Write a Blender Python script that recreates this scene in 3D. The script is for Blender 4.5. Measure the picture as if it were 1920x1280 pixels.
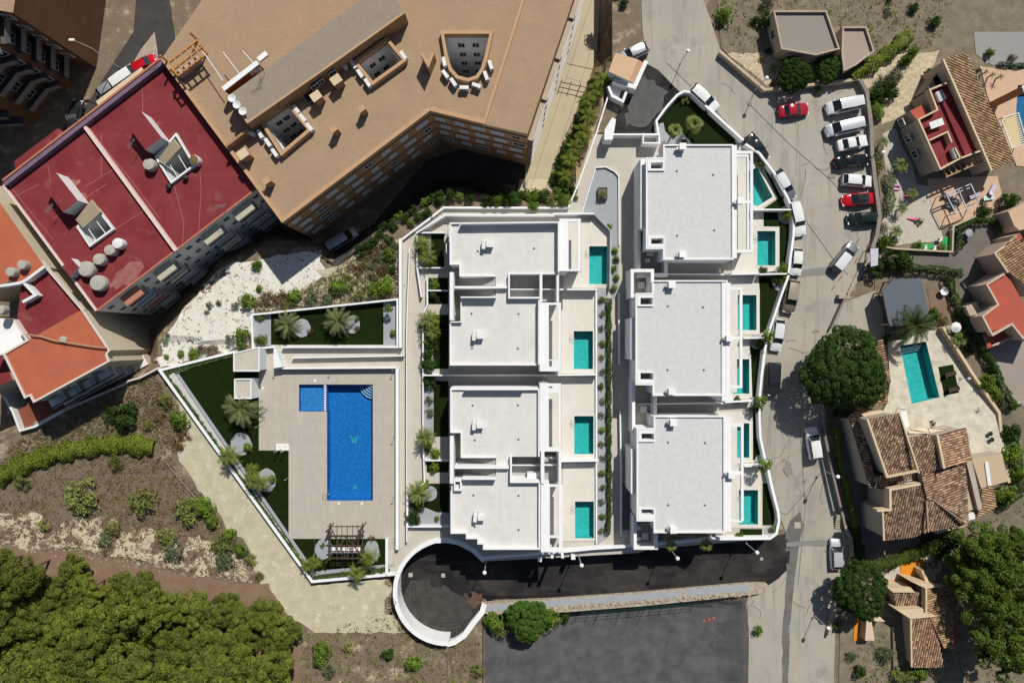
import bpy, bmesh, math, random
import numpy as np
from mathutils import Vector, Matrix
from mathutils.geometry import tessellate_polygon

for o in list(bpy.data.objects):
    bpy.data.objects.remove(o)
SC = bpy.context.scene
COL = SC.collection
R = math.radians
random.seed(7)

# ------------------------------------------------------------------ camera, sky, sun, exposure
HC = 96.0
cam_d = bpy.data.cameras.new('camera'); cam = bpy.data.objects.new('camera', cam_d); COL.objects.link(cam)
cam.location = (0, 0, HC); cam.rotation_euler = (0, 0, 0)
cam_d.lens = 24.0; cam_d.sensor_width = 36.0; cam_d.clip_start = 0.5; cam_d.clip_end = 6000
SC.camera = cam
SUN_EL, SUN_AZ = 49.0, 22.5          # elevation; degrees clockwise from the top of the picture
world = bpy.data.worlds.new('World'); SC.world = world; world.use_nodes = True
wn = world.node_tree.nodes; wl = world.node_tree.links
bg = wn.get('Background') or wn.new('ShaderNodeBackground')
sky = wn.new('ShaderNodeTexSky'); sky.sky_type = 'NISHITA'; sky.sun_disc = False
sky.sun_elevation = R(SUN_EL); sky.sun_rotation = R(SUN_AZ)
wl.new(sky.outputs[0], bg.inputs[0]); bg.inputs[1].default_value = 0.066
sun_d = bpy.data.lights.new('sun', 'SUN'); sun = bpy.data.objects.new('sun', sun_d); COL.objects.link(sun)
sun_d.energy = 5.0; sun_d.angle = R(0.5); sun_d.color = (1.0, 0.955, 0.875)
sdir = Vector((math.sin(R(SUN_AZ)) * math.cos(R(SUN_EL)), math.cos(R(SUN_AZ)) * math.cos(R(SUN_EL)), math.sin(R(SUN_EL))))
sun.rotation_euler = sdir.to_track_quat('Z', 'Y').to_euler(); sun.location = sdir * 300
SC.view_settings.view_transform = 'Standard'; SC.view_settings.look = 'None'
SC.view_settings.exposure = -0.12; SC.view_settings.gamma = 1.0; SC.view_settings.use_curve_mapping = False
SC.cycles.max_bounces = 6; SC.cycles.transparent_max_bounces = 16
SC.cycles.caustics_reflective = False; SC.cycles.caustics_refractive = False

# ------------------------------------------------------------------ survey: map coordinates -> metres
def P(u, v, z=0.0):
    k = (HC - z) / 1280.0
    return Vector(((u - 960) * k, (640 - v) * k, z))
def W(poly, z=0.0):
    return [P(a, b, z).xy for a, b in poly]

# ------------------------------------------------------------------ materials
MATS = {}
def mat(name, col, col2=None, rough=0.8, scale=1.0, amt=0.5, fine=0.12, bump=0.0, bscale=8.0, metal=0.0, spec=0.12,
        lines=None, linecol=None, coat=0.0, island=0.0, trans=0.0, patch=None, streak=None):
    if name in MATS: return MATS[name]
    m = bpy.data.materials.new(name); m.use_nodes = True; nt = m.node_tree; N = nt.nodes; L = nt.links
    b = N['Principled BSDF']; b.inputs['Roughness'].default_value = rough; b.inputs['Metallic'].default_value = metal
    b.inputs['Specular IOR Level'].default_value = spec
    if coat: b.inputs['Coat Weight'].default_value = coat; b.inputs['Coat Roughness'].default_value = 0.05
    geo = N.new('ShaderNodeNewGeometry')
    def noise(sc, det=4, ro=0.6):
        n = N.new('ShaderNodeTexNoise'); n.inputs['Scale'].default_value = sc; n.inputs['Detail'].default_value = det
        n.inputs['Roughness'].default_value = ro; L.new(geo.outputs['Position'], n.inputs['Vector']); return n
    def mix(fac, a, bb, blend='MIX'):
        x = N.new('ShaderNodeMix'); x.data_type = 'RGBA'; x.blend_type = blend
        for s, v in ((x.inputs[0], fac), (x.inputs[6], a), (x.inputs[7], bb)):
            if hasattr(v, 'links'): L.new(v, s)
            elif isinstance(v, (int, float)): s.default_value = v
            else: s.default_value = (*v, 1)
        return x.outputs[2]
    def ramp(src, lo, hi):
        x = N.new('ShaderNodeMapRange'); x.inputs[1].default_value = lo; x.inputs[2].default_value = hi
        L.new(src, x.inputs[0]); return x.outputs[0]
    c = col
    if col2 is not None:
        n1 = noise(scale)
        f = ramp(n1.outputs[0], 0.5 - 0.5 * (1 - amt) - 0.02, 0.5 + 0.5 * (1 - amt) + 0.02)
        c = mix(f, col, col2)
    if patch:
        pc, psc, lo, hi = patch
        n3 = noise(psc, 6, 0.65)
        c = mix(ramp(n3.outputs[0], lo, hi), c, pc)
    if streak:
        sc_, sx, sy, lo, hi = streak
        mp2 = N.new('ShaderNodeMapping'); mp2.inputs['Scale'].default_value = (sx, sy, 1); L.new(geo.outputs['Position'], mp2.inputs[0])
        n4 = N.new('ShaderNodeTexNoise'); n4.inputs['Scale'].default_value = 1.0; n4.inputs['Detail'].default_value = 5; n4.inputs['Distortion'].default_value = 0.6; L.new(mp2.outputs[0], n4.inputs['Vector'])
        c = mix(ramp(n4.outputs[0], lo, hi), c, sc_)
    if island:
        v = ramp(geo.outputs['Random Per Island'], 0, 1)
        hs = N.new('ShaderNodeHueSaturation')
        mm = N.new('ShaderNodeMapRange'); L.new(v, mm.inputs[0]); mm.inputs[3].default_value = 1 - island; mm.inputs[4].default_value = 1 + island
        oi = N.new('ShaderNodeObjectInfo'); om_ = N.new('ShaderNodeMapRange'); L.new(oi.outputs['Random'], om_.inputs[0]); om_.inputs[3].default_value = 0.78; om_.inputs[4].default_value = 1.22
        mu = N.new('ShaderNodeMath'); mu.operation = 'MULTIPLY'; L.new(mm.outputs[0], mu.inputs[0]); L.new(om_.outputs[0], mu.inputs[1]); L.new(mu.outputs[0], hs.inputs['Value'])
        wn_ = N.new('ShaderNodeTexWhiteNoise'); wn_.noise_dimensions = '1D'; L.new(geo.outputs['Random Per Island'], wn_.inputs['W'])
        mh = N.new('ShaderNodeMapRange'); L.new(wn_.outputs[0], mh.inputs[0]); mh.inputs[3].default_value = 0.5 - 0.016; mh.inputs[4].default_value = 0.5 + 0.016
        L.new(mh.outputs[0], hs.inputs['Hue'])
        if hasattr(c, 'links'): L.new(c, hs.inputs['Color'])
        else: hs.inputs['Color'].default_value = (*c, 1)
        c = hs.outputs[0]
    if fine:
        n2 = noise(18.0 if scale < 3 else scale * 5, 3, 0.7)
        mr = N.new('ShaderNodeMapRange'); L.new(n2.outputs[0], mr.inputs[0]); mr.inputs[1].default_value = 0.3; mr.inputs[2].default_value = 0.7
        mr.inputs[3].default_value = 1 - fine; mr.inputs[4].default_value = 1 + fine * 0.6
        x = N.new('ShaderNodeVectorMath'); x.operation = 'SCALE'
        if hasattr(c, 'links'): L.new(c, x.inputs[0])
        else: x.inputs[0].default_value = c
        L.new(mr.outputs[0], x.inputs['Scale']); c = x.outputs[0]
    if lines:
        bw, bh, mort, rot = lines
        br = N.new('ShaderNodeTexBrick'); mp = N.new('ShaderNodeMapping'); mp.inputs['Rotation'].default_value = (0, 0, R(rot))
        L.new(geo.outputs['Position'], mp.inputs[0]); L.new(mp.outputs[0], br.inputs['Vector'])
        br.inputs['Scale'].default_value = 1.0; br.inputs['Brick Width'].default_value = bw; br.inputs['Row Height'].default_value = bh
        br.inputs['Mortar Size'].default_value = mort; br.inputs['Mortar Smooth'].default_value = 0.3
        br.inputs['Color1'].default_value = (1, 1, 1, 1); br.inputs['Color2'].default_value = (0.94, 0.94, 0.945, 1)
        br.inputs['Mortar'].default_value = (*(linecol or (0.6, 0.6, 0.6)), 1)
        c = mix(1.0, c, br.outputs[0], 'MULTIPLY')
    if hasattr(c, 'links'): L.new(c, b.inputs['Base Color'])
    else: b.inputs['Base Color'].default_value = (*c, 1)
    if bump:
        nb = noise(bscale, 4, 0.6); bp = N.new('ShaderNodeBump'); bp.inputs['Strength'].default_value = bump
        bp.inputs['Distance'].default_value = 0.05
        L.new(nb.outputs[0], bp.inputs['Height']); L.new(bp.outputs[0], b.inputs['Normal'])
    if trans:
        tb = N.new('ShaderNodeBsdfTranslucent'); ms = N.new('ShaderNodeMixShader'); ms.inputs[0].default_value = trans
        if hasattr(c, 'links'): L.new(c, tb.inputs[0])
        else: tb.inputs[0].default_value = (*c, 1)
        L.new(b.outputs[0], ms.inputs[1]); L.new(tb.outputs[0], ms.inputs[2])
        L.new(ms.outputs[0], N['Material Output'].inputs[0])
    MATS[name] = m
    return m

def water_mat(name, tint, bsc=2.2):
    m = bpy.data.materials.new(name); m.use_nodes = True; nt = m.node_tree; N = nt.nodes; L = nt.links
    N.remove(N['Principled BSDF'])
    tr = N.new('ShaderNodeBsdfTransparent'); gl = N.new('ShaderNodeBsdfGlossy'); fr = N.new('ShaderNodeFresnel'); ms = N.new('ShaderNodeMixShader')
    gl.inputs['Roughness'].default_value = 0.04; fr.inputs[0].default_value = 1.33
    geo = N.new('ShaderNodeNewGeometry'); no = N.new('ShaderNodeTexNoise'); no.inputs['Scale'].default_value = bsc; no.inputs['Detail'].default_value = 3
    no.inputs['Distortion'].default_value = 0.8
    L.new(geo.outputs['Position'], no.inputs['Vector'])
    bp = N.new('ShaderNodeBump'); bp.inputs['Strength'].default_value = 0.9; bp.inputs['Distance'].default_value = 0.12
    L.new(no.outputs[0], bp.inputs['Height']); L.new(bp.outputs[0], gl.inputs['Normal'])
    # caustic-like web of light painted into the water tint as noise
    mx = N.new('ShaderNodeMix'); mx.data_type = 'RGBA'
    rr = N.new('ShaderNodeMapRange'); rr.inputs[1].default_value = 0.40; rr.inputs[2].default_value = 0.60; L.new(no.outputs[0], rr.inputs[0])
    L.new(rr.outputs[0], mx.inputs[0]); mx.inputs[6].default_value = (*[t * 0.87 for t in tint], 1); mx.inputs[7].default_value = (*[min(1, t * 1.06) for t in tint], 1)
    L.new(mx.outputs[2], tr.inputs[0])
    L.new(fr.outputs[0], ms.inputs[0]); L.new(tr.outputs[0], ms.inputs[1]); L.new(gl.outputs[0], ms.inputs[2])
    L.new(ms.outputs[0], N['Material Output'].inputs[0])
    MATS[name] = m; return m

# ------------------------------------------------------------------ mesh building
class MB:
    def __init__(s): s.v = []; s.f = []; s.m = []
    def quad(s, a, b, c, d, mi=0):
        n = len(s.v); s.v += [tuple(a), tuple(b), tuple(c), tuple(d)]; s.f.append((n, n+1, n+2, n+3)); s.m.append(mi)
    def box(s, c, size, rot=0.0, mi=0, top=None):
        cx, cy, cz = c; sx, sy, sz = [q / 2 for q in size]; co, si = math.cos(rot), math.sin(rot); n = len(s.v)
        for z in (-sz, sz):
            t = (top if top and z > 0 else 1.0)
            for x, y in ((-sx, -sy), (sx, -sy), (sx, sy), (-sx, sy)):
                x *= t; y *= t
                s.v.append((cx + x*co - y*si, cy + x*si + y*co, cz + z))
        for q in ((0,3,2,1),(4,5,6,7),(0,1,5,4),(1,2,6,5),(2,3,7,6),(3,0,4,7)):
            s.f.append(tuple(n+i for i in q)); s.m.append(mi)
        return s
    def prism(s, pts, z0, z1, holes=(), mt=0, ms=0, bottom=True):
        """pts: world xy; z1 number or function(xy)"""
        zf = z1 if callable(z1) else (lambda p: z1)
        zb = z0 if callable(z0) else (lambda p: z0)
        loops = [list(pts)] + [list(h) for h in holes]
        def area(l): return sum(l[i][0]*l[(i+1) % len(l)][1] - l[(i+1) % len(l)][0]*l[i][1] for i in range(len(l)))
        if area(loops[0]) < 0: loops[0].reverse()
        for h in loops[1:]:
            if area(h) > 0: h.reverse()
        flat = [p for l in loops for p in l]
        n = len(s.v)
        s.v += [(p[0], p[1], zf(p)) for p in flat]
        tris = tessellate_polygon([[Vector((p[0], p[1], 0)) for p in l] for l in loops])
        for t in tris:
            a, b, c = [flat[i] for i in t]
            cr = (b[0]-a[0])*(c[1]-a[1]) - (b[1]-a[1])*(c[0]-a[0])
            if abs(cr) < 1e-9: continue
            t = t if cr > 0 else (t[0], t[2], t[1])
            s.f.append(tuple(n+i for i in t)); s.m.append(mt)
        k = len(s.v)
        s.v += [(p[0], p[1], zf(p)) for p in flat]; kb = len(s.v)
        s.v += [(p[0], p[1], zb(p)) for p in flat]
        off = 0
        for l in loops:
            for i in range(len(l)):
                j = (i+1) % len(l)
                s.f.append((kb+off+i, kb+off+j, k+off+j, k+off+i)); s.m.append(ms)
            off += len(l)
        return s
    def strip(s, pts, w, z0, z1, closed=False, mi=0, align=0.0):
        """wall of width w along the world polyline pts; align -1..1 shifts it"""
        pts = [Vector((p[0], p[1])) for p in pts]; n = len(pts); L_, R_ = [], []
        for i in range(n):
            a = pts[i-1] if (i > 0 or closed) else None; c = pts[(i+1) % n] if (i < n-1 or closed) else None; b = pts[i]
            d1 = (b-a).normalized() if a is not None else None; d2 = (c-b).normalized() if c is not None else None
            if d1 is None: d1 = d2
            if d2 is None: d2 = d1
            n1 = Vector((-d1.y, d1.x)); n2 = Vector((-d2.y, d2.x)); mm = n1 + n2
            if mm.length < 1e-4: mm = n1
            mm = mm.normalized(); k = 1 / max(0.35, mm.dot(n1))
            L_.append(b + mm * k * w * (0.5 + align/2)); R_.append(b - mm * k * w * (0.5 - align/2))
        zt = z1 if callable(z1) else (lambda p: z1); zb = z0 if callable(z0) else (lambda p: z0)
        rng = range(n if closed else n-1)
        for i in rng:
            j = (i+1) % n
            a, b, c, d = R_[i], R_[j], L_[j], L_[i]
            za, zc = zt(pts[i]), zt(pts[j]); ba, bc = zb(pts[i]), zb(pts[j])
            s.quad((*a, za), (*b, zc), (*c, zc), (*d, za), mi)
            s.quad((*a, ba), (*b, bc), (*b, zc), (*a, za), mi)
            s.quad((*c, bc), (*d, ba), (*d, za), (*c, zc), mi)
            if not closed and i == 0: s.quad((*d, ba), (*a, ba), (*a, za), (*d, za), mi)
            if not closed and i == n-2: s.quad((*b, bc), (*c, bc), (*c, zc), (*b, zc), mi)
        return s
    def tube(s, path, r, seg=6, mi=0, r2=None, cap=True):
        path = [Vector(p) for p in path]; n0 = len(s.v); N_ = len(path)
        for i, p in enumerate(path):
            d = (path[min(i+1, N_-1)] - path[max(i-1, 0)]).normalized()
            up = Vector((0, 0, 1)) if abs(d.z) < 0.9 else Vector((1, 0, 0))
            a = d.cross(up).normalized(); b = d.cross(a)
            rr = r if r2 is None else r + (r2 - r) * i / (N_-1)
            for k in range(seg):
                t = 2 * math.pi * k / seg
                s.v.append(tuple(p + a * math.cos(t) * rr + b * math.sin(t) * rr))
        for i in range(N_-1):
            for k in range(seg):
                k2 = (k+1) % seg
                s.f.append((n0+i*seg+k, n0+i*seg+k2, n0+(i+1)*seg+k2, n0+(i+1)*seg+k)); s.m.append(mi)
        if cap:
            s.f.append(tuple(n0+k for k in range(seg))); s.m.append(mi)
            s.f.append(tuple(n0+(N_-1)*seg+k for k in reversed(range(seg)))); s.m.append(mi)
        return s
    def lathe(s, c, prof, seg=20, mi=0):
        n0 = len(s.v); cx, cy, cz = c
        for r, z in prof:
            for k in range(seg):
                t = 2*math.pi*k/seg; s.v.append((cx + r*math.cos(t), cy + r*math.sin(t), cz + z))
        for i in range(len(prof)-1):
            for k in range(seg):
                k2 = (k+1) % seg
                s.f.append((n0+i*seg+k, n0+i*seg+k2, n0+(i+1)*seg+k2, n0+(i+1)*seg+k)); s.m.append(mi)
        s.f.append(tuple(n0+(len(prof)-1)*seg+k for k in range(seg))); s.m.append(mi)
        return s
    def mesh(s, name, mats, smooth=False):
        me = bpy.data.meshes.new(name); me.from_pydata(s.v, [], s.f)
        for m in (mats if isinstance(mats, (list, tuple)) else [mats]): me.materials.append(m)
        if any(s.m): me.polygons.foreach_set('material_index', s.m)
        if smooth: me.polygons.foreach_set('use_smooth', [True]*len(me.polygons))
        me.update(); return me
    def build(s, name, mats, parent=None, smooth=False, loc=None, rot=0.0, bevel=0.0):
        me = s.mesh(name, mats, smooth)
        return put(name, me, parent, loc, rot, bevel)

def put(name, me, parent=None, loc=None, rot=0.0, bevel=0.0, scale=None):
    o = bpy.data.objects.new(name, me); COL.objects.link(o)
    if parent is not None: o.parent = parent
    if loc is not None: o.location = loc
    if rot: o.rotation_euler = (0, 0, rot)
    if scale is not None: o.scale = (scale,)*3 if isinstance(scale, (int, float)) else scale
    if bevel:
        b = o.modifiers.new('bevel', 'BEVEL'); b.width = bevel; b.segments = 2; b.limit_method = 'ANGLE'
    return o
def tag(o, label=None, cat=None, group=None, kind=None):
    if label: o['label'] = label
    if cat: o['category'] = cat
    if group: o['group'] = group
    if kind: o['kind'] = kind
    return o
def thing(name, label, cat, loc=(0, 0, 0), rot=0.0, group=None):
    o = bpy.data.objects.new(name, None); COL.objects.link(o); o.location = loc; o.rotation_euler = (0, 0, rot)
    o.empty_display_size = 0.3
    return tag(o, label, cat, group)
def copy_tree(o, parent=None):
    c = o.copy(); COL.objects.link(c); c.parent = parent
    for ch in KIDS.get(o.name, []) or [x for x in bpy.data.objects if x.parent == o]:
        copy_tree(ch, c)
    return c
KIDS = {}
def reg(o):
    """remember the tree below o so that copies are quick"""
    def rec(x):
        ks = [y for y in bpy.data.objects if y.parent == x]
        KIDS[x.name] = ks
        for y in ks: rec(y)
    rec(o); return o
def fast_copy(o, parent=None):
    c = o.copy(); COL.objects.link(c); c.parent = parent
    for ch in KIDS.get(o.name, []): fast_copy(ch, c)
    return c

# ------------------------------------------------------------------ terrain heights
def seg_d(p, a, b):
    ax, ay = a; bx, by = b; px, py = p; dx, dy = bx-ax, by-ay
    t = max(0, min(1, ((px-ax)*dx + (py-ay)*dy) / (dx*dx + dy*dy + 1e-9)))
    return math.hypot(px-ax-t*dx, py-ay-t*dy)
def inside(p, poly):
    c = False; j = len(poly)-1; x, y = p
    for i in range(len(poly)):
        xi, yi = poly[i]; xj, yj = poly[j]
        if (yi > y) != (yj > y) and x < (xj-xi)*(y-yi)/(yj-yi)+xi: c = not c
        j = i
    return c
def sd(p, poly):
    d = min(seg_d(p, poly[i], poly[(i+1) % len(poly)]) for i in range(len(poly)))
    return d if inside(p, poly) else -d
def sm(t): t = max(0.0, min(1.0, t)); return t*t*(3-2*t)
PIT = [(-3000, -3000), (1160, -3000), (1150, 100), (1078, 340), (1062, 372), (1000, 380), (840, 366), (760, 415), (700, 452), (628, 505), (590, 470),
       (520, 452), (430, 490), (345, 580), (300, 640), (293, 690), (235, 716), (118, 768), (40, 806), (-60, 850), (-3000, 1500)]
COMPLEX = [(296, 694), (440, 659), (472, 657), (472, 590), (750, 560), (750, 452), (831, 389), (1064, 389), (1112, 252), (1137, 252),
           (1231, 250), (1232, 225), (1275, 173), (1296, 172), (1395, 264), (1482, 380), (1489, 416), (1479, 523), (1443, 616), (1426, 741),
           (1426, 821), (1440, 876), (1459, 958), (1456, 1000), (1442, 1010), (1221, 1028), (1195, 1036), (905, 1052), (888, 1032),
           (862, 1018), (838, 1013), (815, 1015), (785, 1028), (764, 1050), (748, 1078), (585, 1091)]
PATIOP = [(1664, 640), (1700, 634), (1768, 612), (1824, 700), (1872, 775), (1878, 835), (1870, 870), (1800, 880), (1700, 868), (1640, 800), (1662, 756), (1668, 720)]
NPAT = [(1838, 126), (1900, 133), (2020, 118), (2020, 320), (1905, 312), (1880, 250), (1850, 180)]
def G(u, v):
    """ground height at survey point u, v"""
    if -50 < u < 2000 and -50 < v < 1400 and u < 1495 and v < 1100 and u > 290 and inside((u, v), COMPLEX):
        d = sd((u, v), COMPLEX)
        if d > 4: return -4.0 if d > 12 else -4.0 * (d-4)/8 + Gout(u, v) * (1-(d-4)/8)
    if u > 1630 and (inside((u, v), PATIOP) or inside((u, v), NPAT)): return -4.0
    return Gout(u, v)
def Gout(u, v):
    z = 0.0
    if u < 1160 and v < 900:
        d = sd((u, v), PIT)
        z = -6.0 * sm(d / 26.0) * sm((v + 420) / 160.0) * sm((u + 520) / 160.0)
        if z: return z
    if v > 640:
        if u > 1140:
            z = -2.8 * sm((v-650) / 400.0)
        elif u > 735 and v > 985:
            dd = math.hypot(u-838, v-1108)
            z = -2.8 if (dd < 100 or u > 838) else -0.4 - 2.4 * sm((112-dd)/12)
        else: z = -0.4
    if v > 1118 and 905 < u < 1460:
        z = -2.8 - 1.4 * sm((v-1118)/18.0) * (1 - sm((u-1340)/70.0)) * sm((u-905)/15.0)
    return z
def PG(u, v, dz=0.0): return P(u, v, Gout(u, v) + dz)
SHN = [0]

def sheet(name, poly, m, dz=0.0, z=None, step=24, kind='structure', parent=None, holes=(), label=None):
    """a ground surface that follows the terrain (or lies flat at z)"""
    SHN[0] += 1; dz += SHN[0]*0.0003
    bm = bmesh.new(); loops = [poly] + list(holes); flat = [p for l in loops for p in l]
    vs = [bm.verts.new((p[0], p[1], 0)) for p in flat]
    for t in tessellate_polygon([[Vector((p[0], p[1], 0)) for p in l] for l in loops]):
        try: bm.faces.new([vs[i] for i in t])
        except ValueError: pass
    if z is None:
        xs = [p[0] for p in poly]; ys = [p[1] for p in poly]
        for ax, lo, hi in ((0, min(xs), max(xs)), (1, min(ys), max(ys))):
            q = math.ceil(lo/step)*step
            while q < hi:
                co = (q, 0, 0) if ax == 0 else (0, q, 0); no = (1, 0, 0) if ax == 0 else (0, 1, 0)
                bmesh.ops.bisect_plane(bm, geom=bm.verts[:]+bm.edges[:]+bm.faces[:], plane_co=co, plane_no=no, dist=1e-4); q += step
    for v in bm.verts:
        v.co = P(v.co.x, v.co.y, z + dz) if z is not None else P(v.co.x, v.co.y, Gout(v.co.x, v.co.y) + dz)
    bmesh.ops.recalc_face_normals(bm, faces=bm.faces[:])
    for f in bm.faces:
        if f.normal.z < 0: f.normal_flip()
    me = bpy.data.meshes.new(name); bm.to_mesh(me); bm.free(); me.materials.append(m)
    o = put(name, me, parent)
    if parent is None: o['kind'] = kind
    if label: o['label'] = label
    return o
def wobble(poly, amp=6, step=14, seed=1):
    """a natural, uneven outline"""
    rn = random.Random(seed); out = []
    n = len(poly)
    for i in range(n):
        a, b = poly[i], poly[(i+1) % n]; d = math.hypot(b[0]-a[0], b[1]-a[1]); k = max(1, int(d/step))
        for j in range(k):
            t = j/k; out.append((a[0]+(b[0]-a[0])*t + rn.uniform(-amp, amp), a[1]+(b[1]-a[1])*t + rn.uniform(-amp, amp)))
    return out
def blob(cx, cy, rx, ry, n=18, amp=0.12, seed=1, rot=0):
    rn = random.Random(seed); o = []
    for i in range(n):
        t = 2*math.pi*i/n; r = 1 + rn.uniform(-amp, amp); x = rx*r*math.cos(t); y = ry*r*math.sin(t)
        o.append((cx + x*math.cos(rot) - y*math.sin(rot), cy + x*math.sin(rot) + y*math.cos(rot)))
    return o

# colours
WHITE = mat('white_render', (0.78, 0.785, 0.78), (0.70, 0.70, 0.69), 0.85, 0.6, 0.5, 0.04)
WHITEW = mat('white_wall', (0.80, 0.81, 0.82), (0.72, 0.73, 0.74), 0.85, 0.4, 0.5, 0.04)
TILEROOF = mat('pale_roof_tile', (0.64, 0.63, 0.60), (0.60, 0.59, 0.56), 0.7, 0.5, 0.5, 0.04, streak=((0.56, 0.55, 0.52), 0.5, 0.7, 0.52, 0.8), lines=(1.2, 0.6, 0.012, 90), linecol=(0.88, 0.88, 0.87))
GRAVELW = mat('white_roof_gravel', (0.6, 0.6, 0.592), (0.531, 0.531, 0.526), 0.95, 1.6, 0.6, 0.16, 1.0, 6)
PAVE = mat('beige_paving', (0.53, 0.49, 0.425), (0.46, 0.43, 0.375), 0.8, 0.5, 0.5, 0.06, lines=(0.9, 0.3, 0.015, 90), linecol=(0.82, 0.82, 0.81))
DECK = mat('pool_deck_boards', (0.49, 0.45, 0.39), (0.42, 0.385, 0.335), 0.75, 0.7, 0.5, 0.08, lines=(2.4, 0.22, 0.02, 90), linecol=(0.74, 0.73, 0.72))
TERR = mat('pale_terrace_tile', (0.64, 0.61, 0.55), (0.59, 0.565, 0.51), 0.75, 0.5, 0.5, 0.04, lines=(0.9, 0.45, 0.012, 90), linecol=(0.9, 0.9, 0.89))
TURF = mat('artificial_turf', (0.00935, 0.021, 0.0016), (0.00552, 0.0135, 0.0012), 0.9, 1.2, 0.6, 0.30, 0.6, 30)
GRAVEL = mat('grey_gravel', (0.36, 0.38, 0.40), (0.29, 0.31, 0.33), 0.95, 5, 0.6, 0.20, 0.6, 20)
ROAD = mat('worn_concrete_road', (0.405, 0.368, 0.313), (0.322, 0.299, 0.258), 0.9, 0.16, 0.6, 0.12, 0.15, 12, patch=((0.248, 0.235, 0.212), 0.30, 0.55, 0.74), streak=((0.276, 0.262, 0.235), 1.3, 0.10, 0.52, 0.72))
ASPH = mat('dark_asphalt', (0.0143, 0.0132, 0.0138), (0.0253, 0.0237, 0.0237), 0.85, 0.25, 0.55, 0.15, 0.3, 25, patch=((0.0715, 0.0605, 0.055), 0.20, 0.48, 0.75), streak=((0.0385, 0.0363, 0.0352), 0.12, 0.9, 0.5, 0.68))
ASPHO = mat('old_grey_asphalt', (0.0682, 0.0682, 0.0726), (0.116, 0.113, 0.11), 0.9, 0.5, 0.7, 0.15, 0.3, 25)
SAND = mat('pale_sandy_soil', (0.516, 0.478, 0.344), (0.413, 0.373, 0.256), 0.95, 0.7, 0.65, 0.12, 0.9, 5, patch=((0.585, 0.561, 0.44), 0.9, 0.56, 0.70))
CHALK = mat('white_chalk_ground', (0.72, 0.70, 0.64), (0.60, 0.57, 0.51), 0.95, 0.5, 0.6, 0.12, 1.0, 4, patch=((0.42, 0.36, 0.28), 0.55, 0.60, 0.70))
SCRUB = mat('dry_scrub_ground', (0.157, 0.119, 0.0836), (0.237, 0.19, 0.133), 0.95, 0.5, 0.6, 0.30, 1.0, 6, patch=((0.437, 0.361, 0.257), 0.5, 0.55, 0.68))
BROWNS = mat('brown_field_soil', (0.155, 0.12, 0.082), (0.195, 0.155, 0.115), 0.95, 1.0, 0.6, 0.25, 0.8, 8, patch=((0.123, 0.0615, 0.0205), 0.8, 0.58, 0.74))
REDS = mat('reddish_soil', (0.20, 0.122, 0.082), (0.235, 0.165, 0.118), 0.95, 0.6, 0.6, 0.22, 0.8, 8, patch=((0.27, 0.21, 0.155), 0.5, 0.58, 0.75))
CREAMS = mat('cream_bare_soil', (0.58, 0.50, 0.36), (0.48, 0.41, 0.30), 0.95, 1.4, 0.7, 0.2, 1.0, 7, patch=((0.18, 0.12, 0.09), 0.45, 0.47, 0.54))
REDROOF = mat('red_roof_membrane', (0.172, 0.0243, 0.0309), (0.212, 0.0395, 0.0427), 0.75, 0.35, 0.7, 0.08, 0.1, 10, patch=((0.264, 0.106, 0.0957), 0.4, 0.58, 0.80))
ORANGER = mat('orange_roof_paint', (0.44, 0.13, 0.062), (0.36, 0.105, 0.06), 0.8, 0.5, 0.6, 0.08, patch=((0.28, 0.10, 0.075), 0.8, 0.62, 0.8))
CORAL = mat('coral_roof_paint', (0.42, 0.10, 0.065), (0.37, 0.09, 0.06), 0.8, 0.5, 0.5, 0.06)
TANROOF = mat('tan_roof_paving', (0.385, 0.271, 0.174), (0.339, 0.24, 0.154), 0.85, 0.4, 0.6, 0.10, lines=(0.8, 0.4, 0.03, 35), linecol=(0.80, 0.78, 0.75), patch=((0.308, 0.236, 0.17), 0.25, 0.56, 0.76))
GREYROOF = mat('grey_beige_gravel_roof', (0.30, 0.25, 0.195), (0.26, 0.22, 0.175), 0.95, 1.5, 0.6, 0.18, 0.5, 12)
BRICKW = mat('orange_brown_brickwork', (0.413, 0.246, 0.136), (0.344, 0.203, 0.112), 0.9, 0.8, 0.5, 0.08, lines=(0.5, 0.14, 0.02, 0), linecol=(0.8, 0.78, 0.76))
BRICKT = mat('orange_coping', (0.485, 0.315, 0.178), (0.422, 0.264, 0.15), 0.85, 0.8, 0.5, 0.06)
GREYW = mat('grey_blue_render', (0.739, 0.717, 0.683), (0.616, 0.599, 0.571), 0.9, 0.4, 0.6, 0.08)
CREAMW = mat('cream_wall', (0.62, 0.49, 0.33), (0.54, 0.43, 0.29), 0.9, 0.6, 0.5, 0.05)
PINKW = mat('pinkish_cream_wall', (0.60, 0.45, 0.36), (0.52, 0.40, 0.33), 0.9, 0.6, 0.5, 0.05)
TANW = mat('tan_wall', (0.46, 0.38, 0.29), (0.38, 0.31, 0.24), 0.9, 0.5, 0.5, 0.08)
STONE = mat('rubble_stone', (0.46, 0.40, 0.31), (0.30, 0.25, 0.19), 0.95, 2.5, 0.8, 0.25, 1.0, 9)
PATIO = mat('travertine_patio', (0.64, 0.59, 0.48), (0.48, 0.45, 0.36), 0.8, 0.8, 0.75, 0.10, lines=(1.0, 0.6, 0.015, 12), linecol=(0.85, 0.84, 0.82))
PEACH = mat('peach_terrace_tile', (0.58, 0.40, 0.27), (0.52, 0.36, 0.25), 0.8, 0.6, 0.5, 0.06, lines=(0.5, 0.5, 0.015, 20), linecol=(0.85, 0.83, 0.8))
TERRA = mat('terracotta_tile', (0.32, 0.18, 0.11), (0.44, 0.30, 0.19), 0.85, 1.2, 0.7, 0.12, island=0.55)
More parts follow.
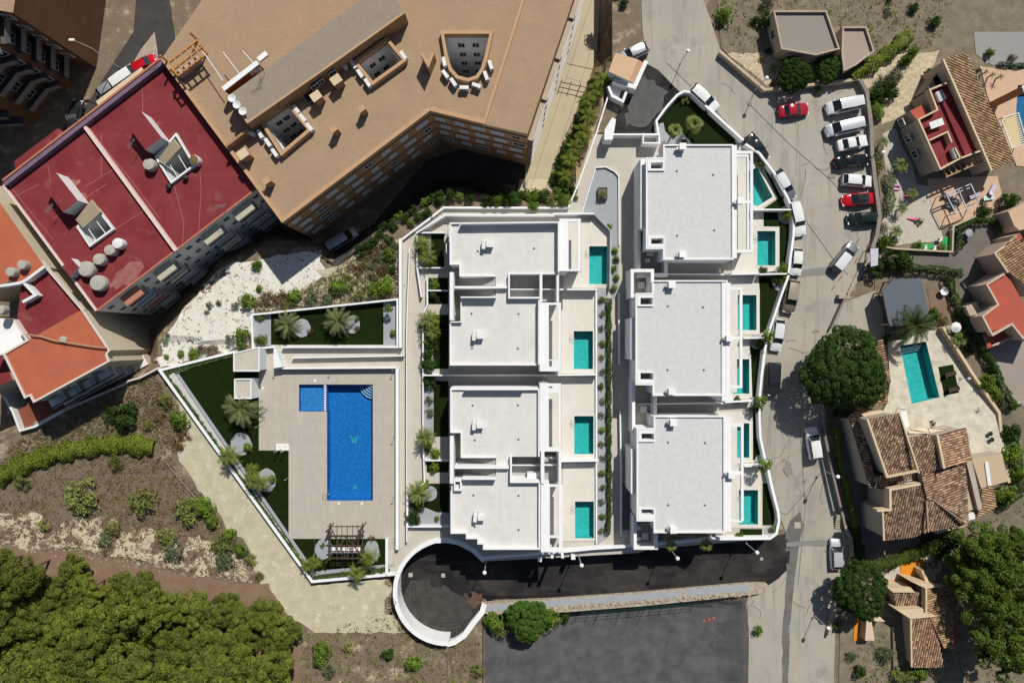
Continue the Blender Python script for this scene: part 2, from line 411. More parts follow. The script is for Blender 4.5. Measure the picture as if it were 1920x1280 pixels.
TERRAD = mat('old_brown_tile', (0.215, 0.135, 0.09), (0.37, 0.265, 0.18), 0.9, 1.5, 0.7, 0.15, island=0.65)
OCHRE = mat('ochre_tile', (0.46, 0.32, 0.175), (0.36, 0.23, 0.13), 0.85, 1.2, 0.7, 0.12, island=0.4)
TBASE = mat('tile_bedding', (0.13, 0.075, 0.05), (0.10, 0.06, 0.04), 0.95, 3, 0.6, 0.2)
GLASS = mat('dark_window_glass', (0.02, 0.03, 0.035), rough=0.08, fine=0, spec=0.6)
SHUT = mat('pale_shutter', (0.52, 0.53, 0.56), (0.42, 0.44, 0.48), 0.6, 3, 0.5, 0.05)
METAL = mat('galvanised_metal', (0.55, 0.56, 0.57), (0.45, 0.46, 0.47), 0.35, 4, 0.5, 0.05, metal=0.7)
DARKM = mat('dark_metal', (0.03, 0.03, 0.032), rough=0.5, fine=0, metal=0.5)
PLAST = mat('white_enamel', (0.72, 0.73, 0.72), (0.62, 0.63, 0.62), 0.5, 3, 0.5, 0.04)
WOOD = mat('dark_brown_timber', (0.11, 0.062, 0.042), (0.075, 0.045, 0.032), 0.8, 4, 0.5, 0.15)
CONC = mat('grey_concrete_tank', (0.44, 0.42, 0.37), (0.34, 0.32, 0.28), 0.9, 3, 0.6, 0.12)
BLUEBASIN = mat('blue_pool_mosaic', (0.0202, 0.202, 0.57), (0.0166, 0.175, 0.515), 0.4, 3, 0.6, 0.12)
BLUESHAL = mat('pale_blue_pool_mosaic', (0.055, 0.27, 0.62), (0.045, 0.24, 0.57), 0.4, 3, 0.6, 0.12)
TEALBASIN = mat('turquoise_pool_mosaic', (0.0738, 0.541, 0.531), (0.0615, 0.476, 0.469), 0.4, 3, 0.7, 0.15)
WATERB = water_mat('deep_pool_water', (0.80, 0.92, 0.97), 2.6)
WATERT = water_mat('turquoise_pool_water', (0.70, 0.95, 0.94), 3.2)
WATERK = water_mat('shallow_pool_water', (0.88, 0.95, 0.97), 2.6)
MOSA = mat('aqua_mosaic', (0.07, 0.55, 0.52), rough=0.5, fine=0.1)
# ------------------------------------------------------------------ the ground as one sheet
def make_terrain():
    us = [-60000, -9000, -2500, -900, -400, -200] + list(range(-100, 2021, 12)) + [2120, 2400, 3000, 5000, 12000, 60000]
    vs = [-60000, -9000, -2500, -900, -300] + list(range(-100, 1381, 12)) + [1500, 1800, 2600, 5000, 12000, 60000]
    verts = [tuple(P(u, v, G(u, v) - 0.06)) for v in vs for u in us]
    n = len(us); faces = []
    for j in range(len(vs)-1):
        for i in range(n-1):
            a = j*n+i; faces.append((a+n, a+n+1, a+1, a))
    me = bpy.data.meshes.new('ground'); me.from_pydata(verts, [], faces); me.materials.append(SCRUB); me.update()
    o = put('ground', me); o['kind'] = 'structure'
make_terrain()

# pool outlines (map coordinates, at water level)
VPOOLS = [
    [(1104.5, 461.5), (1139, 461.5), (1139, 533), (1104.5, 533)],
    [(1075.5, 620.5), (1112, 620.5), (1112, 692), (1075.5, 692)],
    [(1076.5, 779.5), (1113, 779.5), (1113, 851), (1076.5, 851)],
    [(1078, 939.5), (1113.6, 939.5), (1113.6, 1008.7), (1078, 1008.7)],
    [(1400, 322), (1420, 314), (1449, 369), (1421, 387), (1413, 385), (1400, 350)],
    [(1419.5, 433), (1454, 433), (1454, 498), (1419.5, 498)],
    [(1383, 553), (1418.5, 553), (1418.5, 619), (1383, 619)],
    [(1380.5, 673), (1405, 673), (1405, 738), (1373.5, 738), (1373.5, 728), (1380.5, 728)],
    [(1381.5, 793), (1405, 793), (1405, 858), (1381.5, 858)],
    [(1385, 918), (1421.3, 918), (1421.3, 983), (1385, 983)]]
BIGPOOL = [(560.5, 720.5), (699, 720.5), (699, 938), (613, 938), (613, 771), (560.5, 771)]

pm = MB(); pm.prism(W(COMPLEX, 0.0), -4.2, 0.0, holes=[W(p, 0.1) for p in VPOOLS + [BIGPOOL]], mt=0, ms=1)
o = pm.build('courtyard_paving', [PAVE, WHITEW]); o['kind'] = 'structure'

def line_sheet(name, pts, w, m, dz):
    L_, R_ = [], []
    for i, p in enumerate(pts):
        a = pts[max(0, i-1)]; c = pts[min(len(pts)-1, i+1)]; d = math.hypot(c[0]-a[0], c[1]-a[1]); nx, ny = -(c[1]-a[1])/d*w/2, (c[0]-a[0])/d*w/2
        L_.append((p[0]+nx, p[1]+ny)); R_.append((p[0]-nx, p[1]-ny))
    return sheet(name, L_ + R_[::-1], m, dz)
def flat(name, poly, m, z, holes=(), thick=0.0, ms=None):
    if thick:
        b = MB(); b.prism(W(poly, z), z-thick, z, holes=[W(h, 0.1) for h in holes], mt=0, ms=0); o = b.build(name, [m]); o['kind'] = 'structure'; return o
    return sheet(name, poly, m, 0, z=z, holes=holes)

# community pool terrace
DECKP = [(485.5, 702), (487, 694), (741, 694), (741, 1009.5), (541.4, 1009.5), (541.4, 844), (485.5, 844)]
flat('pool_deck', DECKP, DECK, 0.08, holes=[BIGPOOL], thick=0.075)
flat('lawn', [(322, 702), (440, 664), (440, 694), (485.3, 694), (485.3, 844.2), (541.2, 844.2), (541.2, 1009.7), (590, 1009.7), (590, 1076), (432, 880), (390, 800)], TURF, 0.03)
flat('lawn', [(590.2, 1009.7), (722, 1009.7), (722, 1066), (604, 1079), (590.2, 1076)], TURF, 0.03)
flat('lawn', [(508, 588), (719, 566), (719, 646), (508, 646)], TURF, 0.03)
flat('gravel_bed', [(476, 592), (508, 588.5), (508, 648), (478, 652)], GRAVEL, 0.035)
flat('gravel_bed', [(719.5, 566), (743, 563), (743, 646), (719.5, 646)], GRAVEL, 0.035)
for i, (cx, cy, rx, ry) in enumerate(((566, 615, 16, 17), (661, 608, 14, 17), (452, 832, 20, 21), (499, 900, 19, 22), (607, 1029, 17, 19), (697, 1033, 14, 22))):
    flat('gravel_bed', blob(cx, cy, rx, ry, 22, 0.05, i), GRAVEL, 0.05)
COPEG = mat('white_marble_chips', (0.62, 0.61, 0.58), (0.42, 0.42, 0.38), 0.9, 5, 0.6, 0.2)
# planting strips just inside the outer wall
flat('gravel_bed', [(329, 702), (335, 700), (590, 1070), (740, 1056), (740, 1061), (588, 1078)], GRAVEL, 0.045)
flat('planting_soil', [(304, 697), (326, 698), (586, 1080), (738, 1064), (738, 1074), (583, 1087)], COPEG, 0.04)
# west walkway
flat('gravel_bed', [(1117, 314), (1136, 313), (1152, 321), (1160, 330), (1160, 459), (1147, 459), (1146, 430), (1116, 400), (1091, 400)], GRAVEL, 0.03)
flat('gravel_bed', [(1146.8, 459.2), (1160, 459.2), (1160, 560), (1146.8, 560)], GRAVEL, 0.032)
flat('gravel_bed', [(1120, 543), (1138, 543), (1141, 1006), (1120, 1022)], GRAVEL, 0.03)
flat('gravel_bed', [(785, 437), (808, 437), (808, 503), (785, 503)], GRAVEL, 0.035)
flat('lawn', [(808, 437), (833, 437), (833, 503), (808, 503)], TURF, 0.03)
flat('lawn', [(802, 521), (840, 521), (840, 543), (802, 543)], TURF, 0.03)
flat('lawn', [(802, 547), (840, 547), (840, 570), (802, 570)], TURF, 0.03)
flat('gravel_bed', [(794, 590), (813, 590), (813, 820), (794, 820)], GRAVEL, 0.035)
flat('lawn', [(813, 590), (841, 590), (841, 691), (813, 691)], TURF, 0.03)
flat('lawn', [(813, 714), (841, 714), (841, 818), (813, 818)], TURF, 0.03)
flat('lawn', [(800, 866), (841, 866), (841, 885), (800, 885)], TURF, 0.03)
flat('lawn', [(795, 906), (842, 906), (842, 960), (820, 960), (795, 950)], TURF, 0.03)
flat('gravel_bed', [(766, 958), (795, 952), (820, 960), (842, 960), (842, 985), (766, 985)], GRAVEL, 0.035)
flat('gravel_bed', blob(806, 925, 14, 14, 20, 0.05, 4), GRAVEL, 0.05)
# villa terraces with their pools cut out
DECKS = [([(1089.5, 413), (1113, 413), (1142, 434), (1142, 540), (1056, 540), (1056, 512), (1089.5, 512)], [0]),
         ([(1052.5, 546), (1116, 546), (1116, 700), (1030, 700), (1030, 696.5), (1052.5, 696.5)], [1]),
         ([(1052.5, 707), (1116, 707), (1116, 861), (1052.5, 861)], [2]),
         ([(1055, 868), (1117, 868), (1117, 1014), (1055, 1014)], [3]),
         ([(1382, 288), (1413, 300), (1458.5, 372), (1423, 392), (1382, 392)], [4]),
         ([(1382, 392.5), (1431.5, 392.5), (1431.5, 425), (1461, 425), (1461, 507), (1420, 512.5), (1372, 512.5), (1372, 485), (1382, 485)], [5]),
         ([(1362, 519.5), (1422, 519.5), (1424.5, 545), (1424.5, 626.5), (1370, 626.5), (1370, 540)], [6]),
         ([(1370, 627), (1404, 635), (1408, 664), (1410.5, 745), (1360, 752), (1354, 745), (1370, 740)], [7]),
         ([(1326, 772), (1402, 772), (1411.5, 789), (1411.5, 865), (1372, 872), (1372, 790), (1326, 785)], [8]),
         ([(1372, 877), (1427, 877), (1429, 989), (1366, 990), (1372, 980)], [9])]
for poly, pi in DECKS:
    flat('pool_terrace', poly, TERR, 0.10, holes=[VPOOLS[i] for i in pi], thick=0.09)
# lawns east of the villas
flat('lawn', [(1233, 230), (1276, 178), (1295, 178), (1390, 268), (1390, 272), (1247, 272)], TURF, 0.03)
flat('gravel_bed', [(1236, 232), (1244, 230), (1247, 246), (1262, 262), (1277, 246), (1300, 272), (1248, 272.5), (1236, 262)], GRAVEL, 0.05)
flat('lawn', [(1427, 305), (1478, 378), (1482, 391), (1432, 391), (1459, 373)], TURF, 0.03)
flat('lawn', [(1432, 394), (1484, 394), (1486, 430), (1480, 484), (1474, 512), (1422, 511), (1422, 508), (1462, 508), (1462, 425), (1432, 424)], TURF, 0.03)
flat('lawn', [(1423, 518), (1478, 518), (1464, 553), (1442, 617), (1425, 625)], TURF, 0.03)
flat('lawn', [(1406, 632), (1431, 634), (1424, 741), (1412, 750), (1407, 745)], TURF, 0.03)
flat('lawn', [(1412, 765), (1422, 765), (1424, 822), (1432, 857), (1412, 862)], TURF, 0.03)
flat('lawn', [(1430, 906), (1444, 906), (1455, 958), (1456, 984), (1430, 984)], TURF, 0.03)
flat('lawn', [(1388, 991), (1429, 991), (1429, 1003), (1386, 1004)], TURF, 0.03)
flat('planting_soil', [(1222, 997), (1356, 997), (1353, 1011), (1222, 1022)], SCRUB, 0.03)
for i, (cx, cy, rx, ry) in enumerate(((1474, 403, 15, 17), (1464, 525, 17, 21), (1448, 628, 9, 8), (1418, 640, 12, 14), (1417, 753, 10, 10), (1425, 862, 9, 10), (1445, 995, 12, 10), (1387, 266, 9, 8))):
    flat('gravel_bed', [(min(a, 1486), b) for a, b in blob(cx, cy, rx, ry, 20, 0.04, i+30)], GRAVEL, 0.05)

# streets, lanes and open ground (each follows the terrain)
ROADP = [(1185, 165), (1212, 112), (1205, 60), (1200, -60), (1300, -60), (1352, 98), (1425, 166), (1440, 172), (1540, 160), (1610, 150), (1630, 185), (1638, 240), (1640, 300), (1642, 350), (1652, 410),
         (1640, 470), (1632, 492), (1600, 540), (1585, 566), (1640, 545), (1652, 570), (1662, 640), (1600, 650), (1545, 660), (1545, 790), (1556, 870), (1570, 935), (1588, 985), (1592, 1040), (1578, 1078),
         (1566, 1180), (1560, 1400), (1402, 1400), (1404, 1180), (1398, 1128), (1440, 1097), (1462, 1083), (1472, 1050), (1474, 1000), (1460, 960), (1440, 876), (1426, 821), (1426, 741),
         (1443, 616), (1479, 523), (1489, 416), (1482, 380), (1395, 264), (1296, 172), (1275, 173), (1232, 225), (1190, 230)]
sheet('street', ROADP, ROAD, 0.02)
sheet('entrance_lane', [(1210, 118), (1235, 132), (1262, 160), (1275, 173), (1232, 225), (1231, 250), (1148, 250), (1146, 232), (1178, 185)], ASPH, 0.05)
RA = [(908 if i == 0 else 838 + 96*math.cos(R(a)), 1108 + 96*math.sin(R(a))) for i, a in enumerate(range(40, -60, 10)) if False]
ring = []
for a in range(-52, -330, -8):
    t = R(a); r = 97 if a > -230 else 97 - (abs(a) - 230) * 0.21
    ring.append((838 + r*math.cos(t), 1108 + r*math.sin(t)))
asph_poly = [(1000, 1046), (1195, 1035), (1221, 1027), (1442, 1009), (1458, 1003), (1474, 1000), (1482, 1030), (1478, 1066), (1460, 1083), (1436, 1100), (1403, 1092), (1200, 1109), (908, 1131)] + list(reversed(ring))
sheet('lower_asphalt_road', asph_poly, ASPH, 0.05)
sheet('asphalt_patch', wobble([(1474, 1000), (1482, 975), (1500, 960), (1508, 985), (1494, 1040), (1480, 1180), (1475, 1400), (1464, 1400), (1468, 1180), (1474, 1075)], 2, 20, 3), mat('tyre_darkened_concrete', (0.12, 0.115, 0.108), (0.17, 0.163, 0.152), 0.9, 0.8, 0.7, 0.15), 0.05)
for pts, w in (([(1250, 118), (1340, 205), (1450, 330), (1530, 440), (1566, 490), (1590, 515)], 1.1), ([(1400, 190), (1480, 270), (1560, 340), (1630, 420)], 1.0), ([(1500, 800), (1510, 950), (1496, 1100)], 0.9),
               ([(1420, 940), (1475, 965), (1545, 880)], 1.4), ([(1530, 100), (1500, 150), (1492, 330)], 0.5)):
    line_sheet('road_joint', pts, w*0.8, mat('bitumen_joint', (0.16, 0.155, 0.145), rough=0.9, fine=0.1), 0.06)
sheet('road_patch', wobble([(1486, 508), (1560, 500), (1560, 512), (1486, 522)], 1.5, 18, 8), mat('road_repair', (0.20, 0.195, 0.185), (0.25, 0.24, 0.225), 0.9, 1, 0.6, 0.1), 0.06)
sheet('road_patch', wobble([(1475, 1015), (1560, 1012), (1560, 1022), (1475, 1024)], 1.5, 18, 8), MATS['road_repair'], 0.07)
sheet('parking_lot', [(905, 1131), (1200, 1112), (1398, 1094), (1402, 1140), (1404, 1400), (905, 1400)], ASPHO, 0.03)
for x in (958, 1000, 1042, 1083, 1124, 1165, 1206):
    sheet('parking_line', [(x, 1143), (x+1.6, 1143), (x-12, 1172), (x-13.6, 1172)], mat('worn_line_paint', (0.045, 0.045, 0.05), rough=0.9), 0.055)
# sandy strip round the community pool
sheet('sandy_strip', wobble([(300, 694), (392, 812), (585, 1096), (740, 1082), (736, 1110), (752, 1150), (770, 1185), (590, 1185), (535, 1150), (510, 1125), (488, 1090), (440, 1020), (415, 965), (380, 930), (330, 850), (345, 800), (330, 740)], 2.5, 14, 5), SAND, 0.03)
sheet('chalk_ground', wobble([(420, 497), (520, 478), (600, 470), (610, 520), (560, 545), (478, 560), (468, 650), (440, 655), (300, 690), (288, 676), (300, 640), (345, 580)], 5, 16, 6), CHALK, 0.03)
sheet('sandy_bank', wobble([(590, 505), (640, 500), (720, 440), (752, 452), (748, 552), (478, 582), (474, 560), (560, 545), (610, 520)], 4, 14, 9), SAND, 0.04)
# field at the lower left
sheet('brown_field', wobble([(-60, 905), (130, 840), (215, 815), (290, 815), (300, 860), (378, 925), (410, 985), (460, 1010), (480, 1050), (430, 1060), (250, 1010), (-60, 980)], 5, 16, 12), BROWNS, 0.03)
sheet('bare_soil', wobble([(-60, 975), (60, 955), (110, 980), (190, 965), (240, 985), (330, 1000), (400, 1010), (470, 1045), (490, 1095), (430, 1085), (330, 1070), (240, 1045), (130, 1030), (40, 1028), (-60, 1000)], 7, 12, 13), CREAMS, 0.04)
sheet('red_soil_track', wobble([(-60, 1012), (40, 1030), (140, 1035), (250, 1052), (330, 1078), (430, 1092), (500, 1095), (540, 1155), (565, 1185), (560, 1400), (-60, 1400)], 5, 14, 14), REDS, 0.05)
# lane east of the tan block and hedge strips
sheet('concrete_lane', [(1062, -60), (1130, -60), (1118, 110), (1100, 160), (1063, 250), (1040, 362), (970, 362), (980, 305), (1030, 150)], mat('pale_lane_concrete', (0.42, 0.37, 0.27), (0.50, 0.43, 0.29), 0.9, 0.4, 0.6, 0.08, lines=(40, 2.2, 0.1, -72), linecol=(0.8, 0.76, 0.7)), 0.02)
sheet('planting_soil', wobble([(1118, 110), (1146, 140), (1110, 260), (1066, 386), (1010, 386), (1042, 340), (1066, 250), (1104, 160)], 1.5, 20, 3), mat('ochre_bare_soil', (0.46, 0.35, 0.20), (0.36, 0.27, 0.16), 0.95, 1, 0.6, 0.2), 0.04)
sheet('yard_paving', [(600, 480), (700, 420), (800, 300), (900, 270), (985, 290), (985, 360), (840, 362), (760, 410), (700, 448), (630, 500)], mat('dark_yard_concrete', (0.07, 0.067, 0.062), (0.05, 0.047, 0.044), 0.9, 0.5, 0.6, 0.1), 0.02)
sheet('back_street', [(-60, 420), (60, 300), (160, 200), (250, 60), (260, -60), (310, -60), (330, 80), (270, 200), (150, 330), (0, 450), (-60, 480)], mat('back_street_asphalt', (0.045, 0.043, 0.042), (0.07, 0.066, 0.062), 0.9, 0.5, 0.6, 0.1), 0.03)
sheet('back_pavement', [(226, 160), (262, 96), (290, 60), (300, 130), (250, 170), (215, 195)], mat('beige_pavement', (0.42, 0.37, 0.29), (0.34, 0.24, 0.20), 0.9, 0.8, 0.6, 0.08), 0.06)
# gardens on the right
def inset2(poly, d):
    cx = sum(p[0] for p in poly)/len(poly); cy = sum(p[1] for p in poly)/len(poly)
    return [(x + (cx-x)*d/60, y + (cy-y)*d/60) for x, y in poly]
sheet('garden_ground', [(1352, 90), (1430, 165), (1440, 170), (1600, 148), (1612, 150), (1630, 185), (1642, 300), (1655, 410), (1642, 470), (1640, 545), (1660, 600), (1664, 650), (1600, 650), (1600, 720), (1560, 790), (1570, 900), (1600, 990),
                        (1602, 1040), (1590, 1080), (1575, 1180), (1570, 1400), (2100, 1400), (2100, -60), (1340, -60)], mat('garden_soil', (0.15, 0.125, 0.09), (0.25, 0.21, 0.15), 0.95, 0.7, 0.6, 0.25, 0.8, 8), 0.015, holes=[[tuple(p) for p in inset2(PATIOP, 3)], inset2(NPAT, 3)])
def gs(name, poly, m, dz=0.06, wob=0, seed=1):
    return sheet(name, wobble(poly, wob, 12, seed) if wob else poly, m, dz)
LGRAV = mat('light_garden_gravel', (0.50, 0.46, 0.39), (0.43, 0.39, 0.33), 0.95, 4, 0.7, 0.2)
YSTONE = mat('crazy_paving_sandstone', (0.56, 0.47, 0.32), (0.40, 0.33, 0.23), 0.9, 2.0, 0.8, 0.15, 0.5, 6)
DRIVE = mat('dark_grey_driveway', (0.13, 0.115, 0.105), (0.17, 0.155, 0.14), 0.9, 0.4, 0.6, 0.1)
gs('garden_path', [(1362, 100), (1450, 100), (1470, 125), (1455, 150), (1438, 160)], YSTONE, 0.06, 2, 2)
gs('garden_path', [(1504, 122), (1530, 120), (1540, 145), (1515, 152)], YSTONE, 0.06, 2, 3)
gs('garden_path', [(1600, 158), (1640, 128), (1690, 96), (1705, 96), (1694, 108), (1665, 140), (1625, 168), (1610, 172)], YSTONE, 0.06, 1.5, 4)
gs('garden_path', [(1690, 125), (1725, 100), (1760, 96), (1752, 120), (1735, 155), (1715, 200), (1690, 220), (1652, 232), (1650, 200), (1680, 170)], YSTONE, 0.065, 2, 5)
gs('gravel_garden', [(1655, 250), (1680, 240), (1690, 270), (1712, 310), (1718, 345), (1745, 350), (1770, 450), (1700, 458), (1652, 462), (1650, 420), (1664, 400), (1660, 330)], LGRAV, 0.06, 1, 6)
gs('house_terrace', [(1738, 335), (1870, 330), (1884, 384), (1800, 415), (1763, 424), (1748, 392)], PEACH, 0.09)
gs('driveway', [(1795, 428), (1860, 420), (1866, 440), (1848, 470), (1820, 500), (1826, 560), (1800, 575), (1795, 520), (1710, 505), (1710, 482), (1790, 470)], DRIVE, 0.07)
gs('driveway', [(1590, 800), (1650, 790), (1660, 1008), (1720, 1008), (1745, 1000), (1745, 1015), (1610, 1045), (1602, 1000), (1588, 960), (1566, 860)], DRIVE, 0.07)
gs('driveway', [(1830, 630), (1925, 640), (1925, 760), (1888, 760), (1860, 690)], mat('mauve_driveway', (0.34, 0.29, 0.255), (0.30, 0.26, 0.23), 0.9, 0.4, 0.5, 0.06), 0.07)
gs('upper_road', [(1826, 60), (1830, 102), (1860, 122), (1930, 128), (1930, 60)], mat('grey_lane', (0.30, 0.29, 0.27), (0.26, 0.25, 0.24), 0.9, 0.4, 0.5, 0.06), 0.07)
gs('road_marking', [(1849.5, 102), (1851.5, 102), (1851.5, 118), (1849.5, 118)], mat('white_line_paint', (0.75, 0.75, 0.73), rough=0.8), 0.09)
gs('red_garden_soil', [(1738, 540), (1776, 550), (1790, 600), (1768, 612), (1745, 580)], REDS, 0.07, 2, 3)
PPOOL = [(1687, 648), (1736, 640), (1761.6, 745), (1709, 757)]
b = MB(); b.prism([P(x, y, 0).xy for x, y in PATIOP], lambda p: -4.5, lambda p: 0.15, holes=[[P(x, y, 0.1).xy for x, y in PPOOL]], mt=0, ms=0)
o = b.build('patio', PATIO); o['kind'] = 'structure'
NPOOL = [(1908, 160), (1960, 156), (1990, 262), (1915, 272), (1904, 220)]
b = MB(); b.prism(W(NPAT, 0), -4.5, 0.14, holes=[W(NPOOL, 0.1)], mt=0, ms=0)
o = b.build('peach_patio', PEACH); o['kind'] = 'structure'
gs('orange_terrace', [(1689, 1056), (1733, 1048), (1730, 1080), (1703, 1104), (1640, 1108), (1655, 1088), (1687, 1086)], mat('bright_orange_floor', (0.62, 0.235, 0.022), (0.56, 0.21, 0.022), 0.7, 0.5, 0.5, 0.05), 0.10)
gs('orange_terrace', [(1604, 1150), (1625, 1146), (1620, 1200), (1600, 1200)], MATS['bright_orange_floor'], 0.10)
gs('gravel_garden', [(1655, 1080), (1687, 1058), (1688, 1086), (1660, 1088)], LGRAV, 0.08)
gs('bare_soil', [(1735, 1040), (1752, 1028), (1768, 1060), (1760, 1100), (1736, 1100)], CREAMS, 0.07, 2, 4)

# cracks and worn trails
CRK = mat('crack_dark', (0.13, 0.125, 0.115), rough=0.95, fine=0.1)
rc_ = random.Random(21)
for i in range(26):
    x, y = rc_.choice(((1340, 190), (1450, 250), (1530, 300), (1540, 400), (1530, 470), (1520, 560), (1500, 640), (1480, 760), (1490, 860), (1520, 930), (1530, 1080), (1430, 1130), (1330, 150), (1560, 230), (1520, 1140)))
    x += rc_.uniform(-30, 30); y += rc_.uniform(-25, 25); a = rc_.uniform(0, 6.28); pts = [(x, y)]
    for k in range(rc_.randint(3, 7)):
        a += rc_.uniform(-0.6, 0.6); x += 7*math.cos(a); y += 7*math.sin(a); pts.append((x, y))
    if all(inside(p, ROADP) for p in pts): line_sheet('road_crack', pts, 0.55, CRK, 0.064 + 0.0006*i)
for i, (x, y, rx, ry) in enumerate(((1500, 215, 6, 3), (1620, 205, 5, 3), (1560, 330, 8, 4), (1480, 480, 5, 4), (1530, 620, 6, 3), (1500, 700, 5, 3), (1478, 880, 8, 14), (1510, 900, 4, 3), (1405, 195, 5, 3), (1570, 140, 5, 3))):
    sheet('oil_stain', blob(x, y, rx, ry, 14, 0.3, i+70), mat('oil_stain', (0.22, 0.205, 0.18), (0.30, 0.28, 0.24), 0.7, 3, 0.6, 0.15), 0.082 + 0.001*i)

for i, (r0, a0, a1, w) in enumerate(((66, 150, 330, 2.0), (60, 120, 300, 1.6), (84, 190, 290, 1.6))):
    line_sheet('tyre_trail', [(838 + r0*math.cos(R(a)), 1108 + r0*math.sin(R(a))*(-1)) for a in range(a0, a1, 12)], w, mat('dusty_asphalt', (0.03, 0.028, 0.026), (0.05, 0.046, 0.042), 0.9, 1.2, 0.7, 0.25), 0.075)
sheet('dusty_patch', wobble([(752, 1120), (775, 1085), (810, 1092), (850, 1108), (885, 1120), (888, 1150), (850, 1188), (800, 1186), (765, 1155)], 6, 7, 61), mat('dusty_brown_asphalt', (0.042, 0.037, 0.033), (0.082, 0.072, 0.064), 0.9, 0.7, 0.6, 0.3), 0.073)
sheet('dusty_patch', wobble([(880, 1110), (905, 1112), (906, 1128), (890, 1140), (878, 1128)], 3, 8, 62), mat('rust_soil_spill', (0.16, 0.09, 0.055), (0.08, 0.06, 0.05), 0.95, 1.5, 0.6, 0.3), 0.078)
sheet('dusty_patch', wobble([(1180, 180), (1206, 140), (1250, 170), (1240, 210), (1200, 240), (1170, 235)], 5, 9, 63), mat('scuffed_grey_asphalt', (0.085, 0.084, 0.082), (0.12, 0.118, 0.115), 0.9, 0.8, 0.6, 0.3), 0.073)
# ------------------------------------------------------------------ walls, villas and pools of the white complex
def wallthing(name, label, pts, w_px, z0, z1, m=None, closed=False, cat='wall', group=None, align=0, bev=0):
    b = MB(); zt = z1
    b.strip([P(x, y, z1 if not callable(z1) else z1((x, y))).xy for x, y in pts], w_px / 13.33, z0, z1 if not callable(z1) else (lambda p: z1((0, 0))), closed, 0, align)
    o = b.build(name, m or WHITEW, bevel=bev); tag(o, label, cat, group); return o

wallthing('garden_wall', 'long white wall along the chalky slope and down the west tip of the pool garden', [(440, 659), (299, 694), (585, 1090), (741, 1076)], 4.6, -1.0, 0.45)
wallthing('garden_wall', 'white wall round the small palm lawn north of the community pool', [(516, 650), (474, 654), (472, 590), (745, 561), (745, 650.5), (528, 650.5)], 3.2, -1.0, 1.0)
wallthing('ramp_wall', 'thin white wall running down the middle of the access ramp', [(547, 671), (757, 667)], 1.8, 0, 0.9)
wallthing('ramp_wall', 'white wall between the access ramp and the north edge of the pool deck', [(515, 652), (515, 690.5), (743, 689)], 3.0, 0, 1.1)
wallthing('retaining_wall', 'thick white wall along the east side of the pool deck', [(744.5, 691), (744.5, 1030)], 5.5, 0, 1.05)
wallthing('retaining_wall', 'long white wall between the community garden and the west walkway', [(750.5, 447), (750.5, 652)], 5, -1, 1.2)
wallthing('walkway_wall', 'thin white wall down the middle of the west walkway beside the villa gardens', [(768, 465), (762.5, 610), (762.5, 1016)], 2.0, 0, 1.0)
wallthing('perimeter_wall', 'white perimeter wall below the tan apartment block with a bent west end', [(752, 450), (832, 389), (1064, 389.5)], 3.2, -5, 0.6)
wallthing('walkway_wall', 'inner white wall bending along the north side of the northwest villa', [(780, 437), (835, 403), (1038, 403), (1038, 400.5), (1114, 400.5)], 2.6, 0, 1.3)
wallthing('perimeter_wall', 'white wall climbing from the hedge to the entrance gate', [(1066, 389), (1085, 343), (1118, 250), (1150, 150)], 2.6, -5, 0.8)
wallthing('entrance_wall', 'white wall across the driveway mouth beside the dark asphalt lane', [(1143, 252), (1236, 252)], 3.0, 0, 1.6)
wallthing('entrance_wall', 'short white wall with a corner beside the entrance steps', [(1206, 250), (1206, 268), (1236, 268), (1236, 252)], 2.4, 0, 1.8)
b = MB(); b.prism(W([(1134, 243), (1148, 220), (1155, 224), (1149, 262), (1133, 262)], 2.4), -0.5, 2.4); tag(b.build('gate_pillar', WHITE), 'white block pillar where the driveway meets the asphalt lane', 'pillar')
wallthing('planter_wall', 'low curved white edge around the triangular gravel bed', [(1091, 400), (1117, 314), (1136, 313), (1152, 321), (1160, 330), (1161, 460)], 1.6, 0, 0.35)
wallthing('terrace_wall', 'grey glass balustrade round the chamfered terrace of the northwest villa', [(1085, 401.5), (1115, 401.5), (1145, 432), (1144, 542)], 1.8, 0, 1.1, mat('grey_balustrade', (0.40, 0.42, 0.44), rough=0.3, fine=0))
wallthing('terrace_wall', 'white wall between the first and second villa terraces of the west row', [(1049, 542.5), (1120, 542.5)], 2.6, 0, 1.6)
wallthing('terrace_wall', 'long thin white wall in the shaded gap between the two west blocks', [(794, 703.5), (840, 703.5), (1010, 703.5), (1120, 702.5)], 2.2, 0, 1.7)
wallthing('terrace_wall', 'white wall between the two southern terraces of the west row', [(1022, 865), (1122, 863.5)], 2.6, 0, 1.6)
wallthing('terrace_wall', 'white retaining wall beside the long bed of shrubs east of the west villas', [(1118, 546), (1118.5, 1018)], 2.6, 0, 0.5)
wallthing('driveway_wall', 'low white wall along the hedge side of the central driveway', [(1161, 548), (1161, 684)], 2.6, 0, 0.8)
wallthing('driveway_wall', 'white wall with a block along the steps at the south end of the driveway', [(1163, 770), (1165, 900), (1165, 1005)], 2.4, 0, 0.8)
wallthing('villa_garden_wall', 'white planter wall west of the northwest villa garden', [(834, 436), (782, 436), (782, 502), (790, 557)], 2.6, 0, 0.9)
wallthing('villa_garden_wall', 'long white wall in front of the west villa gardens', [(801, 519), (801, 572), (793, 590), (793, 822)], 2.4, 0, 0.9)
wallthing('villa_garden_wall', 'white wall stepping round the southwest villa garden', [(793, 822), (796, 905), (764, 928), (764, 987), (846, 987)], 2.6, 0, 0.9)
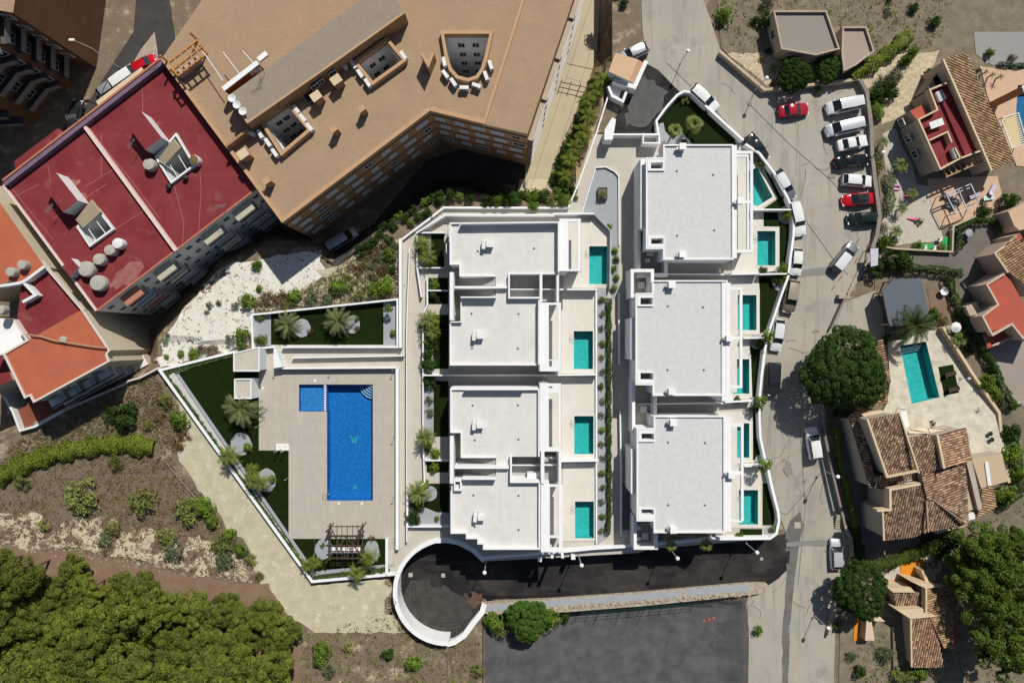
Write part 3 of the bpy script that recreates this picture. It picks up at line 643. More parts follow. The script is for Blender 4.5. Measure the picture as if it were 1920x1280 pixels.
for (pts, lab) in (([(786, 502), (834, 502)], 'short white cross wall below the northwest villa palms'), ([(803, 544.5), (841, 544.5)], 'short white cross wall between the two small shaded lawns'),
                   ([(795, 702), (822, 702)], 'short white cross wall among dark shrubs at the gap between the west blocks'), ([(794, 863), (842, 863)], 'short white cross wall beside the round green bush')):
    wallthing('villa_garden_wall', lab, pts, 2.2, 0, 0.9)
# east garden walls
wallthing('street_wall', 'curved white wall round the triangular lawn at the north corner', [(1236, 262), (1231, 226), (1250, 200), (1270, 178), (1283, 171), (1296, 173), (1394, 263)], 4.0, -1, 1.3)
wallthing('street_wall', 'white street wall beside the angled pool of the northeast villa', [(1398, 270), (1424, 287), (1452, 324), (1478, 372), (1486, 392), (1489, 416), (1488, 443), (1482, 485), (1479, 512)], 4.0, -1, 1.3)
wallthing('street_wall', 'white street wall curving past the middle east villa gardens', [(1479, 516), (1466, 551), (1444, 616), (1434, 656), (1428, 705), (1425, 741), (1424, 779), (1426, 821), (1434, 857), (1440, 876)], 4.0, -3, 1.2)
wallthing('street_wall', 'white street wall ending in a bend at the junction corner', [(1440, 877), (1449, 919), (1459, 958), (1461, 976), (1456, 1000), (1444, 1009), (1346, 1010)], 4.6, -3.2, 1.2)
wallthing('lower_road_wall', 'long white retaining wall above the lower asphalt road', [(908, 1046), (1000, 1039), (1114, 1028), (1197, 1023), (1221, 1029), (1225, 1020), (1346, 1010)], 4.2, -3.2, 0.9)
for pts, lab in (([(1411, 393), (1486, 393)], 'white cross wall between the angled pool and the square pool gardens'), ([(1425, 514), (1475, 513)], 'white cross wall beside the bush below the square pool'),
                 ([(1394, 634), (1434, 633)], 'white cross wall between the two middle east pools'), ([(1360, 754), (1412, 751)], 'white cross wall below the L-shaped pool'),
                 ([(1396, 874), (1432, 873)], 'white cross wall between the two southeast pools')):
    wallthing('terrace_wall', lab, pts, 2.6, 0, 1.4)
wallthing('side_wall', 'thin white wall down the shaded passage between the northeast and middle blocks', [(1226, 514), (1372, 514), (1424, 513)], 2.2, 0, 1.6)
wallthing('side_wall', 'thin white wall down the shaded passage between the middle and southeast blocks', [(1196, 758), (1300, 756), (1356, 756)], 2.2, 0, 1.6)
# ring wall of the turning circle
rp = [(908, 1050), (888, 1031), (862, 1017), (838, 1012), (815, 1013)] + [(838 + 97*math.cos(R(a)), 1108 + 97*math.sin(R(a))) for a in range(-112, -274, -8)]
b = MB(); b.strip([P(x, y, 0.3).xy for x, y in rp], 0.62, -3.4, 0.5); tag(b.build('ring_wall', WHITE, bevel=0.05), 'thick curved white wall round the west side of the asphalt turning circle', 'wall')
rp = [(908, 1131), (904, 1146), (886, 1168), (870, 1190), (852, 1202), (838, 1206)]
b = MB(); b.strip([P(x, y, -2.3).xy for x, y in rp], 0.75, -3.4, -2.0); tag(b.build('ring_wall', WHITE, bevel=0.05), 'white curb wall curving round the south side of the asphalt turning circle', 'wall')
# south wall of the lower road with planter and rocky coping
so = thing('planter_wall', 'long stone planter wall with grey gravel between the lower road and the parking lot', 'wall')
top = [(908, 1131), (1200, 1110), (1403, 1092), (1436, 1092), (1443, 1098), (1436, 1106), (1424, 1113), (1320, 1124), (1200, 1136), (1060, 1147), (904, 1150)]
b = MB(); b.prism(W(top, -2.3), -4.6, -2.3); b.build('wall', [STONE, STONE], so)
b = MB(); b.prism(W([(912, 1134), (1200, 1113), (1277, 1106.5), (1283, 1117), (1200, 1125), (912, 1146)], -2.28), -2.6, -2.27); b.build('gravel', GRAVEL, so)
b = MB(); b.prism(W([(1284, 1104.5), (1400, 1094.5), (1410, 1107), (1290, 1117)], -2.28), -2.6, -2.27); b.build('gravel', GRAVEL, so)
rn = random.Random(4)
for i in range(90):
    t = i / 90.0; x = 912 + t * 500 + rn.uniform(-2, 2); y = 1149 - (x - 912) * 0.0745 + rn.uniform(-2.5, 2.5)
    b = MB(); b.prism([(q[0], q[1]) for q in [P(a, c, -2.3).xy for a, c in blob(x, y, rn.uniform(2.2, 4), rn.uniform(1.6, 3), 7, 0.25, i)]], -2.5, -2.3 + rn.uniform(0.05, 0.22)); b.build('stone', STONE, so)
fe = thing('wire_fence', 'green metal fence along the outer foot of the long planter wall', 'fence')
pts = [P(x, 1151.5 - (x-1040)*0.088, -2.6) for x in range(1090, 1330, 20)]
for p in pts: b = MB(); b.box((0, 0, 0.35), (0.06, 0.06, 1.6)); b.build('post', mat('green_fence_paint', (0.015, 0.06, 0.045), rough=0.5, fine=0), fe, loc=p)
for z in (-0.2, 0.4, 1.0):
    b = MB(); b.tube([p + Vector((0, 0, z)) for p in pts], 0.03, 4); b.build('rail', MATS['green_fence_paint'], fe)

# ---- pools
RAILS = MB()
for s in (-0.22, 0.22):
    RAILS.tube([(0.12, s, -0.9), (0.12, s, 0.35), (0.02, s, 0.62), (-0.2, s, 0.70), (-0.42, s, 0.55), (-0.5, s, 0.0)], 0.03, 6)
for z in (-0.25, -0.55): RAILS.tube([(0.12, -0.22, z), (0.12, 0.22, z)], 0.03, 5)
RAIL_ME = RAILS.mesh('ladder', METAL, True)
def inset(poly, d):
    n = len(poly); a = sum(poly[i][0]*poly[(i+1) % n][1]-poly[(i+1) % n][0]*poly[i][1] for i in range(n)); s = 1 if a > 0 else -1; out = []
    for i in range(n):
        p, q, r = Vector(poly[i-1]), Vector(poly[i]), Vector(poly[(i+1) % n])
        d1 = (q-p).normalized(); d2 = (r-q).normalized(); n1 = Vector((-d1.y, d1.x))*s; n2 = Vector((-d2.y, d2.x))*s
        m = (n1+n2).normalized(); out.append(tuple(q + m*d/max(0.3, m.dot(n1))))
    return out
def pool(poly_px, label, basin, water, depth, group=None, coping=None, ladder=None, zw=-0.06, cop_w=0.22):
    t = thing('swimming_pool', label, 'pool', P(*[sum(c)/len(poly_px) for c in zip(*poly_px)], 0), 0, group)
    o3 = Vector(t.location)
    w = [tuple(P(x, y, 0.1).xy - o3.xy) for x, y in poly_px]
    wi = inset(w, 0.012); b = MB(); n = len(wi)
    a = sum(wi[i][0]*wi[(i+1) % n][1]-wi[(i+1) % n][0]*wi[i][1] for i in range(n))
    if a < 0: wi.reverse()
    for i in range(n):
        p, q = wi[i], wi[(i+1) % n]
        b.quad((q[0], q[1], -depth), (p[0], p[1], -depth), (p[0], p[1], 0.09), (q[0], q[1], 0.09))
    k = len(b.v); b.v += [(x, y, -depth) for x, y in wi]
    for tr in tessellate_polygon([[Vector((x, y, 0)) for x, y in wi]]): b.f.append(tuple(k+i for i in tr)); b.m.append(0)
    b.build('basin', basin, t)
    b = MB(); k = 0; b.v += [(x, y, zw) for x, y in wi]
    for tr in tessellate_polygon([[Vector((x, y, 0)) for x, y in wi]]): b.f.append(tr); b.m.append(0)
    b.build('water', water, t)
    if coping:
        b = MB(); b.strip(wi, cop_w, 0.06, 0.135, True, 0, -1.0 if True else 0); b.build('coping', coping, t)
    if ladder:
        x, y, rot = ladder; put('ladder', RAIL_ME, t, P(x, y, 0.1) - o3, R(rot))
    return t
COPE = mat('pale_coping_stone', (0.66, 0.64, 0.58), (0.58, 0.56, 0.51), 0.7, 1, 0.5, 0.04)
PLAB = ['turquoise plunge pool of the northwest villa beside the gravel bed', 'turquoise plunge pool on the second terrace of the west row', 'turquoise plunge pool on the third terrace of the west row',
        'turquoise plunge pool on the southernmost terrace of the west row', 'angled turquoise pool at the northeast corner villa', 'square-bordered turquoise pool with white surround in front of the northeast block',
        'turquoise pool partly under a white beam at the north end of the middle east block', 'L-shaped turquoise pool at the south end of the middle east block',
        'narrow turquoise pool under a white beam at the southeast block', 'turquoise pool at the south corner of the southeast block']
for i, (pp, lb) in enumerate(zip(VPOOLS, PLAB)):
    lad = (pp[0][0], pp[0][1] + 12, 0) if i not in (4, 7, 8) else None
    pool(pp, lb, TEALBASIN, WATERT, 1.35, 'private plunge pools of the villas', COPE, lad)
    if i == 5 or i == 6: pass
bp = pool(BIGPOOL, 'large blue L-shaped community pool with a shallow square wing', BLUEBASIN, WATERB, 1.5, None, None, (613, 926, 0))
o3 = Vector(bp.location)
# raised floor of the children's wing
b = MB(); b.prism([tuple(p - o3.xy) for p in W([(561.5, 721.5), (612, 721.5), (612, 770), (561.5, 770)], 0)], -1.49, -0.55); b.build('shallow_floor', BLUESHAL, bp)
b = MB(); b.strip([tuple(p - o3.xy) for p in W([(609.5, 721.5), (609.5, 770)], 0)], 0.42, -0.55, -0.02); b.build('divider', mat('violet_blue_kerb', (0.16, 0.2, 0.5), rough=0.6), bp)
for k in range(11):
    b = MB(); b.lathe((0, 0, 0), [(0.13, -0.1), (0.15, 0.05), (0.09, 0.12), (0.01, 0.13)], 10); b.build('divider_stone', WHITE, bp, loc=P(609.5, 723.5 + 4.5*k, 0) - o3)
for k, r in enumerate((27.5, 22, 16.5, 11, 5.5)):
    arc = [(698.5, 721)] + [(698.5 - r*math.cos(R(a)), 721 + r*math.sin(R(a))) for a in range(0, 91, 9)]
    b = MB(); b.prism([tuple(p - o3.xy) for p in W(arc, 0)], -1.49, -1.12 + 0.22*k); b.build('step', BLUESHAL, bp)
    arc2 = [(698.5 - (r-0.4)*math.cos(R(a)), 721 + (r-0.4)*math.sin(R(a))) for a in range(2, 89, 8)]
    b = MB(); b.strip([tuple(p - o3.xy) for p in W(arc2, 0)], 0.09, -1.12 + 0.22*k, -1.105 + 0.22*k); b.build('step_edge', WHITE, bp)
# turtle inlay on the pool floor
b = MB(); zf = -1.49
def fl(x, y): q = P(x, y, 0).xy - o3.xy; return (q.x, q.y)
b.strip([fl(659.5 + 4.4*math.cos(t), 826.5 + 4.4*math.sin(t)) for t in [R(k*30) for k in range(12)]], 0.10, zf, zf+0.012, True)
for s in (-1, 1):
    b.strip([fl(659.5 + s*7.5, 819.5), fl(659.5 + s*3.5, 822), fl(659.5, 823.5)], 0.11, zf, zf+0.012)
    b.strip([fl(659.5 + s*3, 821), fl(659.5 + s*6.8, 823.8)], 0.10, zf, zf+0.012)
    b.strip([fl(659.5 + s*4, 829), fl(659.5 + s*3.2, 832.5)], 0.10, zf, zf+0.012)
b.strip([fl(656.5, 824.5), fl(662.5, 828)], 0.07, zf, zf+0.013); b.strip([fl(662.5, 824.5), fl(656.5, 828)], 0.07, zf, zf+0.014)
b.build('turtle_mosaic', MOSA, bp)
b = MB(); b.strip([fl(658.5, 914.5), fl(663.5, 914.5), fl(663.5, 919.5), fl(658.5, 919.5)], 0.09, zf, zf+0.02, True); b.build('floor_drain', MOSA, bp)
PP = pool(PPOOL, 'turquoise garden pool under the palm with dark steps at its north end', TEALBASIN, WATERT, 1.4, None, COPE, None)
o3 = Vector(PP.location)
for k in range(4):
    f0, f1 = k*0.038, (k+1)*0.038
    q = [(1687 + (1709-1687)*f0, 648 + (757-648)*f0), (1736 + (1761.6-1736)*f0, 640 + 105*f0), (1736 + (1761.6-1736)*f1, 640 + 105*f1), (1687 + 22*f1, 648 + 109*f1)]
    b = MB(); b.prism([tuple(p - o3.xy) for p in [Vector(z_) for z_ in inset([tuple(w_) for w_ in W(q, 0)], 0.01)]], -1.39, -0.3 - 0.25*k); b.build('step', mat('grey_blue_step', (0.16, 0.24, 0.30), rough=0.6), PP)
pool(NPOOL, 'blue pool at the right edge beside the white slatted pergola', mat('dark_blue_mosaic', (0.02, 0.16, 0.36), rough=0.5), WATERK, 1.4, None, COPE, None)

# ---- villas
PAN = MB()
def facade(root, a, b_, z0, z1, rows, cols, wf=0.5, hf=0.5, glass=None, frame=None, door=False, margin=0.06):
    """a row of windows on the wall running from a to b (outside on its right)"""
    a = Vector(a); b_ = Vector(b_); d = b_ - a; L = d.length; d.normalize(); n = Vector((d.y, -d.x)); ang = math.atan2(n.y, n.x) + math.pi/2
    for r in range(rows):
        h = (z1-z0)/rows
        for c in range(cols):
            t = margin + (1-2*margin)*(c+0.5)/cols; w = (1-2*margin)*L/cols*wf; hh = h*hf
            window(root, a + d*L*t + n*0.02, ang, z0 + h*(r+0.5), w, hh, glass, frame)
WCACHE = {}
def window(root, xy, ang, zc, w, h, glass=None, frame=None, name='window'):
    glass = glass or GLASS; frame = frame or PLAST
    key = (round(w, 1), round(h, 1), glass.name, frame.name)
    if key not in WCACHE:
        w_, h_ = max(0.2, key[0]), max(0.2, key[1]); f = MB()
        t = 0.07
        f.box((0, 0, h_/2), (w_, 0.10, t)); f.box((0, 0, -h_/2), (w_ + 0.1, 0.16, t)); f.box((-w_/2, 0, 0), (t, 0.10, h_ - t)); f.box((w_/2, 0, 0), (t, 0.10, h_ - t)); f.box((0, 0, 0), (t*0.7, 0.08, h_ - t))
        p = MB(); p.box((0, 0.0, 0), (w_ - t, 0.05, h_ - t))
        WCACHE[key] = (f.mesh('window', frame), p.mesh('pane', glass))
    fm, pmh = WCACHE[key]
    o = put(name, fm, root, (xy[0], xy[1], zc), ang); put('pane', pmh, o)
    return o
AC_B = MB(); AC_B.box((0, 0, 0.42), (0.95, 0.38, 0.72))
AC_F = MB(); AC_F.box((-0.4, 0, 0.03), (0.08, 0.5, 0.06)); AC_F.box((0.4, 0, 0.03), (0.08, 0.5, 0.06))
AC_G = MB(); AC_G.lathe((0, 0, 0), [(0.27, 0), (0.27, 0.03), (0.1, 0.045)], 14)
AC_ME = (AC_B.mesh('housing', PLAST), AC_F.mesh('foot', DARKM), AC_G.mesh('fan_grille', mat('grille_grey', (0.25, 0.26, 0.27), rough=0.5, fine=0)))
def ac_unit(px, py, z, rot, label, group=None, s=1.0, base=None):
    t = thing('air_conditioner', label, 'air conditioner', P(px, py, z), R(rot), group); t.scale = (s, s, s)
    put('housing', AC_ME[0], t, bevel=0.02); put('foot', AC_ME[1], t)
    g = put('fan_grille', AC_ME[2], t, (-0.12, -0.2, 0.42)); g.rotation_euler = (R(90), 0, 0)
    return t
def solid(root, name, poly, zref, z0, z1, mt, ms=None, holes=()):
    b = MB(); b.prism(W(poly, zref), z0, z1, holes=[W(h, zref) for h in holes], mt=0, ms=1); return b.build(name, [mt, ms or mt], root)
def wl_(root, name, pts, wpx, z0, z1, m=None, closed=False, align=0, bev=0.02):
    b = MB(); b.strip([P(x, y, z1).xy for x, y in pts], wpx/13.33, z0, z1, closed, 0, align); return b.build(name, m or WHITE, root)
ZR = 5.5; ZP = 6.35
def drains(root, pts, z=ZR):
    for x, y in pts:
        b = MB(); b.lathe((0, 0, 0), [(0.16, 0), (0.14, 0.03), (0.05, 0.05)], 10); b.build('roof_drain', mat('drain_grey', (0.14, 0.14, 0.14), rough=0.7, fine=0), root, loc=P(x, y, z + 0.005))
def stairs(root, x0, x1, y0, y1, ztop, zbot, n=18):
    m = MB()
    for i in range(n):
        xa = x1 + (x0-x1)*i/n; xb = x1 + (x0-x1)*(i+1)/n; z = ztop - (ztop-zbot)*(i+1)/n
        q = W([(xb, y0), (xa, y0), (xa, y1), (xb, y1)], z + 0.0); m.prism(q, z-0.6, z)
    o = m.build('steps', mat('grey_beige_step', (0.42, 0.40, 0.37), (0.34, 0.325, 0.30), 0.85, 3, 0.5, 0.08), root); o['kind'] = 'stuff'; return o
def frame_slab(root, outer, holes, z1=6.2, th=0.3, name='pergola_frame'):
    b = MB(); b.prism(W(outer, z1), z1-th, z1, holes=[W(h, z1) for h in holes], mt=0, ms=0); o = b.build(name, WHITE, root)
    return o
def bfaces(x0, y0, x1, y1): return [(x0, y0), (x1, y0), (x1, y1), (x0, y1)]

V = thing('white_villa', 'northernmost flat-roofed white villa of the west row with high roof parapet', 'villa', P(945, 465, 0)); org = Vector(V.location)
class Rel:
    """builds at world coordinates below a root that stands elsewhere"""
def settle(root):
    o3 = Vector(root.location)
    def rec(x, first):
        for ch in [c for c in COL.objects if c.parent == x]:
            if first: ch.location = Vector(ch.location) - o3
    rec(root, True)
solid(V, 'wall', [(843, 417), (1049, 415), (1049, 512), (953, 512), (953, 538), (929.5, 538), (929.5, 518), (862, 518), (862, 496), (843, 496)], ZP, 0, ZR, TILEROOF, WHITEW)
wl_(V, 'parapet', [(863, 418.6), (1023, 416.6), (1047.5, 416.6), (1047.5, 510)], 2.4, ZR, 6.8)
wl_(V, 'parapet', [(861.5, 418.6), (844.3, 418.6), (844.3, 495), (862.5, 495), (862.5, 517), (928, 517)], 2.4, ZR, 5.85)
wl_(V, 'parapet', [(954, 517), (954, 513), (1046, 513)], 2.0, ZR, 5.75)
solid(V, 'wing', [(1049.2, 411), (1066, 411), (1066, 508), (1049.2, 508)], 6.2, 0, 5.88, WHITE, WHITEW)
solid(V, 'balcony', [(1066.3, 413), (1088, 413), (1088, 506), (1066.3, 506)], 3.0, 0, 3.0, TERR, WHITEW)
frame_slab(V, bfaces(1049, 410, 1089, 508), [bfaces(1066, 415.5, 1083, 504.5)])
stairs(V, 855, 929, 519, 535.5, ZR, 2.6)
wl_(V, 'stair_wall', [(852, 538.3), (951, 538.3)], 4.0, 0, 6.3)
solid(V, 'stair_landing', [(850.5, 497), (862, 497), (862, 518.5), (857, 518.5), (857, 536), (850.5, 536)], 2.4, 0, 2.4, PAVE, WHITEW)
wl_(V, 'facade_wall', [(846.6, 510), (846.6, 600)], 6.5, 0, 6.0)
drains(V, [(895.6, 471), (1001, 466)])
facade(V, P(843, 495, 0).xy, P(843, 420, 0).xy, 0.2, 5.4, 2, 2, 0.5, 0.6); settle(V)
V = thing('white_villa', 'second flat-roofed white villa of the west row south of the patio well', 'villa', P(930, 620, 0))
solid(V, 'wall', [(863, 556), (929.5, 556), (929.5, 540.6), (953, 540.6), (953, 560), (1012, 560), (1012, 685), (843, 685), (843, 604), (863, 604)], ZP, 0, ZR, TILEROOF, WHITEW)
wl_(V, 'parapet', [(864, 557), (930, 557)], 2.4, ZR, 6.8)
wl_(V, 'parapet', [(1010.5, 562), (1010.5, 683.5)], 2.4, ZR, 6.6)
wl_(V, 'parapet', [(1009, 683.7), (844.3, 683.7), (844.3, 605)], 2.4, ZR, 5.9)
wl_(V, 'parapet', [(844, 603.5), (864.5, 603.5), (864.5, 557)], 2.0, ZR, 6.1)
wl_(V, 'patio_wall', [(954.5, 513), (954.5, 558), (1013, 558)], 3.0, 0, 6.35)
wl_(V, 'patio_wall', [(1014.5, 511), (1014.5, 566)], 4.5, 0, 6.3)
wl_(V, 'patio_wall', [(1046, 509), (1046, 566)], 4.0, 0, 6.3)
wl_(V, 'patio_wall', [(957, 542), (1044, 542)], 1.4, 0, 4.3)
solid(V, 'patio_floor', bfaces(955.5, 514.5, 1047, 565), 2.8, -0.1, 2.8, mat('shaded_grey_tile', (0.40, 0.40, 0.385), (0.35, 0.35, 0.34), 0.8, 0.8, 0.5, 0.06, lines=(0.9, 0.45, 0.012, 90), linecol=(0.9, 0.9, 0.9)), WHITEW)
stairs(V, 855, 929, 541.5, 555.5, ZR, 2.6)
solid(V, 'stair_landing', [(850.5, 541), (857, 541), (857, 556), (862.5, 556), (862.5, 602), (850.5, 602)], 2.4, 0, 2.4, PAVE, WHITEW)
solid(V, 'wing', bfaces(1012.2, 568, 1029, 696), 6.2, 0, 5.88, WHITE, WHITEW)
solid(V, 'balcony', bfaces(1029.3, 569, 1051, 695), 3.0, 0, 3.0, TERR, WHITEW)
frame_slab(V, bfaces(1012, 567, 1052, 696), [bfaces(1029, 571.5, 1046.5, 674), bfaces(1029.5, 676, 1035, 687)])
drains(V, [(884, 588), (972, 588.6), (885, 653), (971, 653.6)]); settle(V)
V = thing('white_villa', 'third flat-roofed white villa of the west row below the shaded gap', 'villa', P(930, 790, 0))
solid(V, 'wall', [(844, 727), (1012, 727), (1012, 858), (957, 858), (957, 878), (930, 878), (930, 858), (864, 858), (864, 811), (844, 811)], ZP, 0, ZR, TILEROOF, WHITEW)
wl_(V, 'parapet', [(871, 729.5), (982, 729.5)], 3.0, ZR, 6.8)
wl_(V, 'parapet', [(982, 729.5), (1010.5, 729.5), (1010.5, 856)], 2.8, ZR, 6.1)
wl_(V, 'parapet', [(870, 729.5), (845.3, 729.5), (845.3, 810), (865, 810), (865, 857), (930, 857)], 2.4, ZR, 5.85)
wl_(V, 'facade_wall', [(847, 818), (847, 906)], 6.5, 0, 6.0)
stairs(V, 856, 929, 860, 872, ZR, 2.6)
solid(V, 'stair_landing', [(850.5, 813), (863.5, 813), (863.5, 858.5), (857, 858.5), (857, 873), (850.5, 873)], 2.4, 0, 2.4, PAVE, WHITEW)
wl_(V, 'stair_wall', [(852, 876), (954, 876)], 4.6, 0, 6.3)
solid(V, 'wing', bfaces(1012.2, 719, 1029, 845), 6.2, 0, 5.88, WHITE, WHITEW)
solid(V, 'balcony', bfaces(1029.3, 721, 1051, 844), 3.0, 0, 3.0, TERR, WHITEW)
frame_slab(V, bfaces(1012, 718.5, 1052, 846), [bfaces(1029, 736, 1047, 838), bfaces(1029.5, 724, 1038, 727.5)])
wl_(V, 'patio_wall', [(958, 855), (958, 903), (1012, 903)], 3.5, 0, 6.35)
wl_(V, 'patio_wall', [(1017.5, 846), (1017.5, 906)], 6, 0, 6.3); wl_(V, 'patio_wall', [(1050, 846), (1050, 906)], 4.5, 0, 6.3)
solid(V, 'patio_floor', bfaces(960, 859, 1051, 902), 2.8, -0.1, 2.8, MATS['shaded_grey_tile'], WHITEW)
wl_(V, 'patio_wall', [(960, 872), (1046, 872)], 1.4, 0, 4.3)
b = MB(); b.box((0, 0, 0.9), (2.2, 0.9, 1.8)); b.build('plant_box', PLAST, V, loc=P(1003, 888, 2.81), bevel=0.03)
drains(V, [(886, 760), (971, 759.6), (890, 825), (972, 823.5)]); settle(V)
V = thing('white_villa', 'southernmost flat-roofed white villa of the west row with a stepped corner', 'villa', P(930, 960, 0))
solid(V, 'wall', [(845, 909), (866, 909), (866, 896), (930, 896), (930, 880), (955, 880), (955, 904), (1013, 904), (1013, 1030), (905.5, 1030), (905.5, 1020), (895, 1020), (895, 1010), (873.5, 1010), (873.5, 1000), (845, 1000)], ZP, -3, ZR, TILEROOF, WHITEW)
wl_(V, 'parapet', [(867, 897.5), (930, 897.5)], 2.6, ZR, 6.8)
wl_(V, 'parapet', [(1011.5, 906), (1011.5, 1028.5), (907, 1028.5), (907, 1018.5), (896.5, 1018.5), (896.5, 1008.5), (875, 1008.5), (875, 998.5), (846.3, 998.5), (846.3, 921)], 2.8, ZR, 6.1)
solid(V, 'stair_box', bfaces(851, 899, 866, 920), 6.3, 2, 6.2, WHITE, WHITEW, holes=[bfaces(853.5, 903, 862.5, 917)])
stairs(V, 856, 929, 880, 895.5, ZR, 2.6)
solid(V, 'stair_landing', bfaces(850.5, 880, 857, 898), 2.4, 0, 2.4, PAVE, WHITEW)
solid(V, 'wing', bfaces(1014, 909, 1031, 1034), 6.2, -3, 5.88, WHITE, WHITEW)
solid(V, 'balcony', bfaces(1031.3, 911, 1053.5, 1005), 3.0, 0, 3.0, TERR, WHITEW)
frame_slab(V, bfaces(1014, 908, 1055, 1034.5), [bfaces(1031, 912, 1047.5, 1004), bfaces(1031, 1008, 1048, 1026)])
for x, y in ((1052, 1031), (1033, 1031)): b = MB(); b.box((0, 0, 3), (0.35, 0.35, 5.8)); b.build('column', WHITE, V, loc=P(x, y, 3).xy.to_3d())
drains(V, [(887.6, 928), (972, 929), (890, 987), (972, 993)]); settle(V)
for x, y, l in ((911, 460, 'on the northernmost west villa roof'), (893, 630, 'on the second west villa roof'), (893, 796, 'on the third west villa roof'), (895, 967, 'on the southernmost west villa roof')):
    ac_unit(x - 3.5, y, ZR, 86, 'slim grey outdoor unit standing ' + l, 'rooftop units of the west row', 1.25)
    t = thing('water_heater_box', 'square white plant box ' + l, 'plant box', P(x + 8, y, ZR), 0, 'rooftop boxes of the west row')
    b = MB(); b.box((0, 0, 0.5), (0.85, 0.6, 0.9)); b.build('housing', WHITE, t, bevel=0.03); b = MB(); b.box((0, 0, 0.97), (0.95, 0.7, 0.05)); b.build('lid', PLAST, t)
    b = MB(); b.tube([(-0.9, 0.1, 0.5), (-0.4, 0.1, 0.5)], 0.05); b.build('pipe', METAL, t)

def east_villa(label, roof, boxes, band, rest, beams, balcony, chim, dr, wins, westblock, zp=6.3, loc=(1300, 600)):
    V = thing('white_villa_block', label, 'villa', P(*loc, 0))
    holes = [h for _, h in boxes]
    b = MB(); b.prism(W(roof, zp), 0, zp-0.25, holes=[W(h, zp) for h in holes], mt=0, ms=1); b.build('wall', [GRAVELW, WHITEW], V)
    b = MB(); b.strip(W(roof, zp), 0.20, zp-0.25, zp, True, 0, 1.0); b.build('parapet', WHITE, V)
    for o_, h in boxes:
        b = MB(); b.prism(W(o_, zp), zp-0.25, zp-0.01, holes=[W(h, zp)]); b.build('lightwell_rim', WHITE, V)
        solid(V, 'lightwell_floor', h, zp-3, 0, zp-3.2, PAVE)
    for q in band: solid(V, 'roof_band', q, zp, 0, zp-0.03, WHITE, WHITEW)
    for q in rest: solid(V, 'terrace_slab', q, 3.0, 0, 3.0, TERR, WHITEW)
    for bi, (pts, w) in enumerate(beams):
        b = MB(); b.strip(W(pts, zp-0.1), w/13.33, zp-0.45-0.004*bi, zp-0.1-0.004*bi); b.build('beam', WHITE, V)
    for q in westblock: solid(V, 'side_wing', q, 5.2, 0, 5.2, WHITE, WHITEW)
    for x, y in chim:
        b = MB(); b.box((0, 0, 0.45), (0.75, 0.7, 0.9)); b.box((0, 0, 0.95), (0.9, 0.85, 0.08)); b.build('chimney', WHITE, V, loc=P(x, y, zp-0.25), bevel=0.02)
        b = MB(); b.box((0, 0, 0), (0.5, 0.3, 0.45)); b.build('vent_cowl', METAL, V, loc=P(x-6, y+1, zp+0.25))
    drains(V, dr, zp-0.24)
    for (a, b2, z0, z1, r_, c_, wf, hf) in wins: facade(V, P(*a, 0).xy, P(*b2, 0).xy, z0, z1, r_, c_, wf, hf)
    settle(V); return V
V1 = east_villa('northeast white block with a speckled grey roof beside the angled pool', [(1246.5, 273.5), (1372, 273.5), (1373, 484), (1246, 484), (1246, 464), (1214, 464), (1214, 298), (1246.5, 298)],
    [(bfaces(1214.5, 298.5, 1246, 320), bfaces(1220.5, 304.5, 1243, 316)), (bfaces(1214.5, 443, 1246, 463.5), bfaces(1221, 446.5, 1244, 457))],
    [bfaces(1372.5, 272, 1381.8, 484)], [bfaces(1382, 286, 1403, 470)],
    [([(1381, 285.5), (1411, 285.5)], 5), ([(1409.5, 284), (1409.5, 473)], 4.6), ([(1381, 292.5), (1404, 292.5)], 3), ([(1402.5, 292), (1402.5, 470)], 3), ([(1381, 471), (1410, 471)], 5), ([(1382, 378.5), (1410, 378.5)], 5.5)],
    None, [(1277, 278), (1277, 478), (1385, 379)], [(1269, 321), (1337, 328), (1269.5, 442), (1339, 432)],
    [((1200, 430), (1200, 300), 0.2, 5.2, 2, 5, 0.35, 0.6)], [[(1201, 298), (1213.8, 298), (1213.8, 428), (1201, 428)]], loc=(1300, 380))
V2 = east_villa('middle white block of the east row with a speckled grey roof', [(1225.4, 528), (1361.5, 528), (1361.5, 739), (1226.5, 739), (1226.5, 719), (1194.5, 719), (1194.5, 552), (1225.4, 552)],
    [(bfaces(1195, 552.5, 1225, 574), bfaces(1201, 558, 1224, 570.5)), (bfaces(1195, 697, 1226, 718.5), bfaces(1201, 699, 1225, 711.5))],
    [bfaces(1353.5, 530, 1369.8, 739), bfaces(1354, 739.3, 1373, 752)], [bfaces(1370, 540, 1382, 735)],
    [([(1362, 541), (1391, 541)], 5), ([(1389.5, 539), (1389.5, 727)], 5), ([(1370, 633.5), (1391, 633.5)], 4.6), ([(1370, 725), (1391, 725)], 4.6)],
    None, [(1257, 535), (1257, 733), (1364, 634)], [(1252, 574), (1318, 576), (1251.5, 693.6), (1319.5, 693.6)],
    [((1182, 690), (1182, 580), 0.2, 5.2, 2, 4, 0.35, 0.6)], [[(1182.5, 596), (1194.2, 596), (1194.2, 674), (1182.5, 674)]], loc=(1290, 635))
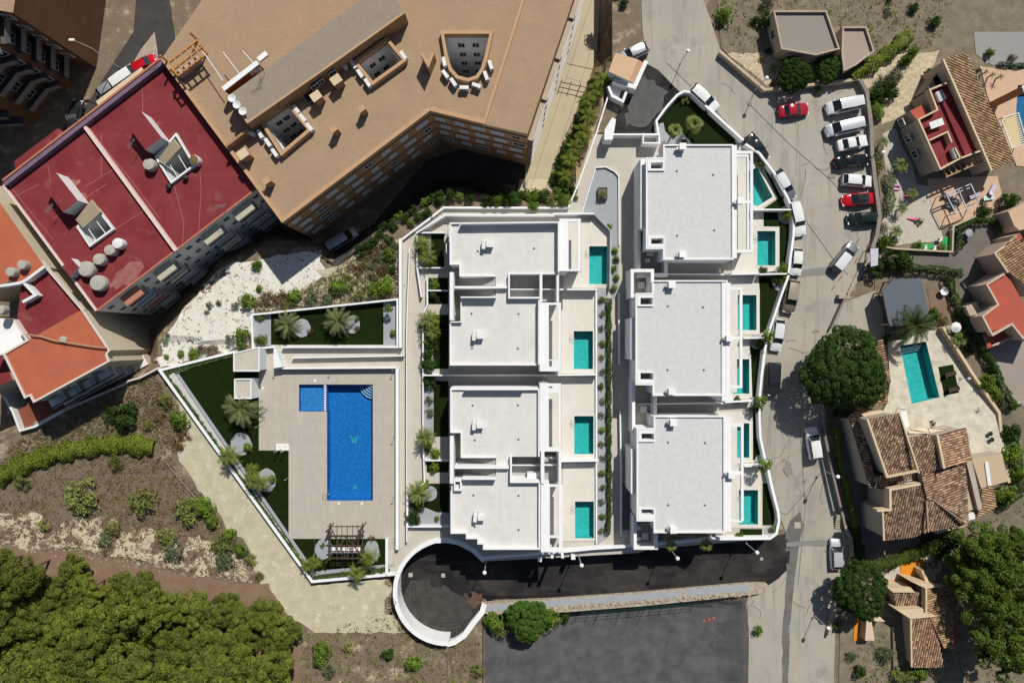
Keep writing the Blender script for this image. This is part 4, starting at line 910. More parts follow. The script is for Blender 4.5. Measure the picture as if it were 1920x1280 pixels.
V3 = east_villa('southernmost white block of the east row with a speckled grey roof', [(1228.6, 782), (1356.5, 782), (1356.5, 996), (1228.4, 996), (1228.4, 974), (1196.5, 974), (1196.5, 805), (1228.6, 805)],
    [(bfaces(1197, 805.5, 1228, 828), bfaces(1203, 812.5, 1226.5, 824)), (bfaces(1197, 953, 1228, 973.5), bfaces(1203, 954.5, 1226, 964.5))],
    [bfaces(1356.8, 782, 1371.8, 996)], [bfaces(1372, 795, 1382, 977)],
    [([(1372, 796.5), (1394, 796.5)], 6), ([(1392, 794), (1392, 976)], 4.6), ([(1363, 886.5), (1392, 886.5)], 6), ([(1372, 975), (1392, 978)], 3)],
    None, [(1260, 791), (1260, 990), (1368, 888)], [(1252.5, 829), (1322, 830), (1253, 946), (1321.5, 946.5)],
    [((1182, 940), (1182, 830), 0.2, 5.2, 2, 4, 0.35, 0.6)], [[(1183, 842), (1196.2, 842), (1196.2, 925), (1183, 925)]], loc=(1290, 890))
# entrance courts between the blocks
for q, lb in ((([(1201, 432), (1214, 432), (1214, 466), (1246, 468), (1246, 512), (1201, 512)]), 'sunken white entrance court south-west of the northeast block'),
              (([(1188.5, 510), (1220.5, 510), (1220.5, 552), (1188.5, 552)]), 'open white stair tower at the northwest corner of the middle east block'),
              (([(1191, 719), (1226, 719), (1226, 806), (1191, 806)]), 'open white entrance court between the middle and southernmost east blocks'),
              (([(1194, 974), (1228, 974), (1228, 1024), (1194, 1024)]), 'dark open court at the southwest corner of the southernmost east block')):
    zt = 4.4 if '510' in str(q) and '552' in str(q) else 3.2
    cx = sum(a for a, _ in q)/len(q); cy = sum(c for _, c in q)/len(q)
    t = thing('entrance_court', lb, 'entrance court', P(cx, cy, 0))
    w = W(q, zt); b = MB(); b.strip(w, 0.42, 0, zt, True, 0, 1.0 if sum(w[i][0]*w[(i+1) % len(w)][1]-w[(i+1) % len(w)][0]*w[i][1] for i in range(len(w))) < 0 else -1.0); b.build('wall', WHITE, t)
    solid(t, 'floor', q, 0.5, 0, 0.5, PAVE); 
    b = MB(); b.box((0, 0, 0.3), (0.9, 0.9, 0.6)); b.build('planter', WHITE, t, loc=P(cx-3, cy+4, 0.5)); settle(t)
# gate piers by the south driveway
for i, (x, y, l) in enumerate(((1194, 984, 'upper square white pier at the south end of the driveway'), (1194, 1004, 'lower square white pier at the south end of the driveway'), (1188, 560, 'small square white pier below the stair tower'),
                               (1210, 491, 'small square white pier in the sunken court'), (1073, 1039, 'small white block on the wall above the lower road near the second lamp'), (1011, 1043, 'small white block on the wall above the lower road west of the pool terrace'))):
    b = MB(); b.box((0, 0, 0.7), (0.5, 0.42, 1.4)); b.box((0, 0, 1.44), (0.58, 0.5, 0.08)); tag(b.build('pier', WHITE, loc=P(x, y, 0.0), bevel=0.02), l, 'pier')
# steps down to the south gate
m = MB()
for i in range(16): m.prism(W(bfaces(1167, 905 + i*5.5, 1188, 910.4 + i*5.5), 0), -0.5, 0.02 + 0.0 + 0.12*((15-i)/15.0))
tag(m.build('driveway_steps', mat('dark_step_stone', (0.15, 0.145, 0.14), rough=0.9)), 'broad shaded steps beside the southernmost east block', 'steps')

# ---- community garden buildings
t = thing('garden_pavilion', 'flat beige-topped white pavilion at the northwest corner of the pool deck', 'pavilion', P(470, 675, 0))
solid(t, 'wall', [(440, 663), (485, 652.5), (485, 694), (440, 694)], 3.2, 0, 3.2, PAVE, WHITEW)
b = MB(); w = W([(440, 663), (485, 652.5), (485, 694), (440, 694)], 3.2); b.strip(w, 0.16, 3.2, 3.3, True, 0, -1 if False else 1); b.build('roof_edge', WHITE, t); settle(t)
t = thing('pump_house', 'small white pump house with a recessed flat roof under the big palm', 'pump house', P(460, 730, 0))
solid(t, 'wall', bfaces(439, 710, 471.5, 747.5), 2.9, 0, 2.7, PAVE, WHITEW); b = MB(); b.strip(W([(440, 711), (470.5, 711), (470.5, 746.5), (440, 746.5)], 2.9), 0.16, 2.7, 2.9, True); b.build('parapet', WHITE, t); settle(t)
t = thing('ramp_shelter', 'white wedge wall at the top of the access ramp', 'wall', P(523, 670, 0))
solid(t, 'wall', [(513, 655), (519, 655), (529, 688), (513, 690)], 1.6, 0, 1.6, WHITE); settle(t)
t = thing('outdoor_shower', 'white shower tray with two posts at the lawn corner of the pool deck', 'shower', P(530, 838, 0.08))
b = MB(); b.box((0, 0, 0.06), (1.8, 0.92, 0.12)); b.build('tray', WHITE, t, bevel=0.02)
for s in (-0.45, 0.45):
    b = MB(); b.box((s, -0.38, 1.1), (0.09, 0.09, 2.1)); b.box((s, -0.25, 2.12), (0.07, 0.35, 0.05)); b.lathe((s, -0.1, 2.06), [(0.11, 0), (0.11, 0.04)], 10); b.build('shower_post', METAL, t)
    b = MB(); b.lathe((s, 0.08, 0.12), [(0.07, 0), (0.07, 0.012)], 8); b.build('drain', DARKM, t)
# deck spotlights on poles
for i, (x, y, l) in enumerate(((519, 692, 'west end of the north deck wall'), (622, 691, 'middle of the north deck wall'), (739, 694, 'northeast corner of the pool deck'), (741, 816, 'east deck wall level with the turtle'),
                               (741, 928, 'east deck wall level with the pool ladder'), (487, 798, 'west deck edge by the big palm'), (541, 895, 'west deck edge beside the gravel circle'))):
    t = thing('garden_light', 'thin deck light post at the ' + l, 'garden light', P(x, y, 0.05), 0, 'light posts round the pool deck')
    b = MB(); b.tube([(0, 0, 0), (0, 0, 1.6)], 0.03); b.build('post', METAL, t); b = MB(); b.box((0.05, 0, 1.62), (0.3, 0.1, 0.06)); b.build('lamp_head', METAL, t)
for x, y in ((590.5, 713.7), (493, 727), (635.5, 943.8), (678.6, 943.4)):
    b = MB(); b.lathe((0, 0, 0), [(0.17, 0), (0.17, 0.025), (0.08, 0.03)], 14); tag(b.build('skimmer_lid', WHITE, loc=P(x, y, 0.08)), 'small round white skimmer lid set in the pool deck', 'skimmer lid', 'round lids set in the pool deck')
# stairs at the deck's southeast corner
t = thing('garden_steps', 'small white flight of steps at the southeast corner of the pool deck', 'steps', P(732, 1020, 0))
for i in range(5):
    b = MB(); b.prism(W(bfaces(728, 1010 + i*3.4, 740, 1013.2 + i*3.4), 0), -0.6, 0.4 - 0.07*i); b.build('step', PAVE, t)
solid(t, 'side_wall', bfaces(722.5, 1009, 727.5, 1078), 0.6, -0.5, 0.6, WHITE); settle(t)
# timber pergola
t = thing('timber_pergola', 'dark brown timber pergola with diagonal braces over the south end of the pool deck', 'pergola', P(649, 1015, 0.05)); ZPg = 2.5; o3 = Vector(t.location)
def bar(root, a, b2, w, h, z, m, name='beam', ext=0.0):
    A = P(*a, z); B = P(*b2, z); d = (B-A); L = d.length + 2*ext; c = (A+B)/2
    q = MB(); q.box((0, 0, 0), (L, w, h)); return q.build(name, m, root, loc=c - Vector(root.location), rot=math.atan2(d.y, d.x))
for x in (620, 679):
    for y in (988, 1044):
        q = MB(); q.box((0, 0, 1.2), (0.16, 0.16, 2.45)); q.build('post', WOOD, t, loc=P(x, y, 0.05) - o3)
for x in (619, 680): bar(t, (x, 980), (x, 1050), 0.14, 0.2, 2.5, WOOD)
for y in (986.5, 1003.5, 1004.5, 1022, 1033, 1046): bar(t, (614, y), (683, y), 0.11, 0.16, 2.68, WOOD, 'rafter')
for x in (632, 641, 651, 661, 671): bar(t, (x, 984), (x, 1049), 0.07, 0.10, 2.81, WOOD, 'batten')
for a, c in (((620, 988), (648, 1044)), ((679, 988), (651, 1044)), ((622, 1040), (650, 1006)), ((677, 1040), (650, 1006))): bar(t, a, c, 0.10, 0.12, 2.35, WOOD, 'brace')
for a, c in (((612, 998), (626, 979)), ((673, 998), (687, 978))): bar(t, a, c, 0.16, 0.10, 2.4, WOOD, 'brace')
b = MB(); b.box((0, 0, 0.25), (4.0, 0.8, 0.5)); tag(b.build('pergola_bench', WHITE, loc=P(651, 1030, 0.05), bevel=0.03), 'white masonry bench under the timber pergola', 'bench')
# planter box in the triangular gravel bed
t = thing('planter_box', 'dark square planter with a low olive shrub on the triangular gravel bed', 'planter', P(1129, 364, 0.03))
b = MB(); b.strip([(-0.6, -0.75), (0.6, -0.75), (0.6, 0.75), (-0.6, 0.75)], 0.1, 0, 0.75, True); b.prism([(-0.56, -0.7), (0.56, -0.7), (0.56, 0.7), (-0.56, 0.7)], 0, 0.62); b.build('box', mat('brown_grey_planter', (0.14, 0.12, 0.10), rough=0.8), t)
# ------------------------------------------------------------------ apartment blocks at the upper left
def Wz(poly, z): return [P(a, b, z).xy for a, b in poly]
ZF = 8.5; ZG = -6.2
T = thing('apartment_block', 'large tan flat-roofed apartment block with three light wells and brick-brown facades', 'apartment block', P(740, 150, 0))
FP = [(302, 112), (531, 419), (807, 210), (989, 254), (1095, -60), (420, -60)]
W1 = [(497, 230), (541, 200), (580, 247), (533, 287)]; W2 = [(673, 122), (702, 157), (756, 118), (727, 83)]
W3 = [(834, 70), (841, 112), (848, 133), (860, 147), (878, 152), (893, 147), (902, 134), (909, 112), (918, 70)]
b = MB(); b.prism(Wz(FP, ZF), ZG, ZF, holes=[Wz(h, ZF) for h in (W1, W2, W3)], mt=0, ms=1); b.build('wall', [TANROOF, BRICKW], T)
wlm = mat('light_well_render', (0.74, 0.75, 0.75), (0.64, 0.65, 0.65), 0.9, 0.6, 0.5, 0.06)
for h in (W1, W2, W3):
    wh = [tuple(p) for p in Wz(h, ZF)]; a = sum(wh[i][0]*wh[(i+1) % len(wh)][1]-wh[(i+1) % len(wh)][0]*wh[i][1] for i in range(len(wh)))
    if a < 0: wh.reverse()
    wi = inset(wh, 0.03); q = MB(); n = len(wi)
    for i in range(n): p, r = wi[i], wi[(i+1) % n]; q.quad((*r, ZG+1), (*p, ZG+1), (*p, ZF-0.1), (*r, ZF-0.1))
    k = len(q.v); q.v += [(x, y, ZG+1) for x, y in wi]
    for tr in tessellate_polygon([[Vector((x, y, 0)) for x, y in wi]]): q.f.append(tuple(k+i for i in tr)); q.m.append(0)
    q.build('light_well_lining', wlm, T)
    q = MB(); q.strip(wh, 0.42, ZF, ZF+0.95, True, 0, -1.0); q.build('light_well_rim', BRICKT, T)
    # small windows on the well walls
    for i in range(n):
        p, r = Vector(wi[i]), Vector(wi[(i+1) % n])
        if (r-p).length < 3: continue
        d = (r-p).normalized(); nn = Vector((-d.y, d.x)); ang = math.atan2(nn.y, nn.x) + math.pi/2
        for fl_ in range(4):
            for t_ in (0.33, 0.66): window(T, p + d*(r-p).length*t_ + nn*0.03, ang, ZF-2.2-2.9*fl_, 0.9, 1.2)
for (a, c) in (((531, 419), (807, 210)), ((807, 210), (989, 254))):
    pa, pb = P(*a, ZF), P(*c, ZF); L = (pb-pa).length
    q = MB(); q.strip([pa.xy, pb.xy], 0.5, ZF, ZF+0.45, False, 0, 1.0); q.build('coping', BRICKT, T)
    cols = 8 if a[0] == 531 else 5
    rr = random.Random(3)
    d = (pb-pa).normalized(); n = Vector((d.y, -d.x)); ang = math.atan2(n.y, n.x) + math.pi/2
    for r_ in range(4):
        z = ZF - 2.0 - 2.85*r_
        q = MB(); q.strip([(pa + n.to_3d()*0.05).xy, (pb + n.to_3d()*0.05).xy], 0.09, z+1.15, z+1.3); q.build('string_course', mat('dark_brown_band', (0.20, 0.10, 0.05), rough=0.9), T)
        for c_ in range(cols):
            w = rr.choice((1.1, 1.3, 1.7)); s_ = L*(c_+0.5)/cols + (0.25 if r_ % 2 else -0.2)
            window(T, (pa + d*s_).xy + n.xy*0.03, ang, z, w, 1.0, SHUT if rr.random() < 0.8 else GLASS, PLAST)
pa, pb = P(989, 254, ZF), P(1095, -60, ZF); d = (pb-pa).normalized(); n = Vector((d.y, -d.x, 0)); ang = math.atan2(d.y, d.x); L = (pb-pa).length
for r_ in range(5):
    z = ZF - 2.6*r_ - 2.6
    for c_ in range(4):
        s_ = L*(c_+0.5)/4; q = MB()
        q.box((0, 0, 0), (L/4-0.5, 0.8, 0.1))
        q.build('balcony', TANW, T, loc=pa + d*s_ + n*0.42 + Vector((0, 0, z-ZF)), rot=ang)
        q = MB()
        for k in range(5): q.box((0, -0.38, 0.25 + 0.2*k), (L/4-0.6, 0.04, 0.07))
        q.build('balcony_rail', PLAST, T, loc=pa + d*s_ + n*0.42 + Vector((0, 0, z-ZF)), rot=ang)
    
q = MB(); q.prism(Wz([(907.7, 233.5), (989, 251), (1095, -60), (1000, -60)], 9.3), ZF, 9.3, mt=0, ms=1); q.build('east_wing_roof', [TANROOF, BRICKT], T)
q = MB(); q.strip(Wz([(907, 233), (950, 99), (1000, -60)], 9.6), 0.35, ZF, 9.75); q.build('wing_coping', BRICKT, T)
q = MB(); q.strip(Wz([(304, 113), (531, 419)], ZF), 0.45, ZF, ZF+0.5, False, 0, 1.0); q.build('coping', BRICKT, T)
q = MB(); q.prism(Wz([(426, 181), (464, 233.5), (650, 103), (760, 25), (720, -30)], 11.2), ZF, 11.2, mt=0, ms=1); q.build('penthouse', [GREYROOF, BRICKW], T)
q = MB(); q.strip(Wz([(427, 181), (464, 232.5), (650, 103), (760, 25)], 11.3), 0.25, 11.2, 11.38, False, 0, 1.0); q.build('penthouse_coping', BRICKT, T)
for x, y in ((512, 207), (590, 160), (600, 152), (623, 135)): 
    pa = P(x, y+1.5, 10.1); window(T, pa.xy, math.atan2(130.5, 186), 9.9, 1.0, 0.9)
q = MB(); q.prism(Wz([(596, 176), (578, 189), (562, 170), (578, 158)], 9.9), ZF, 9.0); q.build('doorway_step', DARKM, T)
q = MB(); q.strip(Wz([(418, 167), (483, 117)], 11.0), 0.45, ZF, 11.0); q.build('screen_wall', mat('rust_red_wall', (0.26, 0.085, 0.03), rough=0.9), T)
q = MB(); q.strip(Wz([(418, 167), (483, 117)], 11.2), 0.6, 11.0, 11.2); q.build('screen_coping', WHITE, T)
q = MB(); q.strip(Wz([(484, 112), (500, 99)], 11.2), 0.6, 10.8, 11.2); q.build('screen_coping', WHITE, T)
for a, c in (((380, 96), (418, 152)), ((418, 98), (450, 140)), ((455, 96), (478, 122))):
    q = MB(); q.tube([P(*a, 10.9), P(*c, 10.9)], 0.06); q.build('awning_rod', PLAST, T)
q = MB(); q.strip(Wz([(423, 275), (466, 242)], 9.8), 0.3, ZF, 9.9); q.build('terrace_wall', BRICKW, T)
q = MB(); q.strip(Wz([(333, 140), (372, 108)], 9.6), 0.5, ZF, 9.7); q.build('terrace_wall', mat('dusty_pink_coping', (0.42, 0.33, 0.30), rough=0.9), T)
q = MB(); q.strip(Wz([(790, 99), (803, 122), (812, 99)], 11), 0.35, ZF, 11); q.build('tank_screen', BRICKT, T)
settle(T)
# timber pergola on the block's roof
t = thing('roof_pergola', 'orange slatted pergola at the top-left corner of the tan roof', 'pergola', P(340, 115, ZF)); o3 = Vector(t.location)
om = mat('orange_timber', (0.46, 0.22, 0.08), rough=0.8)
for k in range(6):
    a, c = (316 + k*11, 118 - k*8.5), (334 + k*11, 143 - k*8.5)
    A, B = P(*a, 10.9), P(*c, 10.9); q = MB(); dd = B-A; q.box((0, 0, 0), (dd.length, 0.14, 0.2)); q.build('slat', om, t, loc=(A+B)/2 - o3, rot=math.atan2(dd.y, dd.x))
for s_ in (0, 0.5, 1):
    a, c = (316 + 18*s_, 118 + 25*s_), (371 + 18*s_, 75.5 + 25*s_)
    A, B = P(*a, 10.75), P(*c, 10.75); q = MB(); dd = B-A; q.box((0, 0, 0), (dd.length, 0.2, 0.26)); q.build('beam', om, t, loc=(A+B)/2 - o3, rot=math.atan2(dd.y, dd.x))
for a in ((317, 118), (334, 143), (371, 76), (388, 100)):
    q = MB(); q.box((0, 0, 1.1), (0.2, 0.2, 2.2)); q.build('post', om, t, loc=P(*a, ZF) - o3)
# plant on the roof
ACL = [(492, 255, 62, 'dark-side unit left of the first light well'), (506.5, 271, 55, 'middle unit on the left side of the first light well'), (519, 290, 55, 'unit at the bottom corner of the first light well'),
       (559, 209, 52, 'upper unit on the right side of the first light well'), (571, 225, 52, 'middle unit on the right side of the first light well'), (583.5, 242, 52, 'unit at the right corner of the first light well'),
       (665, 126, 55, 'upper unit on the left side of the middle light well'), (677.5, 143, 55, 'middle unit on the left side of the middle light well'), (691.5, 160, 55, 'unit at the bottom corner of the middle light well'),
       (758, 109, 55, 'unit at the right corner of the middle light well'), (834, 121, 80, 'unit at the left tip of the rounded light well'), (836, 144, 52, 'unit on the left shoulder of the rounded light well'),
       (851, 159, 55, 'unit below the left curve of the rounded light well'), (871, 169, 0, 'unit at the very bottom of the rounded light well'), (894, 165, 20, 'unit below the right curve of the rounded light well'),
       (911.5, 147, 70, 'unit on the right shoulder of the rounded light well'), (920, 127, 72, 'unit at the right tip of the rounded light well'), (473, 253, 20, 'lone unit in shade beside the left terrace wall'), (645, 127, 30, 'lone unit in shade against the penthouse wall')]
for x, y, a, l in ACL: ac_unit(x, y, ZF, -a if x not in (492,) else -62, 'white air conditioner, ' + l, 'units round the light wells of the tan roof', 1.22)
for x, y, l, s_ in ((600, 190, 'left of the two shafts beside the penthouse', 1.2), (637, 160, 'right of the two shafts beside the penthouse', 1.2), (466, 296, 'near the bottom left terrace wall', 1.2), (684, 213, 'right one of the pair in the middle of the tan roof', 0.8),
                    (633, 250, 'left one of the pair in the middle of the tan roof', 0.8), (509, 345, 'closest to the south corner of the tan roof', 0.85)):
    t = thing('roof_chimney', 'brown brick chimney shaft ' + l, 'chimney', P(x, y, ZF), R(35), 'chimney shafts on the tan roof')
    q = MB(); q.box((0, 0, 0.8), (1.0*s_, 0.8*s_, 1.6)); q.build('shaft', BRICKW, t); q = MB(); q.box((0, 0, 1.85), (1.1*s_, 0.9*s_, 0.12)); q.build('cap', CREAMW if s_ > 1 else BRICKT, t)
    q = MB()
    for sx in (-1, 1):
        for sy in (-1, 1): q.box((0.4*s_*sx, 0.3*s_*sy, 1.7), (0.12, 0.12, 0.2))
    q.build('cap_foot', BRICKT, t)
def antenna(x, y, z, label, h=2.2, rot=0.0, tilt=0):
    t = thing('tv_antenna', label, 'antenna', P(x, y, z), rot); q = MB(); q.tube([(0, 0, 0), (0.0, 0, h)], 0.03, 5); q.build('mast', METAL, t)
    q = MB(); q.tube([(-0.7, 0, h), (0.7, 0, h)], 0.02, 4)
    for k in range(8): q.tube([(-0.65+k*0.18, -0.35+k*0.02, h), (-0.65+k*0.18, 0.35-k*0.02, h)], 0.012, 4)
    q.build('aerial', METAL, t)
for a in ((490, 145, 11.2, 'spiky television aerial at the edge of the grey penthouse roof', 2.0, 0.5), (497, 138, 11.2, 'second television aerial behind the spiky one on the penthouse roof', 1.6, 1.5), (303, 114, 7.5, 'television aerial at the top corner of the red roof', 2.6, 0.3),
          (263, 278, 7.5, 'cross-shaped aerial beside the left wall of the upper red stair hut', 2.2, 0.9), (425, 392, 7.5, 'bare aerial near the south edge of the upper red roof', 2.0, 0.2), (112, 396, 7.5, 'aerial beside the lower red stair hut', 2.0, 0.9), (148, 226, 7.6, 'aerial at the head of the parapet dividing the red roofs', 1.6, 0.2)): antenna(*a)
for i, (x, y, l) in enumerate(((439, 188, 'uppermost'), (448, 200, 'middle'), (459, 212, 'lowest'))):
    t = thing('satellite_dish', l + ' of the three white dishes on the edge of the penthouse roof', 'satellite dish', P(x, y, 11.2)); q = MB(); q.lathe((0, 0, 0.5), [(0.02, 0), (0.3, 0.06), (0.5, 0.2), (0.48, 0.2), (0.3, 0.08), (0.02, 0.03)], 16); q.build('dish', PLAST, t, smooth=True)
    q = MB(); q.tube([(0, 0, 0), (0, 0, 0.5)], 0.04); q.build('mast', METAL, t)

# red-roofed block
ZRd = 7.5
T = thing('apartment_block', 'red-roofed grey apartment block with two stair wells and a dividing parapet', 'apartment block', P(240, 350, 0))
SEAM = mat('roof_seam_line', (0.34, 0.13, 0.13), rough=0.8)
for pts in ([(160, 235), (240, 330), (300, 410)], [(265, 150), (268, 190), (266, 270)], [(90, 310), (97, 350), (110, 400)], [(200, 345), (100, 410)], [(225, 310), (160, 350)], [(375, 320), (377, 360), (372, 440)], [(325, 340), (345, 420), (342, 455)], [(20, 350), (60, 400), (100, 450)], [(215, 430), (270, 395)], [(25, 370), (75, 345)], [(190, 250), (190, 330)]):
    q = MB(); q.strip([P(x, y, 7.5).xy for x, y in pts], 0.07, 7.5, 7.515); q.build('roof_seam', SEAM, T)
for k, (cx, cy, rx, ry) in enumerate(((240, 515, 30, 16), (222, 528, 18, 10), (128, 352, 22, 12), (150, 375, 16, 10))):
    q = MB(); q.prism(Wz(blob(cx, cy, rx, ry, 20, 0.25, k, -0.6), 7.5), 7.49, 7.508 + k*0.003); q.build('dust_stain', mat('dusty_pink_stain', (0.31, 0.15, 0.12), (0.27, 0.08, 0.08), 0.85, 1.5, 0.7, 0.15), T)
WA = [(298, 297), (333, 257), (365, 311), (325, 341)]; WB = [(152, 427), (187, 396), (213, 430), (173, 459)]
q = MB(); q.prism(Wz([(3, 345), (302, 112), (478, 355), (180, 583)], ZRd), ZG, ZRd, holes=[Wz(WA, ZRd), Wz(WB, ZRd)], mt=0, ms=1); q.build('wall', [REDROOF, GREYW], T)
for h in (WA, WB):
    wh = [tuple(p) for p in Wz(h, ZRd)]; a = sum(wh[i][0]*wh[(i+1) % 4][1]-wh[(i+1) % 4][0]*wh[i][1] for i in range(4))
    if a < 0: wh.reverse()
    wi = inset(wh, 0.03); q = MB()
    for i in range(4): p, r = wi[i], wi[(i+1) % 4]; q.quad((*r, 0), (*p, 0), (*p, ZRd), (*r, ZRd))
    q.quad(*[(x, y, 0.0) for x, y in wi]); q.build('stair_well_lining', wlm, T)
    q = MB(); q.strip(wh, 0.25, ZRd, ZRd+0.5, True, 0, -1.0); q.build('stair_well_rim', PLAST, T)
    c = sum((Vector(p) for p in wi), Vector((0, 0)))/4
    for k in (-0.25, 0.2):
        A = Vector(wi[0])*(0.5-k) + Vector(wi[1])*(0.5+k); B = Vector(wi[3])*(0.5-k) + Vector(wi[2])*(0.5+k)
        q = MB(); q.tube([(*A, ZRd+0.3), (*B, ZRd+0.3)], 0.06); q.build('well_bar', PLAST, T)
COR = mat('ribbed_translucent_sheet', (0.42, 0.36, 0.24), (0.30, 0.26, 0.18), 0.6, 3, 0.5, 0.05)
for q4 in ([(296, 300), (326, 260), (339, 276), (310, 309)], [(142, 412), (172, 374), (190, 397), (157, 427)]):
    A, B, C_, D = [P(x, y, ZRd+0.9) for x, y in q4]
    n_ = 12
    for k in range(n_):
        f0, f1 = k/n_, (k+0.6)/n_
        a, c = A.lerp(B, f0), A.lerp(B, f1); e, g = D.lerp(C_, f0), D.lerp(C_, f1)
        q = MB(); q.prism([a.xy, c.xy, g.xy, e.xy], ZRd+0.85, ZRd+0.95); q.build('roof_rib', COR, T)
    q = MB(); q.prism([A.xy, B.xy, C_.xy, D.xy], ZRd+0.7, ZRd+0.84); q.build('awning_sheet', COR, T)
PURP = mat('purple_grey_paint', (0.19, 0.13, 0.19), (0.15, 0.10, 0.15), 0.8, 0.8, 0.5, 0.06)
def hut(poly, h, lab_wallE):
    q = MB(); q.prism(Wz(poly, ZRd+h), ZRd, ZRd+h, mt=0, ms=1); q.build('stair_hut', [REDROOF, PLAST], T)
hut([(234, 229), (265, 209), (303, 258), (272, 281)], 2.4, 0); hut([(78, 345), (105.5, 324), (146, 376), (118, 398)], 2.4, 0); hut([(116, 500), (133, 484), (148, 500), (131, 519)], 1.4, 0)
q = MB(); q.strip(Wz([(7, 343), (302, 115)], ZRd+0.9), 0.75, ZRd, ZRd+0.8, False, 0, 0); q.build('parapet', PURP, T)
q = MB(); q.strip(Wz([(6, 340), (301, 112)], ZRd+0.9), 0.25, ZRd+0.8, ZRd+0.95, False, 0, 1.0); q.build('coping', mat('orange_tile_edge', (0.42, 0.16, 0.10), rough=0.8), T)
q = MB(); q.strip(Wz([(150, 226), (329, 470)], ZRd+0.6), 0.42, ZRd, ZRd+0.6, False, 0, 0); q.build('parapet', mat('pink_white_coping', (0.66, 0.52, 0.48), rough=0.8), T)
q = MB(); q.strip(Wz([(6, 347), (180, 582)], ZRd+0.2), 0.3, ZRd, ZRd+0.2, False, 0, 0); q.build('parapet', MATS['pink_white_coping'], T)
q = MB(); q.strip(Wz([(181, 582), (478, 355)], ZRd+0.2), 0.22, ZRd, ZRd+0.15, False, 0, 0); q.build('edge_trim', MATS['orange_tile_edge'], T)
q = MB(); q.prism(Wz([(180, 190), (265, 126), (268, 134), (184, 198)], 6.6), 6.2, 6.6); q.build('upper_canopy', CREAMW, T)
q = MB(); q.prism(Wz([(26, 303), (108, 241), (118, 250), (30, 318)], 6.6), 3, 6.6); q.build('side_balcony', REDROOF, T)
pa, pb = P(180, 583, ZRd), P(478, 355, ZRd); L = (pb-pa).length; d = (pb-pa).normalized(); n = Vector((d.y, -d.x, 0)); ang = math.atan2(n.y, n.x) + math.pi/2
AWN = [mat('cream_awning', (0.50, 0.46, 0.36), rough=0.8), mat('orange_awning', (0.45, 0.20, 0.13), rough=0.8), mat('blue_grey_awning', (0.24, 0.33, 0.38), rough=0.8), mat('faded_red_awning', (0.36, 0.16, 0.15), rough=0.8)]
rr = random.Random(11)
BAL = MB(); BAL.box((0, 0, 0), (3.0, 1.3, 0.14)); BALM = BAL.mesh('balcony', GREYW)
BR = MB()
for k in range(4): BR.box((0, -0.62, 0.25 + 0.25*k), (3.0, 0.04, 0.05))
for sx in (-1.48, 1.48):
    BR.box((sx, 0, 1.0), (0.04, 1.25, 0.05)); BR.box((sx, 0, 0.5), (0.04, 1.25, 0.05)); BR.box((sx, -0.62, 0.5), (0.05, 0.05, 1.0))
BRM = BR.mesh('railing', DARKM)
for ci, t_ in enumerate((0.17, 0.38, 0.68, 0.88)):
    for r_ in range(4):
        z = ZRd - 3.1 - 2.8*r_; p = pa + d*L*t_ + n*0.67; p.z = z
        o = put('balcony', BALM, T, p, ang); put('railing', BRM, o)
        if (ci, r_) in ((0, 0), (0, 2), (1, 0), (2, 0), (3, 0), (2, 2), (0, 1), (1, 1)):
            a = MB(); a.quad((-1.4, 0.6, 2.0), (-1.4, -0.75, 1.7), (1.4, -0.75, 1.7), (1.4, 0.6, 2.0)); a.quad((-1.4, -0.75, 1.7), (-1.4, -0.75, 1.2), (1.4, -0.75, 1.2), (1.4, -0.75, 1.7))
            a.build('awning', AWN[{(0, 0): 1, (0, 2): 3, (0, 1): 2}.get((ci, r_), 0)], T, loc=p, rot=ang)
        window(T, (pa + d*L*t_).xy + n.xy*0.03, ang, z+1.1, 1.6, 2.0)
for t_ in (0.04, 0.27, 0.47, 0.54, 0.60, 0.78, 0.97):
    for r_ in range(4): window(T, (pa + d*L*t_).xy + n.xy*0.03, ang, ZRd - 1.9 - 2.8*r_, 0.8, 0.9)
settle(T)
TK = [(229, 458.6, 0.72, 'bluish-white round tank, uppermost of the five beside the red stair well', 0), (214, 471, 0.72, 'small grey round tank touching the bluish one', 1), (194, 488, 0.78, 'middle grey round tank with a white cover at its side', 1),
      (170, 506, 1.05, 'upper of the two large grey round tanks on the red roof', 1), (192, 532, 1.05, 'lower of the two large grey round tanks, nearest the roof edge', 1), (287, 312, 0.8, 'pale round tank left of the upper stair well', 1), (371, 304, 0.66, 'round tank with an open brown top right of the upper stair well', 2)]
for x, y, r, l, k in TK:
    t = thing('water_tank', l, 'water tank', P(x, y, ZRd)); m_ = (PLAST, CONC, mat('rusty_tank_lid', (0.16, 0.10, 0.05), rough=0.8))[k]
    q = MB(); q.lathe((0, 0, 0), [(r*0.94, 0), (r, 0.5), (r*0.97, 1.0), (r*0.9, 1.1)], 24); q.build('tank', PLAST if k == 2 else m_, t, smooth=False)
    q = MB(); q.lathe((0, 0, 1.1), [(r*0.86, 0), (r*0.86, 0.06), (r*0.3, 0.12)], 24); q.build('lid', m_, t)
for x, y, l in ((350, 335, 'black vent pot south-east of the upper stair well'), (319, 352, 'black vent pot at the tip of the upper stair well')):
    q = MB(); q.lathe((0, 0, 0), [(0.3, 0), (0.3, 0.5), (0.36, 0.55), (0.1, 0.7)], 14); tag(q.build('vent_pot', DARKM, loc=P(x, y, ZRd)), l, 'vent')

